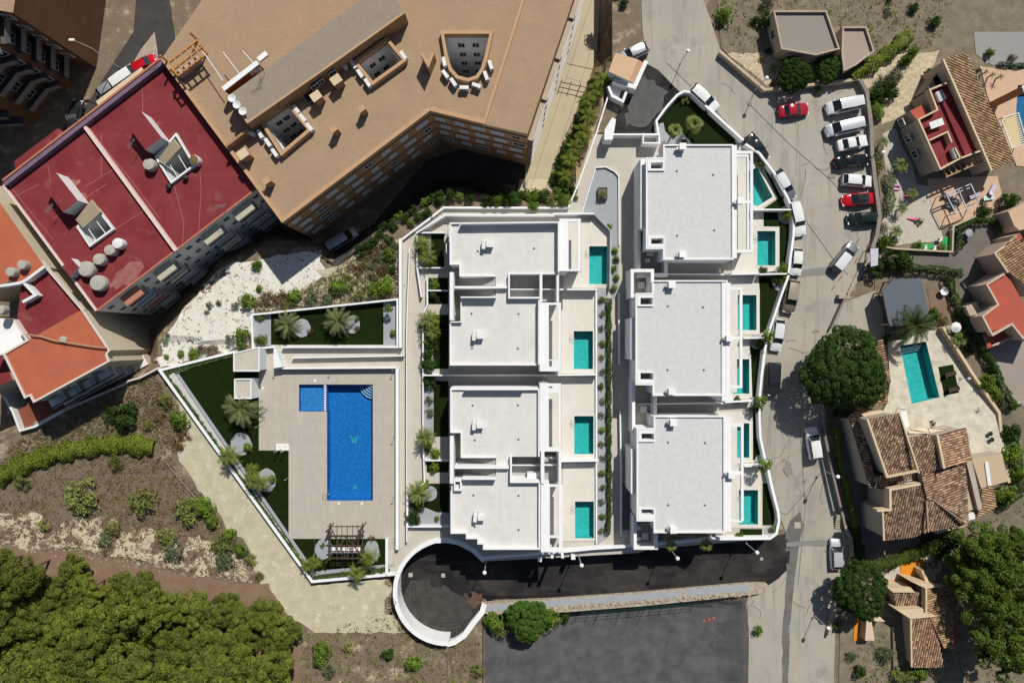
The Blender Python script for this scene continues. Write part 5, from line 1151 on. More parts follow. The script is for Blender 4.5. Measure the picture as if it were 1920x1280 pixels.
# orange-roofed block
ALLEYW = mat('beige_render', (0.52, 0.46, 0.34), (0.46, 0.40, 0.30), 0.9, 0.5, 0.5, 0.05)  # one beige wall colour for every side of the block
T = thing('apartment_block', 'orange-roofed block beside the alley at the left edge', 'apartment block', P(90, 650, 0))
for nm, poly, z, m_ in (('wall', [(7, 663), (51, 638.5), (152, 581), (172, 608), (204.6, 656.5), (198, 664), (203, 677), (63, 753.5), (56, 739), (46.4, 745)], 7.0, ORANGER),
                        ('upper_terrace', [(40, 535), (84, 500), (151.7, 581), (50.7, 638), (31.6, 601)], 6.4, REDROOF),
                        ('upper_roof', [(-60, 330), (0, 380), (70, 480), (83.7, 500), (39.8, 534.7), (20, 525), (-60, 560)], 7.3, ORANGER),
                        ('white_terrace', [(-60, 590), (12, 598), (31, 601.5), (50.4, 638.5), (6.8, 662.7), (-60, 668)], 4.6, WHITE),
                        ('side_terrace', [(-60, 676), (5, 668), (24, 712), (-60, 745)], 4.4, REDROOF),
                        ('lower_wing', [(205, 659), (262, 655), (278, 683), (118, 762), (60, 770), (66, 754)], -1.6, GREYW)):
    q = MB(); q.prism(Wz(poly, z), ZG, z, mt=0, ms=1); q.build(nm, [m_, ALLEYW], T)
CO = mat('pale_coping', (0.62, 0.55, 0.50), rough=0.8, fine=0.05)
q = MB(); q.strip(Wz([(7, 664), (46.4, 745), (56, 740), (63, 753), (203, 677), (198.5, 664.5), (204, 657), (172, 609), (150, 576)], 7.25), 0.22, 7.0, 7.25); q.build('parapet', CO, T)
q = MB(); q.strip(Wz([(0, 536), (38, 530), (50, 524), (82, 500)], 7.6), 0.35, 6.4, 7.6); q.build('parapet', PLAST, T)
q = MB(); q.strip(Wz([(44, 530), (66, 553), (42, 566)], 7.5), 0.35, 6.4, 7.5); q.build('parapet', PLAST, T)
q = MB(); q.strip(Wz([(26, 600), (50.6, 638), (7, 663), (-20, 668)], 7.2), 0.25, 4.6, 7.2); q.build('parapet', CO, T)
q = MB(); q.strip(Wz([(70, 481), (83, 499), (152, 580)], 7.2), 0.15, 6.4, 7.2); q.build('parapet', CO, T)
q = MB(); q.tube([P(x, y, 7.4) for x, y in ((48, 627), (75, 630), (100, 638), (132, 643), (170, 649), (200, 652))], 0.10); q.build('pipe_run', mat('tan_pipe', (0.38, 0.24, 0.15), rough=0.8), T)
pa, pb = P(63, 753.5, 7), P(203, 677, 7); d = (pb-pa).normalized(); n = Vector((d.y, -d.x, 0)); L = (pb-pa).length; ang = math.atan2(n.y, n.x) + math.pi/2
for r_ in range(4):
    for c_ in range(4):
        p = pa + d*L*(c_+0.5)/4.9 + n*0.6; p.z = 3.6 - 2.6*r_
        o = put('balcony', BALM, T, p, ang); put('railing', BRM, o); window(T, (pa + d*L*(c_+0.5)/4.9).xy + n.xy*0.03, ang, p.z+1.1, 1.5, 1.9)
settle(T)
for x, y, z, r, l in ((50.6, 497.7, 7.3, 0.62, 'right of the two grey tanks on the orange upper roof'), (29.5, 511, 7.3, 0.62, 'left of the two grey tanks on the orange upper roof'), (10.5, 581, 6.0, 0.62, 'lone grey tank at the left edge beside the white terrace'), (120, 637, 7.0, 0.5, 'flat round grey cover on the orange roof')):
    t = thing('water_tank', l, 'water tank', P(x, y, z)); hh = 1.0 if r > 0.55 else 0.25
    q = MB(); q.lathe((0, 0, 0), [(r*0.94, 0), (r, hh/2), (r*0.95, hh)], 22); q.build('tank', CONC, t); q = MB(); q.lathe((0, 0, hh), [(r*0.85, 0), (r*0.85, 0.05), (0.2, 0.08)], 22); q.build('lid', CONC, t)
wallthing('boundary_wall', 'pale broken wall behind the shaded yard south of the orange-roofed block', [(296, 690), (262, 708), (240, 714), (232, 720), (120, 768)], 3, -3, 0.4, CO)
# low building at far left, terrace
T = thing('low_house', 'low white-walled house with ochre tiles at the bottom left of the orange block', 'house', P(40, 790, 0))
q = MB(); q.prism(Wz([(26, 775), (60, 745), (112, 745), (124, 766), (66, 800), (38, 806)], -0.5), ZG, -0.5, mt=0, ms=1); q.build('terrace_floor', [mat('dull_red_terrace', (0.20, 0.07, 0.045), rough=0.9), PLAST], T)
q = MB(); q.strip(Wz([(124, 766), (66, 799), (38, 807), (24, 770), (5, 740)], 0.3), 0.3, ZG, 0.4); q.build('wall', PLAST, T)
settle(T)
# brown block in shade, top left corner
T = thing('apartment_block', 'brown stepped apartment block in deep shade at the top left corner', 'apartment block', P(60, 120, -6)); ZE = 11.0
fpE = [(-170, -170), (225, -170), (182, 128), (137, 120), (137, 163), (108, 172), (75, 215), (72, 232), (0, 236), (-170, 262)]
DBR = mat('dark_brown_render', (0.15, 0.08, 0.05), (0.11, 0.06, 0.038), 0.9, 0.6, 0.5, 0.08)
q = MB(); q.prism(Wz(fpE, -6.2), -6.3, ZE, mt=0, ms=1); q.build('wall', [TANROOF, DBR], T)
for k in range(5):
    z = -3.4 + 2.9*k
    for j, (a, c) in enumerate((((137, 120), (137, 163)), ((137, 163), (108, 172)), ((108, 172), (75, 215)), ((72, 232), (0, 236)), ((182, 128), (137, 120)))):
        A, B = P(*a, -6.2), P(*c, -6.2); dd = (B-A); m_ = (A+B)/2; dd.normalize(); nn = Vector((-dd.y, dd.x, 0))
        ct = Vector(P(40, 60, -6.2)); 
        if nn.dot(m_-ct) < 0: nn = -nn
        L = (B-A).length
        if j != 4:
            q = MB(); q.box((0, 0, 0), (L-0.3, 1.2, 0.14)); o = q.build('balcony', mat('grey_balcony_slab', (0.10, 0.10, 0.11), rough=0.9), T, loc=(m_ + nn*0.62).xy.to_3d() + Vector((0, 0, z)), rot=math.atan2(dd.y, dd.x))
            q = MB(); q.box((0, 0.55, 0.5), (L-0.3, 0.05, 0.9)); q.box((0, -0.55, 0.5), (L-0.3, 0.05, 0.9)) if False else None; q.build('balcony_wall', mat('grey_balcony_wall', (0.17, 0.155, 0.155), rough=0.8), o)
        window(T, (m_ + nn*0.03).xy, math.atan2(dd.y, dd.x) if nn.dot(Vector((dd.y, -dd.x, 0))) > 0 else math.atan2(-dd.y, -dd.x), z+1.2, min(1.4, L*0.5), 1.2)
settle(T)
# neighbouring buildings above the frame's street
def simple_block(name, label, poly, z, roofm, wallm, zb=0.0, cat='building', par=True):
    cx = sum(a for a, _ in poly)/len(poly); cy = sum(c for _, c in poly)/len(poly)
    T = thing(name, label, cat, P(cx, cy, zb)); q = MB(); q.prism(Wz(poly, z), zb-0.5, z, mt=0, ms=1); q.build('wall', [roofm, wallm], T)
    if par:
        w = Wz(poly, z+0.4); a = sum(w[i][0]*w[(i+1) % len(w)][1]-w[(i+1) % len(w)][0]*w[i][1] for i in range(len(w)))
        q = MB(); q.strip(w, 0.2, z, z+0.4, True, 0, 1.0 if a > 0 else -1.0); q.build('parapet', wallm, T)
    n = len(poly)
    for i in range(n):
        A, B = P(*poly[i], z), P(*poly[(i+1) % n], z); L = (B-A).length
        if L < 3: continue
        a_ = sum(poly[k][0]*poly[(k+1) % n][1]-poly[(k+1) % n][0]*poly[k][1] for k in range(n))
        if a_ > 0: A, B = B, A
        d = (B-A).normalized(); nn = Vector((d.y, -d.x, 0))
        k = int(L/3.2)
        for j in range(k): window(T, (A + d*L*(j+0.5)/k).xy + nn.xy*0.03, math.atan2(nn.y, nn.x) + math.pi/2, zb + (z-zb)*0.5, 1.1, 1.2)
    settle(T); return T
T = thing('guard_house', 'gate house with a peach flat canopy roof beside the entrance lane', 'gate house', P(1168, 130, 0))
q = MB(); q.prism(Wz([(1154, 99), (1196, 112), (1180, 152), (1141, 134)], 2.8), 0, 2.8, mt=0, ms=1); q.build('wall', [mat('peach_canopy', (0.58, 0.40, 0.25), (0.54, 0.37, 0.24), 0.8, 0.5, 0.5, 0.04), PLAST], T)
q = MB(); q.strip(Wz([(1212, 114), (1190, 163), (1150, 150)], 2.0), 0.55, -1, 2.0); q.build('side_wall', WHITE, T)
q = MB(); q.prism(Wz([(1196, 112), (1206, 118), (1189, 158), (1180, 152)], 1.0), 0, 1.0); q.build('planter', mat('brick_pink_planter', (0.45, 0.28, 0.19), rough=0.9), T)
q = MB(); q.strip(Wz([(1141, 162), (1148, 180), (1168, 190), (1176, 168)], 1.4), 0.35, -1, 1.4); q.build('side_wall', WHITE, T)
q = MB(); q.prism(Wz([(1144, 155), (1168, 163), (1160, 185), (1146, 180)], 0.7), 0, 0.7); q.build('bin_store', WHITE, T); settle(T)
t = thing('metal_gate', 'dark metal lane gate between the tan block and the palm bed', 'gate', P(1090, 118, -4))
for k in range(3):
    q = MB(); q.tube([P(1064, 120 + k*0, -4+0.6*k+0.3), P(1118, 132, -4+0.6*k+0.3)], 0.05); q.build('rail', DARKM, t)
for x in (1064, 1082, 1100, 1118): q = MB(); q.tube([P(x, 120 + (x-1064)*0.22, -4), P(x, 120 + (x-1064)*0.22, -2.2)], 0.06); q.build('post', DARKM, t)
settle(t)
# ------------------------------------------------------------------ houses on the right
def tiles(T, poly, zl, zh, ang, m=None, name='roof', ov=True, sp=0.33, tl=0.46):
    """pitched roof: poly in map coordinates, falling from zh to zl towards world direction ang"""
    m = m or TERRAD; d = Vector((math.cos(R(ang)), math.sin(R(ang)))); a = Vector((-d.y, d.x))
    zs = [(zl+zh)/2]*len(poly)
    for _ in range(4):
        w = [P(x, y, z).xy for (x, y), z in zip(poly, zs)]; ts = [p.dot(d) for p in w]; lo, hi = min(ts), max(ts)
        zs = [zh + (zl-zh)*(t-lo)/(hi-lo) for t in ts]
    zf = lambda p: zh + (zl-zh)*((p[0]*d.x+p[1]*d.y)-lo)/(hi-lo)
    b = MB(); b.prism(w, lambda p: zf(p)-0.16, lambda p: zf(p)-0.02); ro = b.build(name, [TBASE], T)
    b = MB(); us = [p.dot(a) for p in w]; u = min(us) + sp*0.5; n = len(w); rr = random.Random(int(abs(lo)*100))
    slope = (zl-zh)/(hi-lo)
    while u < max(us):
        cr = []
        for i in range(n):
            p, q = w[i], w[(i+1) % n]; pu, qu = p.dot(a), q.dot(a)
            if (pu > u) != (qu > u):
                t = (u-pu)/(qu-pu); cr.append(p.dot(d) + (q.dot(d)-p.dot(d))*t)
        cr.sort()
        for k in range(0, len(cr)-1, 2):
            v = cr[k]
            while v < cr[k+1] - 0.12:
                v2 = min(v + tl, cr[k+1] + 0.04); r0, r1 = 0.10, 0.125; du = rr.uniform(-0.012, 0.012); n0 = len(b.v)
                for vv, rd, dz in ((v, r0, -0.01), (v2, r1, 0.018)):
                    z = zh + slope*(vv-lo)
                    for cs, sn in ((-1, 0), (-0.7, 0.7), (0, 1), (0.7, 0.7), (1, 0)):
                        p = d*vv + a*(u + du + cs*rd); b.v.append((p.x, p.y, z + dz - 0.01 + sn*rd*0.9))
                for j in range(4): b.f.append((n0+j, n0+5+j, n0+6+j, n0+1+j)); b.m.append(0)
                b.f.append(tuple(n0+5+j for j in range(5))); b.m.append(0)
                v += tl - 0.05
        u += sp
    o = b.build('roof_tiles', m, T); o['kind'] = 'stuff'
    return w, zf
def body(T, poly, zl, zh, ang, wallm, z0=-0.3, d_in=0.22, name='wall'):
    d = Vector((math.cos(R(ang)), math.sin(R(ang)))); zs = [(zl+zh)/2]*len(poly)
    for _ in range(3):
        w = [P(x, y, z).xy for (x, y), z in zip(poly, zs)]; ts = [p.dot(d) for p in w]; lo, hi = min(ts), max(ts); zs = [zh + (zl-zh)*(t-lo)/(hi-lo) for t in ts]
    wi = [Vector(p) for p in inset([tuple(p) for p in w], d_in)]
    b = MB(); b.prism(wi, z0, lambda p: zh + (zl-zh)*((p[0]*d.x+p[1]*d.y)-lo)/(hi-lo) - 0.17); b.build(name, wallm, T)
def verge(T, pts, z, w=0.28, h=0.25, m=None, z0=None):
    b = MB(); b.strip(Wz(pts, z), w, (z-h) if z0 is None else z0, z); b.build('verge', m or CREAMW, T)
def hole_win(T, pts):
    for x, y, z, a, w, h in pts: window(T, P(x, y, z).xy, R(a), z, w, h)

# H1
T = thing('villa_with_roof_terrace', 'cream villa with a red roof terrace and long tiled roof at the upper right', 'house', P(1800, 220, 0))
tp = [(1743.6, 168), (1786.5, 151), (1843, 281), (1800, 297), (1763.7, 317), (1722.5, 224), (1758, 206)]
q = MB(); q.prism(Wz(tp, 4.6), -0.3, 3.7, mt=0, ms=1); q.build('terrace_floor', [REDROOF, TANW], T)
w = Wz(tp, 4.7); q = MB(); q.strip(w, 0.22, 3.7, 4.7, True); q.build('parapet', CREAMW, T)
q = MB(); q.strip(Wz([(1743, 263), (1777, 247), (1785, 267)], 4.7), 0.2, 3.7, 4.7); q.build('terrace_wall', CREAMW, T)
q = MB(); q.strip(Wz([(1791, 277), (1801, 297)], 4.7), 0.2, 3.7, 4.7); q.build('terrace_wall', CREAMW, T)
rp_ = [(1771, 110), (1812, 99), (1900, 300), (1861, 320), (1787, 151)]
tiles(T, [(1770, 110), (1812, 99), (1858, 205), (1901, 301), (1861, 320), (1843, 278), (1812, 208), (1787, 151)], 4.0, 5.6, -20, OCHRE)
body(T, [(1770, 110), (1812, 99), (1858, 205), (1901, 301), (1861, 320), (1843, 278), (1812, 208), (1787, 151)], 4.0, 5.6, -20, PINKW)
verge(T, [(1769, 111), (1787, 152), (1812, 209), (1844, 282), (1860, 320)], 5.8, 0.25, 0.4)
q = MB(); q.prism(Wz([(1706, 208), (1731, 196), (1742, 215), (1720, 226)], 3.4), -0.3, 3.4, mt=0, ms=1); q.build('porch', [CORAL, TANW], T)
q = MB(); q.prism(Wz([(1749, 146), (1758, 142), (1766, 155), (1755, 160)], 3.0), -0.3, 3.0, mt=0, ms=1); q.build('porch', [CORAL, TANW], T)
q = MB(); q.prism(Wz([(1735, 170), (1762, 128), (1768, 132), (1785, 152), (1744, 168)], 3.0), -0.3, 3.0, mt=0, ms=1); q.build('lower_wing', [mat('grey_brown_flat', (0.24, 0.21, 0.18), rough=0.9), TANW], T)
for k in range(9):
    a = (1769 + k*9.5, 318 - k*4.2); q = MB(); A, B = P(a[0], a[1], 2.9), P(a[0]+7, a[1]+14, 2.9); dd = B-A; q.box((0, 0, 0), (dd.length, 0.13, 0.16)); q.build('pergola_slat', mat('tan_timber', (0.42, 0.27, 0.15), rough=0.8), T, loc=(A+B)/2, rot=math.atan2(dd.y, dd.x))
verge(T, [(1768, 318), (1845, 284)], 3.0, 0.18, 0.2, MATS['tan_timber']); verge(T, [(1774, 332), (1852, 298)], 3.0, 0.18, 0.2, MATS['tan_timber'])
q = MB(); q.box((0, 0, 2.9), (0.95, 0.8, 6.0)); q.build('chimney', mat('terracotta_chimney', (0.33, 0.15, 0.08), rough=0.85), T, loc=P(1862, 196, 0), rot=R(15))
q = MB(); q.box((0, 0, 6.2), (1.0, 0.85, 0.12)); q.box((0, 0, 6.45), (0.5, 0.4, 0.3)); q.build('chimney_cap', PLAST, T, loc=P(1862, 196, 0), rot=R(15))
for (x, y) in ((1700, 225), (1712, 255), (1725, 285)): window(T, P(x, y, 3).xy, R(115), 1.8, 1.0, 1.1)
settle(T)
for x, y, l in ((1796, 163, 'below the tile roof corner'), (1809, 201, 'right of the terrace middle'), (1820, 217, 'lower right of the terrace')): ac_unit(x, y, 3.7, 65, 'white outdoor unit on the red roof terrace ' + l, 'units on the red roof terrace', 1.2)
t = thing('terrace_table', 'white rounded table on the left of the red roof terrace', 'table', P(1750, 235, 3.7), R(20)); q = MB(); q.box((0, 0, 0.72), (1.9, 0.95, 0.06)); q.build('tabletop', PLAST, t, bevel=0.02)
for sx in (-0.75, 0.75):
    for sy in (-0.35, 0.35): q = MB(); q.tube([(sx, sy, 0), (sx, sy, 0.7)], 0.04); q.build('leg', PLAST, t)
t = thing('white_board', 'white rectangular skylight box at the top left of the red roof terrace', 'skylight', P(1760, 182, 3.7), R(25)); q = MB(); q.box((0, 0, 0.25), (0.95, 1.4, 0.5)); q.build('frame', PLAST, t, bevel=0.02); q = MB(); q.box((0, 0, 0.51), (0.8, 1.25, 0.03)); q.build('pane', SHUT, t)
t = thing('boiler', 'shiny steel boiler in the walled corner of the red roof terrace', 'boiler', P(1784, 290, 3.7), R(20)); q = MB(); q.tube([(-0.1, -0.7, 0.5), (-0.1, 0.7, 0.5)], 0.35, 14); q.build('tank', METAL, t, smooth=False); q = MB(); q.box((0.5, 0, 0.5), (0.3, 1.2, 0.06)); q.build('panel', GLASS, t)
t = thing('white_pergola', 'white slatted pergola beside the blue pool at the right edge', 'pergola', P(1898, 245, 0.1)); o3 = Vector(t.location); PW = mat('yellow_cream_slat', (0.62, 0.56, 0.30), rough=0.7)
cs = [(1877, 222), (1909, 212), (1925, 268), (1897, 278)]
for i in range(4): bar(t, cs[i], cs[(i+1) % 4], 0.12, 0.14, 2.5, PLAST, 'beam')
for k in range(1, 14):
    f = k/14; A = (cs[0][0]+(cs[3][0]-cs[0][0])*f, cs[0][1]+(cs[3][1]-cs[0][1])*f); B = (cs[1][0]+(cs[2][0]-cs[1][0])*f, cs[1][1]+(cs[2][1]-cs[1][1])*f); bar(t, A, B, 0.16, 0.04, 2.42, PW, 'slat')
for c_ in cs: q = MB(); q.box((0, 0, 1.25), (0.12, 0.12, 2.5)); q.build('post', PLAST, t, loc=P(*c_, 2.5).xy.to_3d() + Vector((0, 0, 0.1)) - o3)

# garden pergola and furniture below H1
t = thing('metal_pergola', 'grey and white metal frame over sunbeds on the peach garden terrace', 'pergola', P(1812, 380, 0.1)); o3 = Vector(t.location)
for a, c in (((1774, 364), (1820, 345)), ((1820, 345), (1836, 380)), ((1836, 380), (1792, 400)), ((1792, 400), (1774, 364)), ((1778, 368), (1818, 352)), ((1797, 356), (1812, 390))): bar(t, a, c, 0.12, 0.12, 2.4, SHUT, 'beam')
for c_ in ((1774, 364), (1820, 345), (1836, 380), (1792, 400)): q = MB(); q.box((0, 0, 1.2), (0.1, 0.1, 2.3)); q.build('post', SHUT, t, loc=P(*c_, 2.4).xy.to_3d() - o3 + Vector((0, 0, 0.05)))
def lounger(px, py, rot, label, m_, group=None):
    t = thing('sun_lounger', label, 'sun lounger', PG(px, py, 0.08), R(rot), group)
    q = MB(); q.box((0.2, 0, 0.32), (1.3, 0.62, 0.1)); q.build('seat', m_, t, bevel=0.03)
    q = MB(); q.prism([(-0.95, -0.31), (-0.45, -0.31), (-0.45, 0.31), (-0.95, 0.31)], lambda p: 0.28 + (-0.45-p[0])*0.8, lambda p: 0.38 + (-0.45-p[0])*0.8); q.build('backrest', m_, t)
    for sx in (-0.7, 0.7):
        for sy in (-0.26, 0.26): q = MB(); q.box((sx, sy, 0.14), (0.05, 0.05, 0.28)); q.build('leg', DARKM, t)
    return t
GREYC = mat('grey_cushion', (0.20, 0.20, 0.21), (0.16, 0.16, 0.17), 0.9, 4, 0.5, 0.1)
lounger(1776, 371, -20, 'grey lounger at the upper left under the metal frame', GREYC); lounger(1779, 387, -20, 'grey lounger at the lower left under the metal frame', GREYC); lounger(1790, 377, -20, 'grey lounger in the middle under the metal frame', GREYC)
lounger(1824, 368, 20, 'mauve lounger at the right edge of the metal frame', mat('mauve_cushion', (0.42, 0.38, 0.48), rough=0.9)); lounger(1850, 372, 10, 'pale aqua lounger right of the metal frame', mat('aqua_cushion', (0.50, 0.66, 0.64), rough=0.9))
lounger(1858, 357, 60, 'lilac lounger near the shrub on the garden terrace', mat('lilac_cushion', (0.52, 0.46, 0.58), rough=0.9))
t = thing('float', 'pink mermaid-tail pool float on the light gravel', 'pool float', PG(1710, 411, 0.1)); PINK = mat('pink_vinyl', (0.72, 0.10, 0.30), rough=0.4, fine=0)
q = MB(); q.tube([(-0.7, 0.1, 0.08), (-0.2, 0, 0.1), (0.3, -0.05, 0.12)], 0.06, 8, r2=0.2); q.prism([(0.25, -0.3), (0.7, -0.28), (0.55, 0.0), (0.6, 0.35), (0.3, 0.15)], 0.05, 0.18); q.build('tail', PINK, t)
t = thing('ring_float', 'pink and purple ring lying by the hedge of the gravel garden', 'pool float', PG(1680, 352, 0.1)); q = MB(); q.tube([(0.55*math.cos(R(k*30)), 0.3*math.sin(R(k*30)), 0.12) for k in range(13)], 0.13, 8); q.build('ring', mat('lilac_vinyl', (0.60, 0.35, 0.50), rough=0.5), t)
t = thing('ball', 'small magenta ball beside the upper garden palm', 'ball', PG(1700, 368, 0.2)); q = MB(); q.lathe((0, 0, -0.2), [(0.02, 0), (0.2, 0.08), (0.28, 0.25), (0.2, 0.42), (0.02, 0.5)], 14); q.build('ball', PINK, t, smooth=True)
GRN = mat('bright_green_mat', (0.03, 0.33, 0.08), rough=0.9)
for q4, l in (([(1722, 457), (1752, 457), (1756, 470), (1726, 470)], 'bright green play mat left part below the gravel garden'), ([(1768, 446), (1786, 444), (1787, 471), (1764, 470)], 'bright green play mat in the corner by the dark hedge')):
    q = MB(); q.prism(W(q4, 0.1), 0.05, 0.10); tag(q.build('play_mat', GRN), l, 'mat')
for x, y, l in ((1731, 465, 'left white garden chair on the green play mat'), (1748, 466, 'right white garden chair on the green play mat'), (1759, 450, 'white garden chair between the two green mats'), (1781, 434, 'white bench seat at the corner of the dark hedge')):
    t = thing('garden_chair', l, 'chair', P(x, y, 0.1), 0.5); q = MB(); q.box((0, 0, 0.42), (0.5, 0.5, 0.06)); q.build('seat', PLAST, t); q = MB(); q.box((0, 0.24, 0.68), (0.5, 0.05, 0.5)); q.build('backrest', PLAST, t)
    for sx in (-0.22, 0.22):
        for sy in (-0.22, 0.22): q = MB(); q.box((sx, sy, 0.2), (0.05, 0.05, 0.4)); q.build('leg', PLAST, t)
T = thing('entrance_canopy', 'grey slatted canopy at the driveway mouth below the parked row', 'canopy', P(1640, 475, 0)); q = MB(); q.prism(Wz([(1632, 466), (1647, 465), (1646, 497), (1633, 500)], 2.3), 2.15, 2.3); q.build('roof', SHUT, T)
for c_ in ((1633, 468), (1645, 467), (1645, 495), (1634, 497)): q = MB(); q.box((0, 0, 1.05), (0.1, 0.1, 2.1)); q.build('post', DARKM, T, loc=P(*c_, 2.1).xy.to_3d())
settle(T)
# carport
T = thing('carport', 'grey flat-roofed carport beside the large palm', 'carport', P(1700, 565, 0))
GRYF = mat('slate_grey_roof', (0.115, 0.13, 0.155), (0.10, 0.115, 0.14), 0.7, 0.5, 0.5, 0.05)
q = MB(); q.prism(Wz([(1674, 523), (1727, 521.5), (1742, 592), (1733, 606), (1668, 612), (1654.5, 547), (1660, 540)], 2.9), 2.65, 2.9); q.build('roof', GRYF, T)
for c_ in ((1677, 527), (1724, 526), (1738, 590), (1670, 608), (1658, 548)): q = MB(); q.box((0, 0, 1.2), (0.18, 0.18, 2.7)); q.build('post', TANW, T, loc=P(*c_, 2.7).xy.to_3d())
settle(T)
# H3
T = thing('terrace_house', 'pinkish house with coral flat roofs and an ochre tiled corner at the right edge', 'house', P(1885, 560, 0))
q = MB(); q.prism(Wz([(1851, 533.5), (1889, 510), (1960, 640), (1919, 634), (1898, 607), (1858, 622), (1843, 593), (1872, 571)], 4.2), -0.3, 4.0, mt=0, ms=1); q.build('wall', [CORAL, PINKW], T)
q = MB(); q.strip(Wz([(1889, 510), (1851, 533.5), (1872, 571), (1843, 593), (1858, 622), (1862, 628), (1898, 607.5), (1919, 634), (1935, 628)], 4.5), 0.22, 3.7, 4.5); q.build('parapet', PINKW, T)
tiles(T, [(1866, 475), (1905, 444), (1960, 500), (1960, 560), (1891, 511)], 4.4, 5.6, 215, OCHRE); body(T, [(1866, 475), (1905, 444), (1960, 500), (1960, 560), (1891, 511)], 4.4, 5.6, 215, PINKW)
verge(T, [(1906, 443), (1866, 475), (1891, 511)], 4.8, 0.22, 0.3, PINKW)
q = MB(); q.prism(Wz([(1862, 628), (1897, 609), (1916, 632), (1868, 655)], 3.2), -0.3, 1.6, mt=0, ms=1); q.build('porch', [CORAL, PINKW], T)
for k in range(8): q = MB(); q.lathe((0, 0, 0), [(0.07, 0), (0.11, 0.3), (0.05, 0.6), (0.09, 0.7)], 8); q.build('baluster', PINKW, T, loc=P(1864 + k*5.4, 646 - k*2.2, 1.6))
q = MB(); q.strip(Wz([(1861, 648), (1905, 629)], 2.4), 0.2, 2.3, 2.4); q.build('handrail', PINKW, T)
q = MB(); q.prism(Wz([(1820, 574), (1842, 565), (1850, 585), (1828, 592)], 3.2), -0.3, 2.2, mt=0, ms=1); q.build('side_wing', [TANW, PINKW], T)
q = MB(); q.prism(Wz([(1904, 441), (1912, 437), (1918, 447), (1911, 452)], 4.6), -0.3, 4.6, mt=0, ms=1); q.build('chimney', [CORAL, PINKW], T)
settle(T)
T = thing('house', 'house corner with scalloped sandstone paving and a peach porch at the right edge', 'house', P(1912, 415, 0))
q = MB(); q.prism(Wz([(1890, 396), (1940, 372), (1960, 420), (1912, 432), (1902, 424)], 3.0), -0.3, 3.0, mt=0, ms=1); q.build('wall', [PEACH, PINKW], T); settle(T)

# H4 main villa
T = thing('tiled_villa', 'large cream villa with many brown tiled roofs beside the street', 'house', P(1710, 900, 0))
WLL = mat('warm_grey_wall', (0.44, 0.38, 0.31), (0.38, 0.33, 0.27), 0.9, 0.5, 0.5, 0.06)
def rf(poly, zl, zh, ang, m=None, wm=None, z0=-2.5): tiles(T, poly, zl, zh, ang, m); body(T, poly, zl, zh, ang, wm or WLL, z0)
rf([(1628, 786), (1686.5, 774.5), (1722, 882), (1665, 893.5)], 5.4, 6.6, 252)
rf([(1704, 821), (1743, 813.5), (1770, 877.5), (1727, 887.5)], 4.8, 5.6, 252)
rf([(1759, 816), (1811, 801.5), (1822, 861), (1772, 877.5)], 5.0, 5.9, 12, TERRA)
rf([(1727, 888.5), (1809, 869.5), (1813, 910), (1816, 978), (1752, 938.5), (1738, 936)], 3.9, 5.0, 18, TERRAD)
rf([(1670, 919), (1724.5, 909), (1737, 938), (1741, 996), (1711, 1006.5), (1658.5, 1012), (1656, 959), (1671, 955)], 3.8, 4.9, 262)
rf([(1738.5, 939), (1752, 938.8), (1813, 983), (1741.5, 996)], 3.8, 4.9, 262)
rf([(1593, 786), (1606, 772), (1611, 775), (1640, 893), (1640, 912), (1631, 916)], 2.6, 3.0, 190)
rf([(1640, 893), (1716, 885), (1719, 908), (1660, 918), (1640, 914)], 3.0, 3.7, 262)
rf([(1841, 916), (1862, 912), (1868, 950), (1830, 972), (1838, 950)], 2.6, 3.3, -12, OCHRE)
verge(T, [(1627, 786), (1664, 894), (1722, 882.5)], 6.7, 0.25, 0.5); verge(T, [(1724, 887), (1687, 774)], 6.7, 0.2, 0.4)
verge(T, [(1758, 815), (1771, 878)], 6.0, 0.3, 0.6); verge(T, [(1655.5, 958), (1658, 1013)], 5.0, 0.2, 0.3); verge(T, [(1645, 957), (1670, 955.5), (1669.5, 918), (1726, 907)], 5.0, 0.3, 1.2)
verge(T, [(1738, 938), (1741, 997)], 5.05, 0.2, 0.3, TERRAD); verge(T, [(1752, 938), (1814, 983)], 5.05, 0.2, 0.3, TERRAD)
q = MB(); q.prism(Wz([(1812, 866), (1822, 862), (1842, 953), (1834, 956)], 4.0), -2.5, 4.0, mt=0, ms=1); q.build('parapet_wall', [WLL, WLL], T)
q = MB(); q.prism(Wz([(1803, 918), (1821, 915), (1833, 953), (1812, 958)], 3.4), -2.5, 3.4, mt=0, ms=1); q.build('flat_roof', [mat('sand_flat_roof', (0.48, 0.37, 0.25), rough=0.9, fine=0.06), WLL], T)
q = MB(); q.prism(Wz([(1822, 860), (1879, 850), (1890, 902), (1840, 915)], 2.6), -2.5, 2.6, mt=0, ms=1); q.build('flat_roof', [MATS['sand_flat_roof'], WLL], T)
q = MB(); q.strip(Wz([(1850, 866), (1856, 910)], 2.75), 0.5, 2.6, 2.75); q.build('skylight_strip', PLAST, T)
q = MB(); q.prism(Wz([(1813, 963), (1826, 960), (1829, 972), (1816, 975)], 4.0), -2.5, 4.0, mt=0, ms=1); q.build('chimney', [PLAST, WLL], T)
q = MB(); q.prism(Wz([(1614, 775), (1655, 769), (1658, 779), (1627, 787)], 3.0), -1, 3.0, mt=0, ms=1); q.build('balcony_floor', [CREAMW, CREAMW], T)
q = MB(); q.prism(Wz([(1757, 985), (1812, 975), (1815, 985), (1756, 1000)], 2.0), -2.5, 2.0, mt=0, ms=1); q.build('plinth', [CREAMW, WLL], T)
for x, y in ((1700, 902), (1703, 906)): q = MB(); q.tube([(-0.5, 0, 0.1), (0.4, 0.3, 0.6)], 0.06); q.build('roof_aerial', PLAST, T, loc=P(x, y, 4.4))
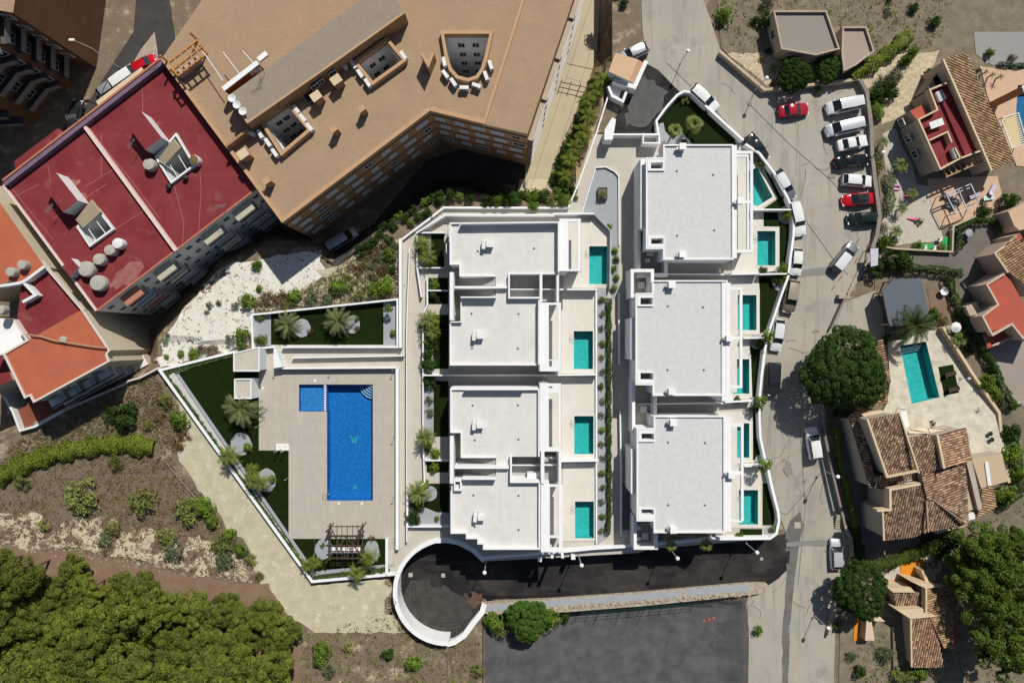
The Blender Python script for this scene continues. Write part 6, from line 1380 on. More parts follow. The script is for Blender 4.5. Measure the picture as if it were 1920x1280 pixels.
for x, y, z, a, w_, h_ in ((1600, 850, 1.4, 105, 1.4, 1.2), (1608, 880, 1.4, 105, 1.4, 1.2), (1619, 918, 1.0, 100, 1.2, 1.4), (1634, 960, 0.6, 95, 1.2, 1.4)): pass
settle(T)
T = thing('pool_house', 'low tiled pool house half hidden under the big round tree', 'house', P(1645, 700, 0))
rp2 = [(1600, 650), (1655, 636), (1671, 717), (1659, 720), (1666, 755), (1606, 768), (1590, 700)]
tiles(T, rp2, 2.6, 3.4, 195, TERRA); body(T, rp2, 2.6, 3.4, 195, CREAMW); settle(T)
# shade sail, patio furniture
t = thing('shade_sail', 'white shade cloth beside the main tiled roof', 'awning', P(1697, 785, 0)); o3 = Vector(t.location)
q = MB(); q.quad(P(1687, 774, 3.0) - o3, P(1697, 801, 2.8) - o3, P(1706, 799, 2.2) - o3, P(1699, 768, 2.4) - o3); q.build('cloth', PLAST, t)
for c_ in ((1706, 799), (1699, 768)): q = MB(); q.tube([P(*c_, 2.3).xy.to_3d() - o3, P(*c_, 2.3) - o3], 0.04); q.build('post', DARKM, t)
t = thing('awning', 'cream folding awning on the pool side of the tiled villa', 'awning', P(1750, 805, 0)); o3 = Vector(t.location)
q = MB(); q.quad(P(1704, 812, 3.0) - o3, P(1743, 812, 3.0) - o3, P(1738, 803, 2.5) - o3, P(1706, 803, 2.5) - o3); q.quad(P(1745, 812, 3.0) - o3, P(1777, 806, 3.0) - o3, P(1771, 800, 2.5) - o3, P(1741, 803, 2.5) - o3); q.build('cloth', mat('cream_cloth', (0.60, 0.50, 0.38), rough=0.9), t)
for a, c in (((1704, 803), (1745, 812)), ((1743, 798), (1776, 804))): q = MB(); q.tube([P(*a, 2.9) - o3, P(*c, 2.9) - o3], 0.06); q.build('arm', TANW, t)
q = MB(); q.prism(W([(1759.5, 688), (1787, 683), (1798.5, 735.5), (1771, 741)], 0.2), 0.14, 0.2); tag(q.build('turf_mat', TURF), 'dark green turf mat beside the garden pool', 'mat')
BRC = mat('dark_brown_wicker', (0.06, 0.04, 0.035), rough=0.8)
lounger(1777, 701, 15, 'upper dark brown lounger on the turf mat', BRC).location.z = 0.2; lounger(1782, 729, 15, 'lower dark brown lounger on the turf mat', BRC).location.z = 0.2
def parasol(px, py, label, m_, r=0.9, h=2.2, z=0.15):
    t = thing('folded_parasol', label, 'parasol', P(px, py, z)); q = MB(); q.tube([(0, 0, 0), (0, 0, h)], 0.035); q.build('pole', METAL, t); q = MB(); q.lathe((0, 0, 0), [(0.3, 0), (0.3, 0.06), (0.08, 0.1)], 14); q.build('base', CONC, t)
    q = MB()
    n = 8
    for k in range(n):
        a0, a1 = 2*math.pi*k/n, 2*math.pi*(k+1)/n; q.v += [(0, 0, h+0.05), (r*math.cos(a0), r*math.sin(a0), h-0.3), (r*math.cos(a1), r*math.sin(a1), h-0.3)]; k0 = len(q.v)-3; q.f.append((k0, k0+1, k0+2)); q.m.append(0)
    q.build('canopy', m_, t)
parasol(1801, 709, 'closed pale parasol by the turf mat', PLAST, 0.25, 2.1); parasol(1778, 614, 'white round parasol by the garden wall above the pool', PLAST, 0.75, 2.0)
t = thing('white_bowl_chair', 'round white garden chair on the reddish bed east of the carport', 'chair', P(1765, 547, 0.1)); q = MB(); q.lathe((0, 0, 0.3), [(0.1, 0), (0.45, 0.15), (0.55, 0.4), (0.5, 0.4), (0.38, 0.2), (0.05, 0.08)], 18); q.build('seat', PLAST, t); q = MB(); q.lathe((0, 0, 0), [(0.25, 0), (0.05, 0.05), (0.05, 0.3)], 10); q.build('base', METAL, t)
for x, y, l in ((1853, 812, 'dark heart-shaped metal seat on the patio right of the tiled roof'), (1856, 823, 'small dark metal stool near the patio wall')):
    t = thing('garden_stool', l, 'stool', P(x, y, 0.15)); q = MB(); q.lathe((0, 0, 0.4), [(0.3, 0), (0.34, 0.05), (0.1, 0.07)], 12); q.build('seat', DARKM, t)
    for a in (0, 120, 240): q = MB(); q.tube([(0.2*math.cos(R(a)), 0.2*math.sin(R(a)), 0), (0.15*math.cos(R(a)), 0.15*math.sin(R(a)), 0.4)], 0.025); q.build('leg', DARKM, t)
t = thing('garden_table', 'dark round garden table on the grey driveway by the corner hedge', 'table', PG(1811, 438, 0.08)); q = MB(); q.lathe((0, 0, 0.7), [(0.5, 0), (0.52, 0.04), (0.1, 0.05)], 18); q.build('tabletop', METAL, t); q = MB(); q.tube([(0, 0, 0), (0, 0, 0.7)], 0.05); q.build('leg', DARKM, t)
for x, y, l in ((1798, 445, 'dark chair left of the round garden table'), (1822, 434, 'dark chair right of the round garden table'), (1808, 454, 'dark chair below the round garden table')):
    t = thing('garden_chair', l, 'chair', PG(x, y, 0.08), random.random()*3); q = MB(); q.box((0, 0, 0.42), (0.45, 0.45, 0.05)); q.build('seat', DARKM, t); q = MB(); q.box((0, 0.22, 0.65), (0.45, 0.04, 0.45)); q.build('backrest', DARKM, t)
    for sx in (-0.2, 0.2):
        for sy in (-0.2, 0.2): q = MB(); q.box((sx, sy, 0.2), (0.04, 0.04, 0.4)); q.build('leg', DARKM, t)
# H5 orange terrace house
T = thing('orange_terrace_house', 'cream house with small tiled roofs below the bright orange terrace', 'house', P(1720, 1140, -3))
Tm = T
def rf5(poly, zl, zh, ang, m): tiles(T, poly, zl, zh, ang, m); body(T, poly, zl, zh, ang, CREAMW, -3.5)
rf5([(1675, 1109), (1722, 1109), (1730, 1139), (1681, 1141)], -0.9, -0.3, 262, TERRAD); rf5([(1738, 1102), (1785, 1100), (1788, 1215), (1770, 1215), (1745, 1160), (1737, 1145)], -0.4, 0.4, 10, OCHRE); rf5([(1709, 1159), (1752, 1157), (1770, 1250), (1712, 1250)], -0.6, 0.2, 262, TERRA)
for q4, z in (([(1664, 1101), (1708, 1101), (1716, 1110), (1675, 1110)], 0.0), ([(1707, 1089), (1764, 1099), (1737, 1103)], 0.6), ([(1680, 1142), (1730, 1140), (1756, 1155), (1708, 1160)], 0.4), ([(1628, 1154), (1646, 1152), (1660, 1165), (1634, 1163)], -0.9), ([(1625, 1160), (1634, 1162), (1640, 1200), (1622, 1200)], -1.2)):
    q = MB(); q.prism(Wz(q4, z), -3.4, z, mt=0, ms=0); q.build('parapet_wall', CREAMW, T)
verge(T, [(1737, 1102), (1737, 1146)], 0.7, 0.25, 1.0); verge(T, [(1708, 1159), (1710, 1250)], 0.4, 0.22, 0.4); verge(T, [(1788, 1098), (1792, 1215)], -0.6, 0.5, 0.4, CORAL)
q = MB(); q.strip([P(1733, 1070, -0.5).xy, P(1742, 1094, -0.5).xy], 0.4, -3.4, -0.8); q.build('terrace_wall', CREAMW, T); settle(T)
t = thing('covered_tub', 'bright blue covered tub on the orange terrace', 'tub', PG(1722, 1083, 0.1)); q = MB(); q.box((0, 0, 0.35), (1.75, 0.72, 0.7)); q.build('cover', mat('bright_blue_sheet', (0.02, 0.25, 0.55), (0.03, 0.35, 0.65), 0.5, 4, 0.6, 0.1), t, bevel=0.12)
# top edge houses: first one added for its shadow, second partly in frame
T = simple_block('dark_house', 'added flat-roofed house above the top edge, kept for the shadow it casts', [(1450, 20), (1550, 20), (1575, 92), (1530, 104), (1465, 92)], 3.0, mat('grey_flat_roof', (0.26, 0.24, 0.21), rough=0.9), TANW)
T = simple_block('dark_house', 'grey-beige roof wedge beside the long hedge at the top edge', [(1580, 50), (1625, 50), (1640, 96), (1606, 122), (1582, 134), (1578, 100)], 2.4, mat('dusty_beige_flat', (0.34, 0.28, 0.235), rough=0.9), TANW)
# walls of the right-hand gardens
SW = mat('sandy_garden_wall', (0.50, 0.41, 0.29), (0.42, 0.34, 0.24), 0.9, 1.5, 0.6, 0.12)
GW = mat('grey_brown_wall', (0.27, 0.24, 0.21), (0.21, 0.185, 0.165), 0.9, 1.5, 0.6, 0.12)
def gwall(label, pts, w, h, m_, name='garden_wall'):
    z = min(G(*p) for p in pts); zt = max(G(*p) for p in pts) + h; b = MB(); b.strip([P(x, y, G(x, y) + h) .xy for x, y in pts], w/13.33, z-0.6, zt if zt - z < h + 0.5 else (lambda p: 0))
    if zt - z >= h + 0.5:
        b = MB(); W_ = [P(x, y, G(x, y)+h) for x, y in pts]
        def zfun(p):
            return min(W_, key=lambda q: (q.x-p[0])**2 + (q.y-p[1])**2).z
        b.strip([q.xy for q in W_], w/13.33, z-0.6, zfun)
    tag(b.build(name, m_), label, 'wall')
gwall('sandy kerb wall along the north side of the street below the stony garden', [(1350, 96), (1392, 132), (1434, 168), (1528, 158), (1612, 148)], 5, 1.0, SW)
gwall('grey-brown wall behind the row of parked cars', [(1614, 150), (1626, 172), (1634, 235), (1636, 290), (1643, 350), (1650, 405)], 7, 1.0, GW)
gwall('grey-brown wall bending down to the grey canopy', [(1650, 405), (1645, 440), (1636, 465)], 7, 1.0, GW)
gwall('low pale kerb curving from the canopy along the street', [(1630, 458), (1624, 490), (1612, 505), (1590, 550)], 3, 0.3, STONE)
gwall('short stone block wall at the driveway corner south of the grey car', [(1573, 556), (1593, 556)], 7, 0.9, STONE)
gwall('narrow stone wall running down from the driveway corner', [(1585, 560), (1560, 615)], 4, 0.9, GW)
gwall('sandy wall between the gravel garden and the dark hedge', [(1658, 462), (1680, 466), (1786, 472), (1788, 424), (1830, 405)], 3, 0.8, SW)
gwall('cream wall along the east side of the patio and garden pool', [(1769, 613), (1824, 700), (1874, 773), (1880, 835), (1893, 905)], 5, 1.2, CREAMW)
gwall('grey wall along the street below the big round tree', [(1545, 765), (1548, 820), (1560, 880), (1572, 930), (1585, 985)], 4, 0.9, GW)
gwall('pale stone kerb along the street beside the lower silver car', [(1585, 985), (1596, 1010), (1598, 1040), (1588, 1075), (1575, 1100), (1562, 1150), (1554, 1190)], 5, 0.7, STONE)
gwall('curved cream wall round the north patio planting', [(1838, 126), (1860, 136), (1900, 143), (1960, 138)], 4, 0.9, CREAMW)
gwall('pale rock wall between the driveway and the hedge at the right edge', [(1893, 760), (1925, 750)], 5, 0.8, STONE)
t = thing('stone_steps', 'flight of worn stone steps in the grey wall below the street lamp', 'steps', PG(1572, 965, 0))
for k in range(6): q = MB(); q.box((0, -0.35*k, 0.5-0.12*k), (1.1, 0.33, 0.3)); q.build('step', STONE, t)
# ------------------------------------------------------------------ vegetation
def leaf_mesh(name, C, Nn, S, m, aspect=1.7, seed=0):
    rs = np.random.RandomState(seed); n = len(C)
    Nn = Nn/np.linalg.norm(Nn, axis=1, keepdims=True); r = rs.normal(size=(n, 3)); u = np.cross(Nn, r); u /= np.linalg.norm(u, axis=1, keepdims=True)+1e-9; v = np.cross(Nn, u)
    S = S[:, None]; u = u*S*aspect/2; v = v*S/2
    V_ = np.stack([C-u, C+v*0.9, C+u, C-v*0.9], 1).reshape(-1, 3)
    me = bpy.data.meshes.new(name); me.vertices.add(4*n); me.vertices.foreach_set('co', V_.astype(np.float32).ravel())
    me.loops.add(4*n); me.loops.foreach_set('vertex_index', np.arange(4*n, dtype=np.int32)); me.polygons.add(n)
    me.polygons.foreach_set('loop_start', np.arange(0, 4*n, 4, dtype=np.int32)); me.polygons.foreach_set('loop_total', np.full(n, 4, dtype=np.int32))
    me.materials.append(m); me.update(); me.validate(); return me
def crown_mesh(name, m, seed, Rr, zc, flat, lumps, lump_r, leaves, ls, dome=False):
    """leaf clumps spread through a crown of radius Rr centred at height zc"""
    rs = np.random.RandomState(seed); L = []
    if dome:
        for i in range(lumps):
            z = 1 - 1.25*(i+0.5)/lumps; rr = math.sqrt(max(0, 1-z*z)); a = 2.39996*i; k = 1 + rs.uniform(-0.07, 0.05); j = rs.normal(size=3)*0.03
            L.append((np.array([rr*math.cos(a)+j[0], rr*math.sin(a)+j[1], z*flat])*(Rr-lump_r*0.75)*k, lump_r*rs.uniform(0.8, 1.2)))
    while len(L) < lumps:
        p = rs.uniform(-1, 1, 3)
        if np.linalg.norm(p) > 1: continue
        if p[2] < -0.35: continue
        q = p*np.array([Rr-lump_r*0.7, Rr-lump_r*0.7, (Rr-lump_r*0.7)*flat]); L.append((q, lump_r*rs.uniform(0.65, 1.25)))
    rad = 1 + 0.12*np.sin(rs.uniform(0, 6.28) + 3*np.arctan2([l[0][1] for l in L], [l[0][0] for l in L]))
    C = []; Nn = []
    per = max(1, leaves//lumps)
    for (q, r), k in zip(L, rad):
        d = rs.normal(size=(per, 3)); d[:, 2] = np.abs(d[:, 2])*0.9 - 0.25; d /= np.linalg.norm(d, axis=1, keepdims=True)
        rr = r*rs.uniform(0.72, 1.06, per)[:, None]; C.append(q*np.array([k, k, 1]) + d*rr*np.array([1, 1, 0.8])); Nn.append(d + rs.normal(size=(per, 3))*0.45)
    C = np.concatenate(C) + np.array([0, 0, zc]); Nn = np.concatenate(Nn); Nn[:, 2] = np.abs(Nn[:, 2]) + 0.1
    S = ls*rs.uniform(0.6, 1.3, len(C)); return leaf_mesh(name, C, Nn, S, m, seed=seed)
def fol(name, c, isl=0.45, tr=0.25): return mat(name, c, tuple(x*0.62 for x in c), 0.75, 0.9, 0.7, 0.0, island=isl, trans=tr, spec=0.2)
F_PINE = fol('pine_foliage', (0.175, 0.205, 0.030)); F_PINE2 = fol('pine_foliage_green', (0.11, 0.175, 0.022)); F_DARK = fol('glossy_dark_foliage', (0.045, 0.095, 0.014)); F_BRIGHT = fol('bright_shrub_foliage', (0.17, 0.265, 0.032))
F_OLIVE = fol('olive_scrub_foliage', (0.225, 0.25, 0.065)); F_HEDGE = fol('hedge_foliage', (0.20, 0.245, 0.030)); F_GREYG = fol('grey_green_foliage', (0.16, 0.19, 0.10)); F_DRY = fol('dry_brown_foliage', (0.22, 0.155, 0.085), 0.4, 0.1)
F_PALM = fol('palm_foliage', (0.21, 0.245, 0.10), 0.3); F_PALMY = fol('young_palm_foliage', (0.20, 0.25, 0.035), 0.3); F_RUST = fol('rusty_dry_foliage', (0.16, 0.09, 0.035), 0.4, 0.1)
TRUNKM = mat('bark', (0.14, 0.10, 0.075), (0.09, 0.065, 0.05), 0.95, 4, 0.6, 0.2)
def trunk_mesh(name, h, r, limbs, seed, Rr):
    rs = random.Random(seed); b = MB(); b.tube([(0, 0, -0.3), (rs.uniform(-.1, .1), rs.uniform(-.1, .1), h*0.5), (rs.uniform(-.25, .25), rs.uniform(-.25, .25), h)], r, 8, r2=r*0.45)
    for k in range(limbs):
        a = 6.28*k/limbs + rs.uniform(-.3, .3); z0 = h*rs.uniform(0.35, 0.8); b.tube([(0, 0, z0), (Rr*0.35*math.cos(a), Rr*0.35*math.sin(a), z0+h*0.22), (Rr*0.7*math.cos(a), Rr*0.7*math.sin(a), z0+h*0.32)], r*0.45, 5, r2=r*0.12)
    return b.mesh(name, TRUNKM)
KINDS_ = {}
def kind(k, crown, trunk): KINDS_.setdefault(k, []).append((crown, trunk))
for s_ in range(4): kind('pine', crown_mesh('crown', F_PINE, 20+s_, 3.0, 4.4, 0.62, 60, 0.58, 15000, 0.145), trunk_mesh('trunk', 4.0, 0.16, 6, s_, 3.0))
for s_ in range(2): kind('pineg', crown_mesh('crown', F_PINE2, 30+s_, 3.0, 4.2, 0.7, 62, 0.58, 15000, 0.145), trunk_mesh('trunk', 4.0, 0.18, 6, s_, 3.0))
kind('big', crown_mesh('crown', fol('round_tree_foliage', (0.05, 0.105, 0.015)), 40, 4.5, 3.9, 0.7, 120, 0.62, 42000, 0.15, True), trunk_mesh('trunk', 3.5, 0.24, 8, 4, 4.5))
kind('big', crown_mesh('crown', fol('mid_green_foliage', (0.05, 0.105, 0.015)), 41, 3.2, 2.9, 0.7, 80, 0.5, 22000, 0.14, True), trunk_mesh('trunk', 2.6, 0.18, 7, 5, 3.2))
for s_ in range(3):
    kind('bush', crown_mesh('crown', F_BRIGHT, 50+s_, 1.0, 0.55, 0.7, 18, 0.34, 1100, 0.13), trunk_mesh('trunk', 0.6, 0.05, 4, s_, 0.8))
    kind('dark', crown_mesh('crown', F_DARK, 60+s_, 1.0, 0.6, 0.75, 20, 0.32, 1300, 0.12), trunk_mesh('trunk', 0.6, 0.05, 4, s_, 0.8))
    kind('olive', crown_mesh('crown', F_OLIVE, 70+s_, 1.0, 0.5, 0.6, 26, 0.26, 800, 0.10), trunk_mesh('trunk', 0.6, 0.05, 5, s_, 0.9))
    kind('grey', crown_mesh('crown', F_GREYG, 80+s_, 1.0, 0.45, 0.6, 26, 0.26, 750, 0.10), trunk_mesh('trunk', 0.5, 0.04, 5, s_, 0.9))
    kind('dry', crown_mesh('crown', F_DRY, 90+s_, 1.0, 0.35, 0.5, 24, 0.28, 700, 0.09), trunk_mesh('trunk', 0.4, 0.04, 5, s_, 0.9))
    kind('rust', crown_mesh('crown', F_RUST, 95+s_, 1.0, 0.3, 0.45, 24, 0.28, 600, 0.09), trunk_mesh('trunk', 0.4, 0.04, 5, s_, 0.9))
# tree-like slim kinds
for s_ in range(2): kind('young', crown_mesh('crown', F_BRIGHT, 110+s_, 1.0, 2.3, 1.0, 14, 0.32, 750, 0.13), trunk_mesh('trunk', 2.2, 0.05, 4, s_, 0.8))
nplant = [0]
def plant(px, py, rpx, kd, label, cat=None, name=None, group=None, z=None, zs=1.0):
    vs_ = KINDS_[kd]; nplant[0] += 1; i = nplant[0]; cm, tm = vs_[(i*7 + i//3) % len(vs_)]
    base = {'pine': 3.0, 'pineg': 3.0}.get(kd, 1.0)
    if kd == 'big': cm, tm = vs_[0 if rpx > 50 else 1]; base = 4.5 if rpx > 50 else 3.2
    s = rpx*(1.18 if base == 1.0 else 1.12)/13.33/base
    zz = Gout(px, py) if z is None else z
    nm = name or {'pine': 'pine_tree', 'pineg': 'pine_tree', 'big': 'tree', 'young': 'young_tree'}.get(kd, 'shrub'); ct = cat or {'pine': 'tree', 'pineg': 'tree', 'big': 'tree', 'young': 'tree'}.get(kd, 'shrub')
    hc_ = {'pine': 4.4, 'pineg': 4.2, 'big': 3.9 if rpx > 50 else 2.9, 'young': 2.3}.get(kd, 0.5)*s*zs; q0 = P(px, py, zz + hc_)
    t = thing(nm, label, ct, (q0.x, q0.y, zz), random.uniform(0, 6.28), group); t.scale = (s, s, s*zs)
    put('crown', cm, t); put('trunk', tm, t); return t

# pine wood, lower left: each tree
prn = random.Random(5)
PINES = [(-20, 1068, 46), (28, 1080, 44), (62, 1098, 36), (90, 1112, 38), (140, 1068, 33), (112, 1130, 40), (160, 1108, 36), (200, 1130, 40), (238, 1098, 30), (222, 1110, 34), (272, 1108, 32), (262, 1142, 42), (315, 1138, 40),
         (355, 1138, 34), (300, 1168, 42), (380, 1168, 38), (342, 1180, 36), (430, 1130, 27), (410, 1150, 34), (450, 1160, 38), (492, 1150, 33), (520, 1168, 32), (470, 1188, 36), (545, 1185, 22), (20, 1140, 44), (70, 1160, 44), (120, 1180, 44),
         (170, 1170, 42), (215, 1185, 42), (-20, 1180, 44), (30, 1200, 44), (255, 1200, 42), (330, 1215, 42), (400, 1205, 40), (-30, 1120, 42), (180, 1148, 30), (280, 1128, 26), (80, 1215, 44), (160, 1220, 44), (440, 1220, 40), (520, 1215, 36)]
for x, y, r in PINES:
    lb = 'yellow-green pine in the dense wood at the lower left of the picture'
    if (x, y) == (140, 1068): lb = 'yellow-green pine standing out northwards from the middle of the wood edge'
    elif (x, y) == (545, 1185): lb = 'smallest pine at the eastern tip of the lower left wood'
    elif (x, y) == (430, 1130): lb = 'low pine at the wood edge just west of its eastern end'
    plant(x, y, r*prn.uniform(0.74, 1.0), 'pine', lb, group='pines of the lower left wood', z=Gout(x, y) - 0.4 + prn.uniform(-1.2, 0.8), zs=prn.uniform(0.75, 1.35))
for x in range(-30, 560, 60):
    for y in (1265, 1320): plant(x + prn.uniform(-10, 10), y, 44, 'pine', 'yellow-green pine in the dense wood at the lower left of the picture', group='pines of the lower left wood')
# big trees on the right
plant(1583, 694, 64, 'big', 'large round dark green tree beside the tiled pool house', z=0, zs=0.95)
plant(1489, 141, 28, 'big', 'round clipped green tree in the stony garden above the red car', z=0, zs=0.9)
plant(1553, 128, 24, 'big', 'loose green tree beside the clipped one at the top edge', z=0, zs=0.8)
plant(1612, 1108, 44, 'big', 'broad green tree by the street below the lower silver car', z=-2.6)
for x, y, r, l in ((1835, 1030, 48, 'uppermost pine of the cluster at the lower right corner'), (1880, 1075, 52, 'pine at the right edge of the lower right cluster'), (1815, 1070, 40, 'westernmost pine of the lower right cluster'), (1850, 1120, 50, 'middle pine of the lower right cluster'),
                   (1895, 1150, 46, 'lowest pine visible in the lower right corner'), (1905, 1020, 36, 'small pine above the right edge of the lower right cluster'), (1880, 1215, 50, 'pine below the lower right corner cluster')):
    plant(x, y, r, 'pineg', l, z=-2.8, zs=1.1)
plant(990, 1162, 35, 'big', 'broad bright green tree over the west end of the parking lot', z=-4.2, zs=0.9).children[0].data = crown_mesh('crown', fol('fresh_green_foliage', (0.085, 0.17, 0.022)), 43, 3.2, 2.9, 0.7, 80, 0.5, 22000, 0.14, True)
plant(1030, 1158, 20, 'bush', 'bright shrub on the right side of the parking lot tree', z=-3.5)
plant(925, 1165, 20, 'bush', 'bright shrub left of the parking lot tree by the curved wall', z=-3.5); plant(945, 1178, 18, 'olive', 'dull shrub under the parking lot tree by the curved wall', z=-3.8); plant(1058, 1152, 12, 'dark', 'small dark shrub at the foot of the long planter wall', z=-4)
# shrubs of the open ground: px, py, r, kind, label
SH = [(230, 778, 26, 'dark', 'dark green tree-like shrub at the shaded yard corner', 1), (338, 786, 18, 'bush', 'round bright shrub beside the long white garden wall', 1), (280, 797, 11, 'olive', 'dull grey-green bush between the dark and the bright shrub', 1),
      (310, 752, 14, 'olive', 'low bush at the shaded corner of the white wall', 1), (218, 866, 15, 'olive', 'yellow-green bush below the long curved hedge', 1), (152, 928, 32, 'olive', 'large olive-green bush in the brown field', 1),
      (265, 938, 28, 'olive', 'second large olive bush right of the largest in the brown field', 1), (42, 905, 15, 'olive', 'grey-green bush below the west part of the curved hedge', 1), (350, 955, 26, 'olive', 'broad olive bush at the east edge of the brown field', 1),
      (382, 952, 18, 'bush', 'green bush at the end of the thin fence line', 1), (395, 975, 14, 'bush', 'green bush on the bank beside the sandy strip', 1), (212, 992, 16, 'olive', 'small bush among pale soil below the field', 1), (195, 1010, 14, 'grey', 'greyish bush in the pale soil', 1),
      (312, 1008, 20, 'olive', 'green bush above the eastern pale soil patch', 1), (325, 1034, 18, 'grey', 'grey leafless bush in the pale soil patch', 1), (415, 1020, 22, 'olive', 'olive bush at the southeast corner of the field', 1), (420, 1048, 18, 'grey', 'grey bush above the track near the sandy bank', 1),
      (432, 1003, 13, 'bush', 'small green bush on the field bank', 1), (450, 1028, 13, 'bush', 'green bush lower on the field bank', 1), (470, 1048, 11, 'olive', 'narrow bush low on the field bank', 1), (488, 1078, 9, 'olive', 'last narrow bush at the foot of the field bank', 1),
      (80, 985, 12, 'olive', 'sparse bush in the western pale soil', 1), (345, 815, 13, 'rust', 'rusty dry bush at the head of the sandy strip', 1), (330, 835, 13, 'rust', 'lower rusty dry bush at the head of the sandy strip', 1), (300, 780, 12, 'dry', 'dry brown brush near the round bright shrub', 0),
      # bank between the villas and the apartment block
      (480, 498, 10, 'bush', 'spiky green shrub alone on the white chalk', 0), (487, 541, 7, 'bush', 'small green tuft on the chalk below the spiky shrub', 0), (464, 567, 14, 'bush', 'bright shrub at the corner of the chalk by the palm garden', 0), (441, 574, 8, 'grey', 'grey bush left of the bright corner shrub', 0),
      (410, 568, 6, 'grey', 'small grey bush on the chalk', 0), (392, 572, 7, 'grey', 'westernmost grey bush on the chalk', 0), (388, 585, 5, 'grey', 'tiny grey tuft on the chalk', 0), (500, 560, 14, 'dry', 'reddish dry brush along the palm garden wall', 0), (525, 558, 15, 'dry', 'second clump of dry brush along the palm garden wall', 0),
      (553, 555, 13, 'bush', 'green shrub in the middle of the brush above the palm garden', 0), (534, 570, 10, 'olive', 'olive tuft below the brush line', 0), (585, 560, 13, 'grey', 'silvery shrub right of the middle green one', 0), (612, 562, 12, 'grey', 'second silvery shrub above the palm garden', 0),
      (635, 538, 15, 'bush', 'bright leafy shrub on the upper bank', 0), (655, 540, 9, 'olive', 'olive tuft beside the bright bank shrub', 0), (672, 552, 12, 'olive', 'yellow-green shrub low on the sandy bank', 0), (700, 545, 14, 'bush', 'green shrub left of the last one by the walkway wall', 0), (722, 536, 17, 'bush', 'big bright shrub by the walkway wall', 0),
      (700, 520, 9, 'grey', 'grey shrub above the big bright one', 0), (731, 478, 13, 'bush', 'bright round shrub high on the bank by the wall', 0), (728, 448, 9, 'dark', 'dark shrub at the bend of the perimeter wall', 0), (685, 490, 11, 'dry', 'dry olive brush in the middle of the bank', 0), (672, 505, 10, 'dry', 'dry brush patch lower on the bank', 0),
      (708, 482, 10, 'dry', 'dry brush left of the bright round shrub', 0), (715, 460, 12, 'dry', 'dry brush below the perimeter wall bend', 0), (690, 470, 12, 'dry', 'dry brush near the shaded yard', 0), (735, 505, 8, 'dark', 'dark shrub against the walkway wall', 0), (718, 505, 12, 'rust', 'dark reddish shrub on the bank', 0),
      (748, 408, 12, 'bush', 'leafy green shrub outside the wall corner, lower one', 0), (738, 425, 8, 'dark', 'dark green shrub outside the wall corner', 0), (800, 382, 12, 'bush', 'tall leafy shrub at the shade edge outside the north wall', 0), (802, 400, 10, 'dark', 'dark shrub just above the north wall bend', 0), (786, 405, 9, 'dark', 'dark shrub further down the north wall bend', 0),
      (862, 368, 8, 'bush', 'lone bright tuft in the shaded bed', 0), (880, 372, 9, 'dark', 'dark tuft beside the lone bright one', 0), (770, 418, 7, 'bush', 'small shrub on the rocky patch by the bend', 0),
      (452, 625, 13, 'bush', 'bright shrub left of the small palm garden', 0), (430, 636, 10, 'grey', 'grey-green shrub west of the palm garden corner', 0), (452, 643, 9, 'bush', 'bright shrub hugging the pavilion wall', 0), (362, 662, 12, 'bush', 'green shrub at the south edge of the chalk', 0), (380, 657, 13, 'dry', 'brown brush at the south edge of the chalk', 0), (397, 655, 12, 'dry', 'second brown brush at the south edge of the chalk', 0),
      (313, 628, 5, 'grey', 'tiny tuft near the alley mouth', 0), (309, 638, 6, 'grey', 'grey tuft by the alley mouth', 0), (312, 668, 5, 'bush', 'small green tuft by the west wall tip', 0), (340, 662, 7, 'bush', 'small green shrub near the west wall', 0)]
for x, y, r, k, l, a in SH: plant(x, y, r, k, l, zs=1.0 if r < 20 else 0.8)
# hedge strip north of the northwest villa and palm bed
for i, (x, y, r, k) in enumerate(((968, 372, 11, 'dark'), (985, 368, 12, 'dark'), (1003, 372, 13, 'bush'), (1020, 370, 12, 'dark'), (1034, 376, 10, 'olive'), (1047, 366, 12, 'bush'), (1062, 356, 13, 'dark'), (1058, 376, 10, 'bush'), (952, 376, 9, 'dark'), (935, 375, 10, 'olive'), (915, 377, 9, 'dark'), (1000, 386, 8, 'bush'),
                                  (1042, 350, 12, 'dark'), (1048, 332, 13, 'dark'), (1056, 316, 12, 'dark'), (1058, 300, 12, 'dark'), (1066, 284, 13, 'dark'), (1072, 268, 13, 'dark'), (1086, 250, 13, 'dark'), (1092, 232, 13, 'dark'), (1096, 212, 12, 'dark'), (1100, 196, 11, 'dark'), (1108, 178, 10, 'dark'), (1113, 158, 10, 'dark'))):
    plant(x, y, r*1.25, 'bush' if i % 4 == 1 else k, 'dense green shrub in the continuous planting along the lane and north wall', group='shrubs of the lane bed', zs=1.3, name='shrub')

rb_ = random.Random(31)
for i, (x, y) in enumerate(((700, 455), (712, 440), (722, 428), (735, 412), (752, 398), (768, 388), (782, 376), (800, 366), (815, 358), (832, 352), (850, 350), (868, 352), (886, 355), (905, 358), (922, 362), (940, 364), (955, 368), (760, 410), (820, 372), (845, 366), (775, 398), (690, 462), (676, 468))):
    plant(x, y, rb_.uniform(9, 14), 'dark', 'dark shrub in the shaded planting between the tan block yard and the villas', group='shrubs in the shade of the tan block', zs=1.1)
for i in range(40):
    x = rb_.uniform(600, 745); y = 590 - (x-480)*0.14 - rb_.uniform(25, 95)
    if not inside((x, y), [(600, 560), (640, 510), (745, 450), (745, 552), (600, 566)]): continue
    plant(x, y, rb_.uniform(5, 10), ('dry', 'olive', 'grey', 'dry')[i % 4], 'low dry brush on the sandy bank above the small palm garden', group='brush of the sandy bank', zs=0.8)
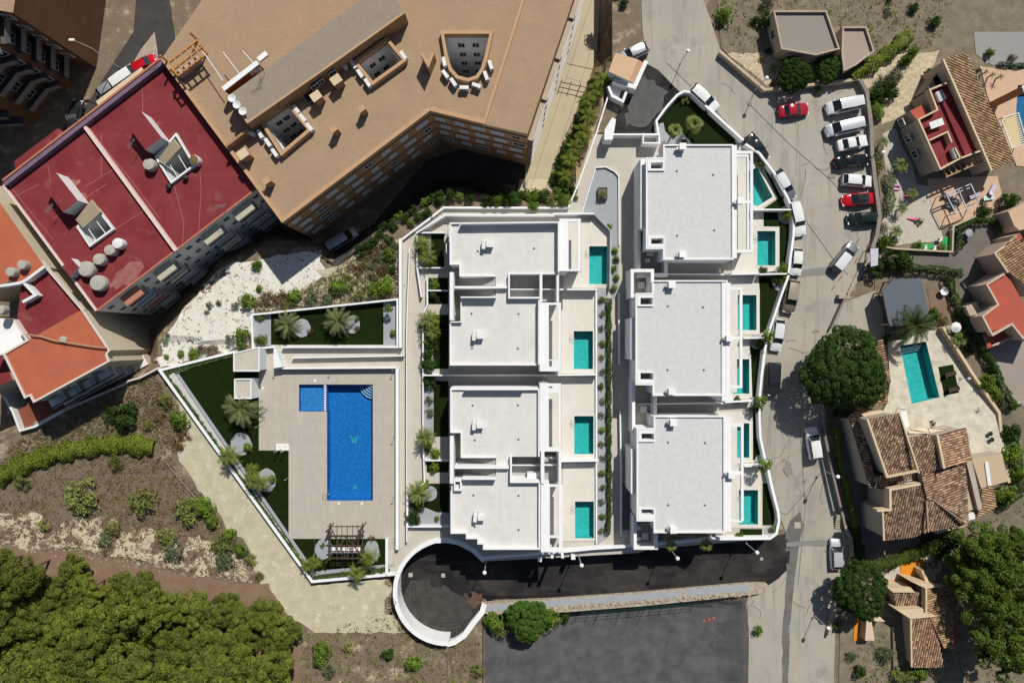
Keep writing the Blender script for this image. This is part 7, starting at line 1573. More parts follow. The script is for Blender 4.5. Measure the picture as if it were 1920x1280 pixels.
# palms
def frond_mesh(name, L, droop, m, w=0.34, n=15, up=0.5):
    b = MB(); pts = []
    for i in range(n+1):
        t = i/n; pts.append(Vector((L*t*math.cos(up*(1-t*0.2)), 0, L*(math.sin(up)*t - droop*t*t))))
    b.tube(pts, 0.03, 4, r2=0.008)
    for i in range(2, n+1):
        p = pts[i]; t = i/n; wl2 = w*L*(0.35 + 1.2*t*(1-t)*1.6)*0.5 if t < 0.95 else w*L*0.15; nx = (pts[i]-pts[i-1]).normalized()
        for s_ in (-1, 1):
            tip = p + Vector((wl2*0.75, s_*wl2, -wl2*0.28)); hw = L*0.5/n
            b.quad(p - nx*hw*0.7, p + nx*hw*0.7, tip + nx*hw*0.35, tip - nx*hw*0.35)
    return b.mesh(name, m)
def fan_mesh(name, L, m):
    b = MB(); b.tube([(0, 0, 0), (L*0.42, 0, L*0.28)], 0.025, 4, r2=0.015); c = Vector((L*0.42, 0, L*0.28))
    for k in range(11):
        a = R(-80 + 16*k); tip = c + Vector((math.cos(a)*L*0.5, math.sin(a)*L*0.42, -0.05*L - 0.12*L*abs(math.sin(a)))); m1 = c + Vector((math.cos(a-0.1)*L*0.3, math.sin(a-0.1)*L*0.27, 0.02)); m2 = c + Vector((math.cos(a+0.1)*L*0.3, math.sin(a+0.1)*L*0.27, 0.02))
        b.quad(c, m1, tip, m2)
    return b.mesh(name, m)
FR = [frond_mesh('frond', 1.0, 0.55, F_PALM, up=0.62), frond_mesh('frond', 1.0, 0.85, F_PALM, up=0.35), frond_mesh('frond', 1.0, 0.25, F_PALM, up=1.0)]
FRY = [frond_mesh('frond', 1.0, 0.6, F_PALMY, 0.42, up=0.6), frond_mesh('frond', 1.0, 0.9, F_PALMY, 0.42, up=0.3), frond_mesh('frond', 1.0, 0.3, F_PALMY, 0.42, up=1.0)]
FDK = fol('deep_palm_foliage', (0.06, 0.10, 0.025), 0.3); FRD = [frond_mesh('frond', 1.0, 0.55, FDK, 0.3, up=0.6), frond_mesh('frond', 1.0, 0.85, FDK, 0.3, up=0.3), frond_mesh('frond', 1.0, 0.2, FDK, 0.3, up=1.0)]
FAN = [fan_mesh('frond', 1.0, F_PALMY), fan_mesh('frond', 1.0, F_PALM)]
PT = MB(); PT.tube([(0, 0, -0.1), (0, 0, 0.5), (0, 0, 1.0)], 0.13, 10, r2=0.10); PTM = PT.mesh('trunk', mat('palm_trunk', (0.20, 0.135, 0.085), (0.13, 0.09, 0.06), 0.95, 5, 0.7, 0.25))
def palm(px, py, rpx, h, label, fr=None, n=22, group=None, z=None, lean=(0, 0), trunk=1.0, cat='palm'):
    fr = fr or FR; zz = 0.05 if z is None else z; base = P(px, py, zz + h).xy.to_3d(); base.z = zz
    t = thing('palm_tree', label, cat, base, 0, group); L = rpx/13.33; rs = random.Random(int(px*3+py))
    tr = put('trunk', PTM, t, (0, 0, 0)); tr.scale = (trunk, trunk, h)
    if lean != (0, 0): pass
    for k in range(n):
        ring_ = 0 if k < n*0.45 else (1 if k < n*0.8 else 2); m_ = fr[(1, 0, 2)[ring_] % len(fr)]
        o = put('frond', m_, t, (0, 0, h)); a = 2.39996*k + rs.uniform(-.15, .15); s = L*rs.uniform(0.85, 1.1)*(1.0, 0.95, 0.8)[ring_]
        o.rotation_euler = (rs.uniform(-.1, .1), rs.uniform(-.12, .12) if fr is not FAN else rs.choice((-.5, -.1, .35)), a); o.scale = (s, s, s)
    return t
palm(451, 766, 39, 2.2, 'large grey-green palm beside the white pump house', n=30, trunk=1.8)
palm(538, 608, 29, 1.6, 'grey-green palm left of the two in the small north garden', n=24, trunk=1.5); palm(634, 603, 33, 1.8, 'grey-green palm right of the two in the small north garden', n=26, trunk=1.5)
palm(1717, 610, 42, 4.5, 'tall dark palm leaning over the grey carport and garden pool', FRD, 28, trunk=2.0)
for x, y, r, h, l in ((792, 458, 17, 1.8, 'upper palm in the northwest villa garden'), (800, 482, 17, 1.6, 'lower palm in the northwest villa garden'), (803, 600, 19, 2.0, 'bright palm west of the second villa'), (810, 622, 15, 1.6, 'green palm close below the bright one by the second villa'),
                      (797, 820, 18, 2.2, 'bright palm reaching over the walkway west of the third villa'), (785, 925, 22, 2.4, 'spreading palm in the southwest villa garden'), (427, 855, 20, 2.2, 'green palm over the outer wall beside the dark gravel circle'), (487, 905, 18, 2.2, 'green palm over the outer wall beside the oval gravel bed'),
                      (470, 900, 14, 2.0, 'small palm just outside the oval gravel bed'), (470, 880, 12, 1.4, 'small bright palm on the lawn above the oval bed')):
    palm(x, y, r*1.2, h, l, [FRY[0], FRY[1], FR[2]], 24, trunk=0.9)
for x, y, r, h, l in ((691, 1046, 19, 2.4, 'yellow-green palm right of the timber pergola'), (668, 1076, 17, 2.0, 'dark green palm over the south wall below the pergola'), (590, 1055, 13, 1.6, 'pale palm at the left foot of the pergola'), (575, 1060, 14, 1.4, 'wispy palm at the south tip of the planting strip')):
    palm(x, y, r*1.15, h, l, FRY, 20, trunk=0.9)
for i, (x, y, r, l) in enumerate(((1130, 150, 18, 'uppermost palm of the lane bed'), (1120, 168, 15, 'second palm of the lane bed by the gate house'), (1103, 188, 16, 'third palm of the lane bed'), (1104, 216, 17, 'fourth palm of the lane bed'), (1094, 246, 17, 'fifth palm of the lane bed'), (1090, 260, 14, 'sixth palm of the lane bed'), (1078, 278, 15, 'seventh palm of the lane bed'), (1068, 300, 15, 'eighth palm of the lane bed'), (1062, 330, 15, 'lowest palm of the lane bed'))):
    palm(x, y, r*1.3, 1.8, l, FRY, 16, z=-1.2, trunk=1.0)
for x, y, r, l in ((1265, 246, 17, 'left fan palm on the triangular lawn'), (1301, 233, 20, 'right fan palm on the triangular lawn'), (1258, 1022, 13, 'left fan palm on the wall above the lower road'), (1323, 1020, 15, 'right fan palm on the wall above the lower road')):
    palm(x, y, r, 2.2, l, FAN, 26)
for x, y, r, l in ((1711, 363, 14, 'fan palm highest in the gravel garden'), (1691, 391, 13, 'fan palm left of the pink float'), (1681, 434, 15, 'fan palm at the lower left of the gravel garden'), (1690, 310, 19, 'bushy palm in the garden below the red terrace'), (1657, 266, 13, 'small palm beside the third parked car'), (1798, 636, 20, 'dark palm by the wall right of the garden pool')):
    palm(x, y, r, 1.4, l, [FR[0], FR[1], FAN[0]], 22, z=0.05)
# young garden trees and shrubs of the complex
CS = [(1404, 262, 8, 'bush', 'bright shrub at the top end of the northeast street wall'), (1428, 307, 8, 'bush', 'shrub behind the wall beside the angled pool'), (1477, 403, 11, 'bush', 'bright round shrub beside the white pickup'), (1470, 503, 10, 'bush', 'leafy shrub below the square pool lawn'), (1470, 523, 10, 'bush', 'bright shrub at the middle street wall'),
      (1455, 524, 9, 'dark', 'dark shrub in the gravel circle by the bronze car'), (1441, 630, 12, 'young', 'leafy young tree over the wall by the silver hatchback'), (1424, 645, 11, 'dark', 'dark shrub inside the wall by the silver hatchback'), (1424, 752, 11, 'young', 'young tree above the wall below the black car'), (1418, 765, 10, 'dark', 'dark shrub below the young tree by the black car'),
      (1430, 872, 13, 'young', 'young tree at the wall of the southeast pool garden'), (1452, 993, 9, 'bush', 'bright spiky shrub at the junction corner of the wall'), (1381, 750, 7, 'dark', 'low shrub beside the L-shaped pool'), (1432, 507, 7, 'dark', 'low shrub below the square pool'), (1385, 1003, 7, 'bush', 'small shrub on the wall by the last fan palm'),
      (1285, 187, 8, 'olive', 'small shrub in the rounded north tip of the triangular lawn'), (1282, 267, 6, 'dark', 'dark tuft below the right fan palm'),
      (812, 533, 10, 'bush', 'bright round shrub in the first small shaded lawn'), (812, 554, 8, 'dark', 'dark shrub in the second small shaded lawn'), (812, 648, 9, 'dark', 'dark shrub below the palms of the second villa'), (803, 685, 14, 'dark', 'wide dark shrub by the gap wall, upper'), (806, 715, 12, 'dark', 'wide dark shrub by the gap wall, lower'),
      (805, 750, 8, 'grey', 'small round shrub in the grey gravel strip, upper'), (806, 773, 8, 'grey', 'small round shrub in the grey gravel strip, lower'), (815, 850, 10, 'bush', 'bright round shrub at the cross wall of the third villa'), (801, 846, 7, 'olive', 'olive shrub left of the bright one at the cross wall'), (813, 876, 9, 'bush', 'bright round shrub in the dark lawn below the cross wall'),
      (776, 968, 14, 'dark', 'dark bush at the corner of the southwest villa garden'), (797, 641, 9, 'bush', 'green shrub under the palms of the second villa, left side'), (802, 665, 11, 'dark', 'dark shrub above the widest dark one near the gap wall'), (793, 470, 10, 'dark', 'dark shrub between the two northwest palms'), (806, 496, 8, 'bush', 'leafy shrub at the lower edge of the northwest garden'), (803, 835, 8, 'bush', 'green shrub at the foot of the third villa palm'), (783, 945, 11, 'dark', 'dark shrub under the southwest spreading palm'), (797, 905, 8, 'bush', 'green shrub above the southwest spreading palm'), (797, 612, 9, 'dark', 'dark shrub between the two palms of the second villa'), (819, 972, 5, 'bush', 'small upright shrub on the grey gravel by the south villa'), (738, 624, 6, 'bush', 'small shrub in the right gravel bed of the small palm garden'), (727, 577, 8, 'young', 'dark young tree at the right of the small palm garden'),
      (489, 594, 7, 'bush', 'shrub at the top left corner of the small palm garden'), (490, 636, 11, 'bush', 'bright shrub at the bottom left corner of the small palm garden'), (580, 621, 6, 'rust', 'rusty tuft beside the left gravel circle'), (668, 616, 6, 'rust', 'rusty tuft beside the right gravel circle'), (669, 598, 4, 'bush', 'green tuft on top of the right gravel circle'),
      (472, 776, 8, 'olive', 'olive shrub under the large palm'), (465, 838, 8, 'bush', 'small shrub on the dark gravel circle'), (511, 896, 7, 'bush', 'green shrub curving on the oval gravel bed'), (1129, 364, 7, 'olive', 'low olive shrub growing in the dark planter box'), (696, 1010, 6, 'rust', 'brown tuft at the top of the right pergola bed'), (605, 1022, 5, 'olive', 'tuft on the pale stone left of the pergola'),
      (1143, 425, 5, 'bush', 'small tuft by the chamfered terrace corner'), (1079, 371, 5, 'bush', 'small green tuft on the path west of the gravel triangle')]
for x, y, r, k, l in CS: plant(x, y, r*1.05, k, l, z=0.62 if 'planter box' in l else 0.05)
# repeated shrubs of the long bed and hedges
for i in range(17):
    y = 562 + i*27; plant(1128 + (i % 2)*2, y, 6.5, ('bush', 'olive', 'grey')[i % 3], 'round shrub in the long bed beside the plunge pools', group='shrubs of the long bed', z=0.05, zs=0.9)
for i, y in enumerate((470, 486, 504, 520, 540)): plant(1152 + (i % 2)*4, y, 6.5, 'bush', 'green shrub in the short bed east of the northwest plunge pool', group='shrubs of the short bed', z=0.05)
def hedge(label, pts, w, h, m=None, z=None, seed=1, dens=70, ls=0.13, kindm=None, name='hedge'):
    rs = np.random.RandomState(seed); C = []; Nn = []
    for i in range(len(pts)-1):
        a, c = pts[i], pts[i+1]; za = Gout(*a) if z is None else z; A, B = P(*a, za), P(*c, Gout(*c) if z is None else z); L = (B-A).length; n = max(4, int(L*w/13.33*dens*2.2))
        t = rs.uniform(0, 1, n); s = rs.uniform(-1, 1, n); d = (B-A).normalized(); nx = np.array([-d.y, d.x, 0]); wob = 1 + 0.24*np.sin(t*L*2.1+i) + 0.12*np.sin(t*L*5.3) + rs.uniform(-0.12, 0.16, n)
        ang_ = s*np.pi*0.62; rr = 1 - rs.uniform(0, 0.14, n)
        off = np.sin(ang_)*rr*wob*w/13.33/2; zz = np.maximum(0.05, (0.45 + 0.55*np.cos(ang_))*rr)*h*(0.92+0.12*np.sin(t*L*1.7))
        Pt = np.array(A)[None]*(1-t)[:, None] + np.array(B)[None]*t[:, None] + nx[None]*off[:, None]; Pt[:, 2] += zz; C.append(Pt)
        Nn.append(nx[None]*np.sin(ang_)[:, None] + np.array([0, 0, 1])[None]*np.maximum(0.15, np.cos(ang_))[:, None] + rs.normal(size=(n, 3))*0.4)
    C = np.concatenate(C); Nn = np.concatenate(Nn); o = put(name, leaf_mesh('hedge', C, Nn, ls*rs.uniform(0.6, 1.3, len(C)), m or F_HEDGE, seed=seed)); tag(o, label, 'hedge'); return o
hedge('long curved green hedge across the brown field', [(-60, 925), (0, 893), (50, 868), (100, 850), (150, 840), (200, 832), (250, 832), (292, 838)], 32, 1.3, dens=110, ls=0.17)
hedge('clipped narrow hedge between the shrub bed and the central driveway', [(1141, 560), (1141, 700), (1141, 850), (1142, 960), (1138, 1000)], 9, 0.8, fol('clipped_hedge_foliage', (0.055, 0.105, 0.014)), 0.05, 2, 160)
hedge('yellow-green hedge slanting along the garden path at the top edge', [(1588, 146), (1625, 128), (1660, 104), (1700, 70)], 24, 1.5, F_HEDGE, None, 3, 120, 0.15)
hedge('hedge behind the row of parked cars', [(1634, 170), (1638, 200), (1646, 225)], 20, 1.2, F_BRIGHT, None, 4, 120)
hedge('spiky green hedge along the wall at the lower parked cars', [(1662, 330), (1666, 370), (1663, 400)], 15, 1.2, F_PALM, None, 5, 110)
hedge('dark hedge strip along the grey wall beside the tiled villa', [(1562, 800), (1570, 860), (1580, 900), (1592, 950), (1598, 985)], 10, 1.3, F_BRIGHT, None, 6, 130)
hedge('dark hedge bending round the street corner above the broad green tree', [(1598, 985), (1606, 1020), (1612, 1050), (1640, 1060)], 16, 1.3, F_DARK, None, 7, 130)
hedge('clipped hedge between the tiled villa and the orange terrace', [(1622, 1062), (1660, 1052), (1700, 1038), (1745, 1018), (1790, 1005)], 22, 1.6, fol('mid_hedge_foliage', (0.07, 0.12, 0.016)), None, 8, 130)
hedge('dark hedge beside the sunken path east of the garden pool', [(1770, 520), (1792, 580), (1822, 630), (1852, 680), (1880, 740), (1896, 765)], 15, 1.5, F_DARK, None, 9, 130)
hedge('dark hedge along the north side of the grey driveway', [(1792, 470), (1790, 432), (1820, 415), (1858, 415), (1868, 440)], 10, 1.3, F_DARK, None, 10, 130)
hedge('dark green hedge above the carport', [(1650, 500), (1700, 503), (1760, 508), (1796, 514)], 14, 1.6, F_DARK, None, 11, 130)
hedge('stripe of hedge at the lane above the upper patio', [(1868, 122), (1900, 126), (1940, 120)], 7, 0.8, F_DARK, None, 12, 130)
hedge('dark hedge along the right edge below the patio wall', [(1895, 800), (1900, 860), (1905, 920), (1870, 950)], 16, 1.4, F_DARK, None, 13, 120)
# spiky plants in the strip inside the outer wall
SPK = MB(); rs_ = random.Random(2)
for k in range(16):
    a = 6.28*k/16; l = rs_.uniform(0.3, 0.5); SPK.quad((0, 0, 0.05), (0.5*l*math.cos(a-0.25), 0.5*l*math.sin(a-0.25), 0.22), (l*math.cos(a), l*math.sin(a), 0.15), (0.5*l*math.cos(a+0.25), 0.5*l*math.sin(a+0.25), 0.22))
SPM = SPK.mesh('leaf_rosette', fol('spiky_plant_green', (0.07, 0.12, 0.03)))
cnt = 0
for a, c in (((312, 702), (586, 1082)), ((590, 1082), (732, 1066))):
    L = math.hypot(c[0]-a[0], c[1]-a[1]); n = int(L/5.4)
    for i in range(n):
        f = i/n; x, y = a[0]+(c[0]-a[0])*f + rs_.uniform(-1, 1), a[1]+(c[1]-a[1])*f + rs_.uniform(-1, 1); o = put('strip_plant', SPM, None, P(x, y, 0.05), rs_.uniform(0, 6), scale=rs_.uniform(0.85, 1.3)); tag(o, 'small spiky green plant in the strip inside the outer garden wall', 'plant', 'plants of the wall strip'); cnt += 1
for i in range(24):
    x = 306 + i*5.6; o = put('strip_plant', SPM, None, P(x, 700 - i*1.55, 0.05), rs_.uniform(0, 6), scale=rs_.uniform(0.8, 1.2)); tag(o, 'small dark plant along the north edge of the west tip lawn', 'plant', 'plants of the north strip')
# garden shrubs on the right
RS_ = [(1660, 155, 16, 'grey', 'spiky blue-green bush between path and paving at the top right'), (1680, 140, 14, 'grey', 'second spiky bush further up the paving'), (1644, 178, 15, 'dark', 'dark shrub right of the white vans'), (1668, 172, 14, 'dark', 'dark shrub beside the sandstone paving'), (1700, 112, 11, 'bush', 'bright shrub by the top path'),
       (1712, 96, 10, 'bush', 'shrub at the very top by the path'), (1722, 190, 10, 'bush', 'shrub beside the cream villa, upper'), (1740, 137, 8, 'dark', 'dark shrub in the shade beside the cream villa'), (1645, 295, 12, 'olive', 'olive shrub under the street lamp by the parked cars'), (1648, 312, 11, 'olive', 'lower olive shrub by the parked cars'), (1657, 425, 9, 'dry', 'dry shrub at the wall bend'),
       (1656, 452, 13, 'bush', 'green shrub above the grey canopy'), (1672, 452, 11, 'olive', 'olive shrub right of the grey canopy'), (1720, 459, 9, 'bush', 'palm-like tuft on the left green mat'), (1768, 463, 8, 'olive', 'yellow tuft between the green mats'), (1845, 396, 12, 'dark', 'dark shrub at the corner of the peach terrace'), (1890, 378, 16, 'dark', 'large dark shrub right of the peach terrace'),
       (1665, 487, 17, 'dark', 'large dark shrub over the driveway entrance'), (1690, 490, 18, 'dark', 'dark rounded shrub in the hedge above the carport'), (1640, 505, 14, 'dark', 'dark shrub where the kerb meets the drive'), (1752, 590, 13, 'bush', 'bright shrub beside the carport corner'), (1768, 598, 10, 'olive', 'olive shrub near the white parasol'), (1791, 632, 14, 'bush', 'bright shrub by the wall near the dark palm'),
       (1848, 716, 16, 'bush', 'bright round shrub outside the patio wall'), (1865, 738, 15, 'bush', 'leafy shrub lower outside the patio wall'), (1880, 755, 12, 'grey', 'silvery shrub at the bend of the patio wall'), (1890, 810, 16, 'dark', 'dark shrub east of the patio'), (1895, 850, 20, 'bush', 'large bright shrub east of the patio'), (1905, 885, 16, 'bush', 'bright shrub near the right edge'), (1885, 925, 20, 'bush', 'green shrub beside the tiled lower roof'),
       (1745, 793, 6, 'dark', 'small dark potted shrub on the patio'), (1725, 415, 7, 'olive', 'sparse little tree in the middle of the gravel garden'), (1745, 1010, 14, 'dark', 'dark shrub below the tiled villa corner'), (1784, 1015, 18, 'dark', 'dark shrub left of the corner pines'), (1762, 1040, 14, 'dark', 'dark shrub above the small bare plot'), (1600, 1060, 14, 'dark', 'dark shrub at the street kerb'),
       (1566, 1172, 10, 'bush', 'bright shrub at the bottom of the street'), (1420, 1182, 9, 'bush', 'bright tuft at the bottom of the parking lot corner'), (1428, 110, 6, 'olive', 'olive tuft in the stony garden'), (1450, 130, 7, 'olive', 'low tuft below the stony garden path'), (1441, 97, 6, 'dark', 'dark tuft at the top of the stony garden'), (1465, 165, 5, 'dry', 'dry tuft beside the clipped tree'), (1535, 168, 8, 'bush', 'shrub on the kerb left of the white van'),
       (1900, 110, 9, 'rust', 'dark reddish bush beside the upper lane'), (1856, 100, 8, 'bush', 'spiky green tuft by the white road line'), (1828, 772, 9, 'grey', 'leafless grey shrub on the patio'), (1860, 690, 10, 'dark', 'dark shrub between the two walls east of the pool'), (1815, 655, 10, 'dark', 'dark shrub in the sunken path'), (1575, 770, 16, 'dark', 'dark shrub under the big round tree'), (1660, 635, 9, 'dark', 'dark shrub by the pool house corner')]
for x, y, r, k, l in RS_: plant(x, y, r, k, l, zs=1.2 if 'potted' not in l else 2.0)
for x, y, l in ((1849, 135, 'left'), (1862, 140, 'middle'), (1877, 143, 'right')): palm(x, y, 8, 1.2, l + ' of the three small palms behind the north patio wall', FR, 10, z=0.1, trunk=0.8)
# dry grass and weeds nobody could count
def tufts(name, label, regions, n, m, ls, seed, up=0.25):
    rs = random.Random(seed); C = []; Nn = []
    for reg_, w_ in regions:
        xs = [p[0] for p in reg_]; ys = [p[1] for p in reg_]; k = 0; tgt = int(n*w_)
        while k < tgt:
            x, y = rs.uniform(min(xs), max(xs)), rs.uniform(min(ys), max(ys))
            if not inside((x, y), reg_): continue
            q = P(x, y, Gout(x, y)); cl = rs.randint(3, 9); sp = rs.uniform(0.08, 0.35)
            for _ in range(cl): C.append((q.x + rs.gauss(0, sp), q.y + rs.gauss(0, sp), q.z + rs.uniform(0.02, up))); Nn.append((rs.gauss(0, 0.6), rs.gauss(0, 0.6), 1))
            k += cl
    C = np.array(C); Nn = np.array(Nn); rs2 = np.random.RandomState(seed); o = put(name, leaf_mesh(name, C, Nn, ls*rs2.uniform(0.5, 1.3, len(C)), m, 2.2, seed)); tag(o, label, kind='stuff'); return o
FIELD = [(-60, 905), (130, 845), (215, 818), (290, 815), (378, 925), (410, 985), (480, 1050), (490, 1090), (330, 1070), (130, 1030), (-60, 1000)]
UPF = [(40, 820), (120, 775), (235, 720), (290, 700), (340, 770), (325, 850), (290, 815), (215, 815), (130, 840), (-40, 900)]
BANK = [(478, 582), (474, 560), (560, 545), (620, 515), (720, 450), (750, 456), (748, 552)]
CHK = [(420, 497), (520, 478), (600, 470), (610, 520), (560, 545), (478, 560), (468, 650), (440, 655), (300, 690), (288, 676), (345, 580)]
tufts('dry_weeds', 'dry brown weeds scattered over the field and bank', [(FIELD, 0.45), (UPF, 0.3), (BANK, 0.25)], 20000, F_DRY, 0.13, 1)
tufts('green_weeds', 'low green weeds scattered over the field and bank', [(FIELD, 0.45), (UPF, 0.2), (BANK, 0.35)], 9000, F_OLIVE, 0.12, 2)
tufts('rusty_weeds', 'rusty low growth in the brown field', [([(180, 860), (300, 850), (400, 960), (440, 1010), (180, 990)], 1.0)], 2600, F_RUST, 0.13, 3, 0.15)
tufts('chalk_weeds', 'sparse weeds on the white chalk', [(CHK, 0.4), ([(1655, 250), (1712, 310), (1770, 450), (1700, 458), (1652, 462)], 0.05), ([(1352, 96), (1440, 170), (1600, 148), (1600, 100)], 0.25)], 1800, F_GREYG, 0.09, 4, 0.15)
def stones(name, label, regions, n, m, seed, r0=0.06, r1=0.22):
    rs = random.Random(seed); b = MB()
    for reg_, w_ in regions:
        xs = [p[0] for p in reg_]; ys = [p[1] for p in reg_]; k = 0
        while k < n*w_:
            x, y = rs.uniform(min(xs), max(xs)), rs.uniform(min(ys), max(ys))
            if not inside((x, y), reg_): continue
            q = P(x, y, Gout(x, y)); r = rs.uniform(r0, r1)*rs.uniform(0.5, 1); n0 = len(b.v)
            for j in range(5): a = 6.28*j/5 + rs.uniform(-.3, .3); b.v.append((q.x + r*math.cos(a), q.y + r*math.sin(a), q.z))
            b.v.append((q.x + rs.uniform(-.3, .3)*r, q.y + rs.uniform(-.3, .3)*r, q.z + r*rs.uniform(0.5, 1.0)))
            for j in range(5): b.f.append((n0+j, n0+(j+1) % 5, n0+5)); b.m.append(0)
            k += 1
    o = b.build(name, m); tag(o, label, kind='stuff')
STRIPR = [(335, 800), (392, 830), (585, 1110), (735, 1092), (760, 1180), (600, 1180), (520, 1120), (440, 1010)]
stones('loose_stones', 'loose pale stones on the sandy ground', [(STRIPR, 0.45), (CHK, 0.25), (BANK, 0.3)], 2600, STONE, 5, 0.05, 0.16)

GRD = [([(1745, 1000), (1930, 930), (1930, 1300), (1745, 1300)], 0.3), ([(1600, 1180), (1700, 1190), (1740, 1300), (1590, 1300)], 0.12), ([(1350, -40), (1800, -40), (1760, 92), (1700, 96), (1580, 96), (1350, 90)], 0.3), ([(560, 1190), (735, 1150), (790, 1200), (900, 1200), (900, 1300), (560, 1300)], 0.28)]
tufts('garden_weeds', 'mixed weeds and ground cover between the houses on the right and beyond the turning circle', GRD, 9000, F_OLIVE, 0.14, 8, 0.2)
tufts('leaf_litter', 'dry litter on the bare ground between the houses', GRD, 6000, F_DRY, 0.12, 9, 0.05)
for i in range(30):
    x, y = rb_.choice(((1400, 20), (1650, 10), (1720, 40), (1620, 1240), (1700, 1270), (640, 1230), (760, 1250), (860, 1260), (1160, -10)))
    plant(x + rb_.uniform(-45, 45) * (0.3 if x == 1160 else 1), y + rb_.uniform(-28, 28), rb_.uniform(8, 16), ('olive', 'dark', 'grey', 'bush')[i % 4], 'scattered shrub on the open ground at the outer edge of the picture', group='shrubs at the outer edge of the picture')
stones('bank_rubble', 'rubble and stones on the chalk and the track', [(CHK, 0.35), (BANK, 0.3), ([(0, 1000), (490, 1060), (490, 1095), (330, 1075), (0, 1030)], 0.35)], 1200, STONE, 15, 0.08, 0.3)
# ------------------------------------------------------------------ vehicles, lamps, small things
CARGL = mat('car_glass', (0.012, 0.018, 0.02), rough=0.06, fine=0, spec=0.8)
TYRE = mat('tyre_rubber', (0.02, 0.02, 0.02), rough=0.9, fine=0)
RIM = mat('wheel_alloy', (0.45, 0.45, 0.46), rough=0.35, fine=0, metal=0.8)
LIGHT = mat('headlight_lens', (0.75, 0.76, 0.78), rough=0.1, fine=0); TAIL = mat('tail_lens', (0.35, 0.01, 0.01), rough=0.2, fine=0); BLK = mat('black_trim', (0.015, 0.015, 0.016), rough=0.6, fine=0)
PAINT = {}
def paint(name, c, metal=0.0, rough=0.14):
    if name not in PAINT: PAINT[name] = mat('car_paint_' + name, c, None, rough, fine=0.03, metal=metal, coat=0.35, spec=0.4)
    return PAINT[name]
# station tables, x from rear (-.5) to front (.5): half width factor, top height
SHAPES = {
 'hatch': dict(W=1.72, H=1.46, belt=0.92, prof=[(-.5, .80, .62), (-.485, .90, .88), (-.40, .97, .95), (-.2, 1, .95), (.1, 1, .94), (.24, .99, .92), (.38, .96, .82), (.46, .88, .72), (.5, .70, .58)], cab=(-.475, -.36, .10, .27)),
 'sedan': dict(W=1.76, H=1.42, belt=0.92, prof=[(-.5, .78, .60), (-.485, .88, .86), (-.40, .95, .93), (-.26, .99, .94), (.1, 1, .93), (.22, .99, .92), (.36, .96, .83), (.46, .88, .72), (.5, .70, .56)], cab=(-.36, -.20, .06, .23)),
 'coupe': dict(W=1.76, H=1.32, belt=0.86, prof=[(-.5, .74, .58), (-.485, .86, .82), (-.40, .95, .88), (-.26, 1, .88), (.1, 1, .86), (.22, .98, .84), (.36, .95, .76), (.46, .85, .64), (.5, .62, .50)], cab=(-.38, -.18, .04, .23)),
 'suv': dict(W=1.84, H=1.66, belt=1.05, prof=[(-.5, .82, .70), (-.488, .92, 1.0), (-.42, .98, 1.06), (-.2, 1, 1.06), (.1, 1, 1.05), (.24, .99, 1.03), (.38, .97, .95), (.465, .90, .84), (.5, .74, .66)], cab=(-.485, -.42, .10, .26)),
 'van': dict(W=1.90, H=1.92, belt=1.15, prof=[(-.5, .90, .80), (-.494, .97, 1.12), (-.42, 1, 1.16), (-.2, 1, 1.16), (.12, 1, 1.15), (.28, .99, 1.12), (.40, .96, 1.0), (.47, .90, .86), (.5, .76, .66)], cab=(-.494, -.475, .18, .33)),
 'pickup': dict(W=1.80, H=1.70, belt=1.02, prof=[(-.5, .92, .95), (-.49, .95, 1.02), (-.2, 1, 1.03), (-.05, 1, 1.03), (.1, 1, 1.02), (.24, .99, 1.0), (.38, .96, .92), (.465, .90, .80), (.5, .76, .62)], cab=(-.485, -.46, .10, .23)),
}
WH = {}
def wheel_mesh(r=0.32, w=0.22):
    if 'w' not in WH:
        a = MB(); a.tube([(0, -w/2, 0), (0, w/2, 0)], r, 20); b = MB(); b.tube([(0, -w/2-0.01, 0), (0, w/2+0.01, 0)], r*0.62, 12); WH['w'] = (a.mesh('tyre', TYRE), b.mesh('rim', RIM))
    return WH['w']
CARM = {}
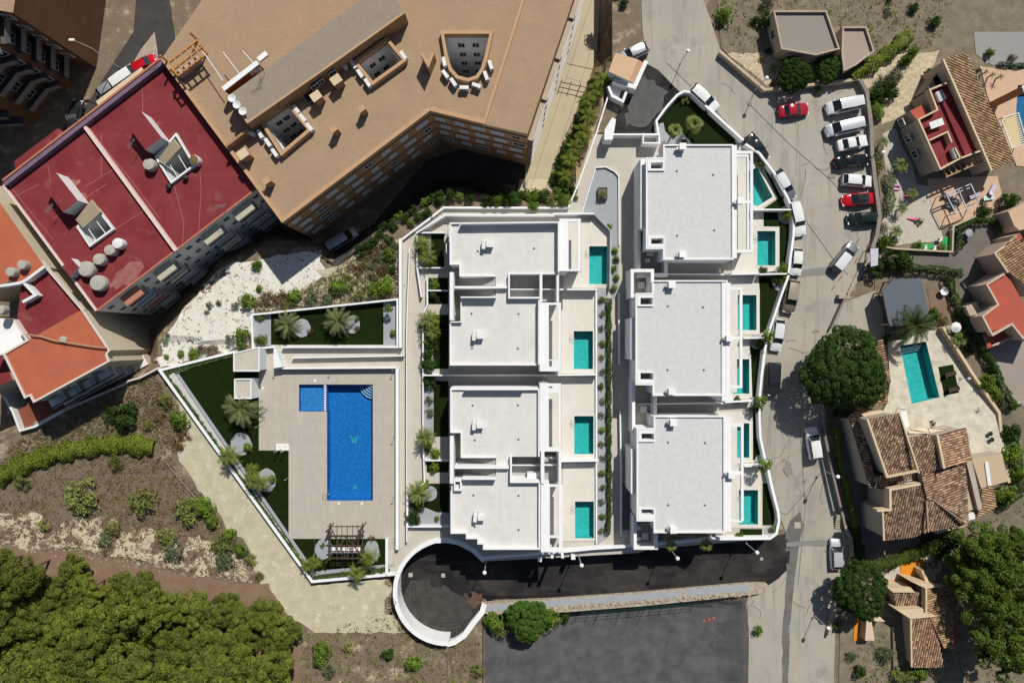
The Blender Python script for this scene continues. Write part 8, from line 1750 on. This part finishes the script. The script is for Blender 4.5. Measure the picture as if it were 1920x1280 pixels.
def car_meshes(shape, L, pname, pm_, roofm):
    key = (shape, L, pname, roofm.name)
    if key in CARM: return CARM[key]
    S = SHAPES[shape]; hw = S['W']/2; H = S['H']; belt = S['belt']; b = MB(); st = []
    prof = S['prof']
    xs = []
    for i in range(len(prof)-1):
        for j in range(3):
            f = j/3; p, q = prof[i], prof[i+1]; f2 = f; xs.append((p[0]+(q[0]-p[0])*f2, p[1]+(q[1]-p[1])*f2, p[2]+(q[2]-p[2])*f2))
    xs.append(prof[-1])
    for x, wf, top in xs:
        X = x*L; w = hw*wf; zb = 0.22
        st.append([(X, -w*0.93, zb), (X, -w, zb+0.16), (X, -w, top*0.62+0.08), (X, -w*0.955, top-0.05), (X, -w*0.86, top), (X, -w*0.45, top+0.03), (X, 0, top+0.04), (X, w*0.45, top+0.03), (X, w*0.86, top), (X, w*0.955, top-0.05), (X, w, top*0.62+0.08), (X, w, zb+0.16), (X, w*0.93, zb)])
    n = len(st[0])
    for s in st: b.v += s
    for i in range(len(st)-1):
        for k in range(n-1): b.f.append((i*n+k, i*n+k+1, (i+1)*n+k+1, (i+1)*n+k)); b.m.append(0)
        b.f.append((i*n+n-1, i*n, (i+1)*n, (i+1)*n+n-1)); b.m.append(0)
    b.f.append(tuple(range(n))); b.m.append(0); b.f.append(tuple(reversed(range((len(st)-1)*n, len(st)*n)))); b.m.append(0)
    body_ = b.mesh('body', pm_, True)
    x0, x1, x2, x3 = [v*L for v in S['cab']]; wb = hw*0.90; wt = hw*0.74; zt = H; out = {'body': body_}
    z_b = belt-0.0
    def q_(name, quads, m, crown=0.0):
        g = MB()
        for qd in quads: g.quad(*qd)
        me = g.mesh(name, m, False); out[name] = me
    rb = [(x1, -wt, zt-0.04), (x2, -wt, zt-0.04), (x2, wt, zt-0.04), (x1, wt, zt-0.04)]
    # roof panel, crowned, with a rim
    g = MB(); nx, ny = 6, 6
    for i in range(nx+1):
        for j in range(ny+1):
            fx, fy = i/nx, j/ny; x = x1-0.02 + (x2-x1+0.04)*fx; y = -wt + 2*wt*fy; taper = 1 - 0.05*abs(fx-0.45)*2
            g.v.append((x, y*taper, zt - 0.09*(2*fy-1)**2*(0.9) - 0.06*(2*fx-1)**2 + 0.0))
    for i in range(nx):
        for j in range(ny): a = i*(ny+1)+j; g.f.append((a, a+ny+1, a+ny+2, a+1)); g.m.append(0)
    out['roof'] = g.mesh('roof', roofm, True)
    zr = zt-0.10
    out_w = [('windshield', [((x2+0.01, -wt*0.96, zr), (x3, -wb*0.93, z_b-0.02), (x3, wb*0.93, z_b-0.02), (x2+0.01, wt*0.96, zr)), ((x2, -wt*0.5, zr+0.06), (x2+0.01, -wt*0.96, zr), (x2+0.01, wt*0.96, zr), (x2, wt*0.5, zr+0.06))]),
             ('rear_window', [((x1-0.01, wt*0.96, zr), (x0, wb*0.93, z_b-0.02), (x0, -wb*0.93, z_b-0.02), (x1-0.01, -wt*0.96, zr)), ((x1, wt*0.5, zr+0.06), (x1-0.01, wt*0.96, zr), (x1-0.01, -wt*0.96, zr), (x1, -wt*0.5, zr+0.06))])]
    for nm, qs in out_w: q_(nm, qs, CARGL)
    for s, nm in ((-1, 'side_window_a'), (1, 'side_window_b')):
        pts = [(x1-0.02, s*wt*0.985, zr+0.015), (x2+0.02, s*wt*0.985, zr+0.015), (x3-0.04, s*wb*0.95, z_b-0.03), (x0+0.04, s*wb*0.95, z_b-0.03)]
        if s > 0: pts.reverse()
        q_(nm, [tuple(pts)], CARGL)
    # pillars
    g = MB()
    for s in (-1, 1):
        g.tube([(x3-0.02, s*wb*0.94, z_b-0.02), (x2, s*wt*0.975, zr+0.01)], 0.035, 5); g.tube([(x0+0.02, s*wb*0.94, z_b-0.02), (x1, s*wt*0.975, zr+0.01)], 0.04, 5); g.tube([((x1+x2)/2, s*wb*0.955, z_b-0.02), ((x1+x2)/2, s*wt*0.985, zr+0.02)], 0.035, 4)
    out['pillars'] = g.mesh('pillars', pm_, True)
    g = MB(); g.box((0, 0, 0), (0.16, 0.1, 0.12)); out['mirror'] = g.mesh('mirror', pm_)
    g = MB(); g.box((0, 0, 0), (0.22, 0.34, 0.13)); out['headlight'] = g.mesh('headlight', LIGHT); g = MB(); g.box((0, 0, 0), (0.12, 0.26, 0.16)); out['taillight'] = g.mesh('taillight', TAIL)
    CARM[key] = out; return out
def car(px, py, head, L, shape, pname, label, z=None, roofm=None, group=None, extra=None):
    pmn = PAINT[pname]; zz = Gout(px, py) + 0.02 if z is None else z; S = SHAPES[shape]; M_ = car_meshes(shape, L, pname, pmn, roofm or pmn); hh = S['H']*0.6
    loc = P(px, py, zz+hh); loc.z = zz
    # lie along the slope of the road
    t = thing('parked_car' if shape not in ('van', 'pickup') else {'van': 'parked_van', 'pickup': 'parked_pickup'}[shape], label, 'car' if shape not in ('van', 'pickup') else shape.replace('pickup', 'pickup truck'), loc, R(head), group)
    put('body', M_['body'], t); put('roof', M_['roof'], t); put('windshield', M_['windshield'], t); put('rear_window', M_['rear_window'], t); put('side_window', M_['side_window_a'], t); put('side_window', M_['side_window_b'], t); put('pillar', M_['pillars'], t)
    hw = S['W']/2
    for sx, f in ((0.31, 1), (-0.30, 1)):
        for s in (-1, 1): w = bpy.data.objects.new('wheel', wheel_mesh()[0]); COL.objects.link(w); w.parent = t; w.location = (sx*L, s*(hw-0.10), 0.32); put('rim', wheel_mesh()[1], w)
    for s in (-1, 1):
        put('mirror', M_['mirror'], t, (S['cab'][3]*L-0.22, s*(hw+0.06), S['belt']+0.03)); put('headlight', M_['headlight'], t, (0.462*L, s*hw*0.66, SHAPES[shape]['prof'][-2][2]-0.06)); put('taillight', M_['taillight'], t, (-0.488*L, s*hw*0.74, S['belt']-0.14))
    for nm in ('front', 'rear'):
        g = MB(); g.box((0, 0, 0), (0.02, 0.5, 0.12)); g.build('number_plate', PLAST, t, loc=((0.5*L+0.005) if nm == 'front' else (-0.5*L-0.005), 0, 0.5))
    return t
paint('white', (0.70, 0.71, 0.70)); paint('pearl', (0.62, 0.63, 0.65)); paint('silver', (0.42, 0.43, 0.46), 0.5, 0.35); paint('lightsilver', (0.52, 0.54, 0.58), 0.3, 0.35); paint('black', (0.008, 0.008, 0.010)); paint('charcoal', (0.03, 0.032, 0.038), 0.3); paint('red', (0.42, 0.005, 0.012)); paint('crimson', (0.36, 0.012, 0.03))
paint('darkgreen', (0.008, 0.018, 0.015)); paint('bronze', (0.22, 0.17, 0.125), 0.5, 0.35); paint('grey', (0.20, 0.21, 0.23), 0.5, 0.35); paint('champagne', (0.42, 0.36, 0.28), 0.4, 0.3)
car(1585, 196, 192, 5.0, 'van', 'pearl', 'white van at the top of the row of parked cars'); car(1585, 237, 193, 5.2, 'van', 'lightsilver', 'silver van parked below the white van')
car(1599, 268, 12, 4.3, 'sedan', 'white', 'white saloon parked between the silver van and the black car'); car(1597, 302, 6, 4.7, 'sedan', 'black', 'glossy black saloon in the middle of the parked row'); car(1608, 338, -4, 4.2, 'hatch', 'white', 'white hatchback with dark rear glass above the red coupe')
car(1609, 374, 185, 4.4, 'coupe', 'red', 'bright red coupe with black roof in the parked row', roofm=BLK); car(1618, 409, 184, 4.2, 'hatch', 'darkgreen', 'very dark green hatchback at the bottom of the parked row')
car(1489, 206, 6, 4.2, 'sedan', 'crimson', 'crimson saloon standing on the street below the clipped tree'); car(1321, 184, -43, 4.7, 'suv', 'white', 'white car parked outside the rounded tip of the triangular lawn')
car(1420, 276, -54, 4.3, 'sedan', 'charcoal', 'dark car squeezed along the wall of the northeast pool'); car(1471, 346, -60, 4.6, 'hatch', 'grey', 'dark grey hatchback with a pale roof beside the angled pool wall', roofm=PAINT['pearl']); car(1496, 410, -77, 4.8, 'pickup', 'white', 'white pickup truck beside the round bright shrub')
car(1494, 490, -94, 3.8, 'hatch', 'white', 'small white hatchback parked by the square pool garden'); car(1484, 556, -100, 4.6, 'suv', 'bronze', 'bronze-brown car with a champagne roof on the inner kerb', roofm=PAINT['champagne']); car(1459, 628, -97, 4.5, 'hatch', 'pearl', 'silver-white hatchback below the bronze car')
car(1452, 711, -92, 4.7, 'suv', 'charcoal', 'black crossover parked opposite the big round tree'); car(1527, 831, 99, 4.6, 'suv', 'white', 'white crossover parked on the right kerb below the tree shade'); car(1569, 1039, 92, 4.5, 'hatch', 'lightsilver', 'silver hatchback parked low on the right kerb')
car(1585, 482, 52, 4.7, 'suv', 'grey', 'grey car with a pale roof driving up past the canopy', roofm=PAINT['pearl']); car(1188, 98, 205, 4.4, 'hatch', 'silver', 'silver car behind the gate house at the top edge')
car(236, 141, 35, 5.0, 'van', 'white', 'white van in the back street beyond the red roof', z=-5.9); car(205, 162, 35, 4.4, 'hatch', 'silver', 'silver hatchback left of the white van in the back street', z=-5.9); car(268, 120, 30, 4.2, 'hatch', 'red', 'red car in the back street beyond the red roof corner', z=-5.9); car(140, 214, 80, 4.4, 'hatch', 'charcoal', 'dark car in the shaded back street beside the red roof', z=-5.9)
car(640, 448, 32, 5.0, 'van', 'silver', 'pale van parked in the deep shade below the tan block', z=-5.6)

# globe street lamps: globe position, pole base, height
GM = mat('opal_globe', (0.85, 0.86, 0.86), rough=0.3, fine=0)
GL = MB(); GL.lathe((0, 0, 0), [(0.05, -0.27), (0.18, -0.21), (0.265, -0.06), (0.27, 0.06), (0.19, 0.2), (0.05, 0.27)], 18); GLM = GL.mesh('globe', GM, True)
PO = MB(); PO.tube([(0, 0, 0), (0, 0, 1)], 0.05, 8); POM = PO.mesh('pole', SHUT)
BA = MB(); BA.lathe((0, 0, 0), [(0.16, 0), (0.14, 0.1), (0.07, 0.3)], 12); BAM = BA.mesh('base', METAL)
def lamp(gx, gy, h, z, label):
    p = P(gx, gy, z+h); t = thing('street_lamp', label, 'street lamp', (p.x, p.y, z), 0, 'globe street lamps'); o = put('pole', POM, t); o.scale = (1, 1, h-0.2); put('globe', GLM, t, (0, 0, h)); put('base', BAM, t)
lamp(908.5, 1073, 4.0, 0.4, 'globe lamp at the opening of the turning circle below the stepped villa'); lamp(1090.5, 1059.5, 4.2, 0.6, 'globe lamp on the lower road wall below the southernmost plunge pool'); lamp(1270.5, 1046.5, 4.2, 0.6, 'globe lamp on the lower road wall between the two fan palms')
lamp(1419.5, 1035.5, 4.2, 0.6, 'globe lamp on the lower road wall nearest the junction'); lamp(1437.5, 146.5, 4.3, 0.2, 'globe lamp at the sandy kerb corner near the clipped tree'); lamp(1571, 893.5, 4.0, -0.4, 'globe lamp on the right kerb below the white crossover')
lamp(1656, 286, 4.2, 0.3, 'globe lamp behind the row of parked cars'); lamp(743, 1125, 3.6, -0.2, 'globe lamp on the west side of the turning circle wall'); lamp(1553, 1177, 4.0, -2.2, 'globe lamp at the bottom of the street near the broad tree'); lamp(1290, 96, 4.2, 0, 'globe lamp at the top edge beyond the entrance lane')
t = thing('street_lamp', 'cobra-head street lamp in the shaded back street at the top left', 'street lamp', P(225, 128, -6)); o = put('pole', POM, t); o.scale = (1.3, 1.3, 7.0); q = MB(); q.tube([(0, 0, 7), (-1.2, 0.5, 7.4), (-2.2, 0.9, 7.3)], 0.05); q.build('arm', METAL, t); q = MB(); q.box((-2.5, 1.0, 7.3), (0.8, 0.35, 0.18)); q.build('lamp_head', PLAST, t, bevel=0.05)
# manholes and small covers on roads
for x, y, r, l in ((770, 1077, 0.3, 'small square manhole cover in the west of the turning circle'), (831, 1078, 0.28, 'pale manhole cover near the middle of the turning circle'), (1428, 1047, 0.2, 'small pale cover at the junction end of the asphalt')):
    b = MB(); b.box((0, 0, 0.02), (r*2, r*2, 0.05)); tag(b.build('manhole_cover', CONC, loc=PG(x, y, 0.05)), l, 'manhole cover')
q = MB(); q.box((0, 0, 0.03), (0.9, 0.9, 0.06)); tag(q.build('manhole_cover', CONC, loc=PG(1495, 984, 0.06)), 'large square concrete cover at the junction', 'manhole cover')
for x in (1320, 1330, 1338): q = MB(); q.box((0, 0, 0.02), (0.35, 0.35, 0.04)); tag(q.build('brick_cover', CORAL, loc=PG(x, 1160 + (x-1330)*-0.3, 0.05)), 'small reddish square cover on the parking lot', 'cover', 'reddish covers on the parking lot')
for i, (x, y) in enumerate(((1608, 452), (1606, 488), (1575, 522), (1562, 540))):
    q = MB(); q.box((0, 0, 0.01), (0.9, 0.12, 0.02)); tag(q.build('chalk_mark', mat('rust_mark', (0.22, 0.09, 0.06), rough=0.9), loc=PG(x, y, 0.05), rot=0.9), 'short rusty kerb mark on the street near the grey car', 'road mark', 'rusty marks on the street')
# thin fence line in the lower left
t = thing('wire_fence', 'thin grey wire fence along the edge of the brown field', 'fence', PG(350, 890)); o3 = Vector(t.location)
fpts = [(302, 855), (330, 890), (360, 925), (378, 945)]
for p in fpts: q = MB(); q.tube([(0, 0, 0), (0, 0, 1.2)], 0.04); q.build('post', METAL, t, loc=PG(*p) - o3)
for zz in (0.4, 0.8, 1.15): q = MB(); q.tube([PG(*p, zz) - o3 for p in fpts], 0.015, 4); q.build('wire', METAL, t)
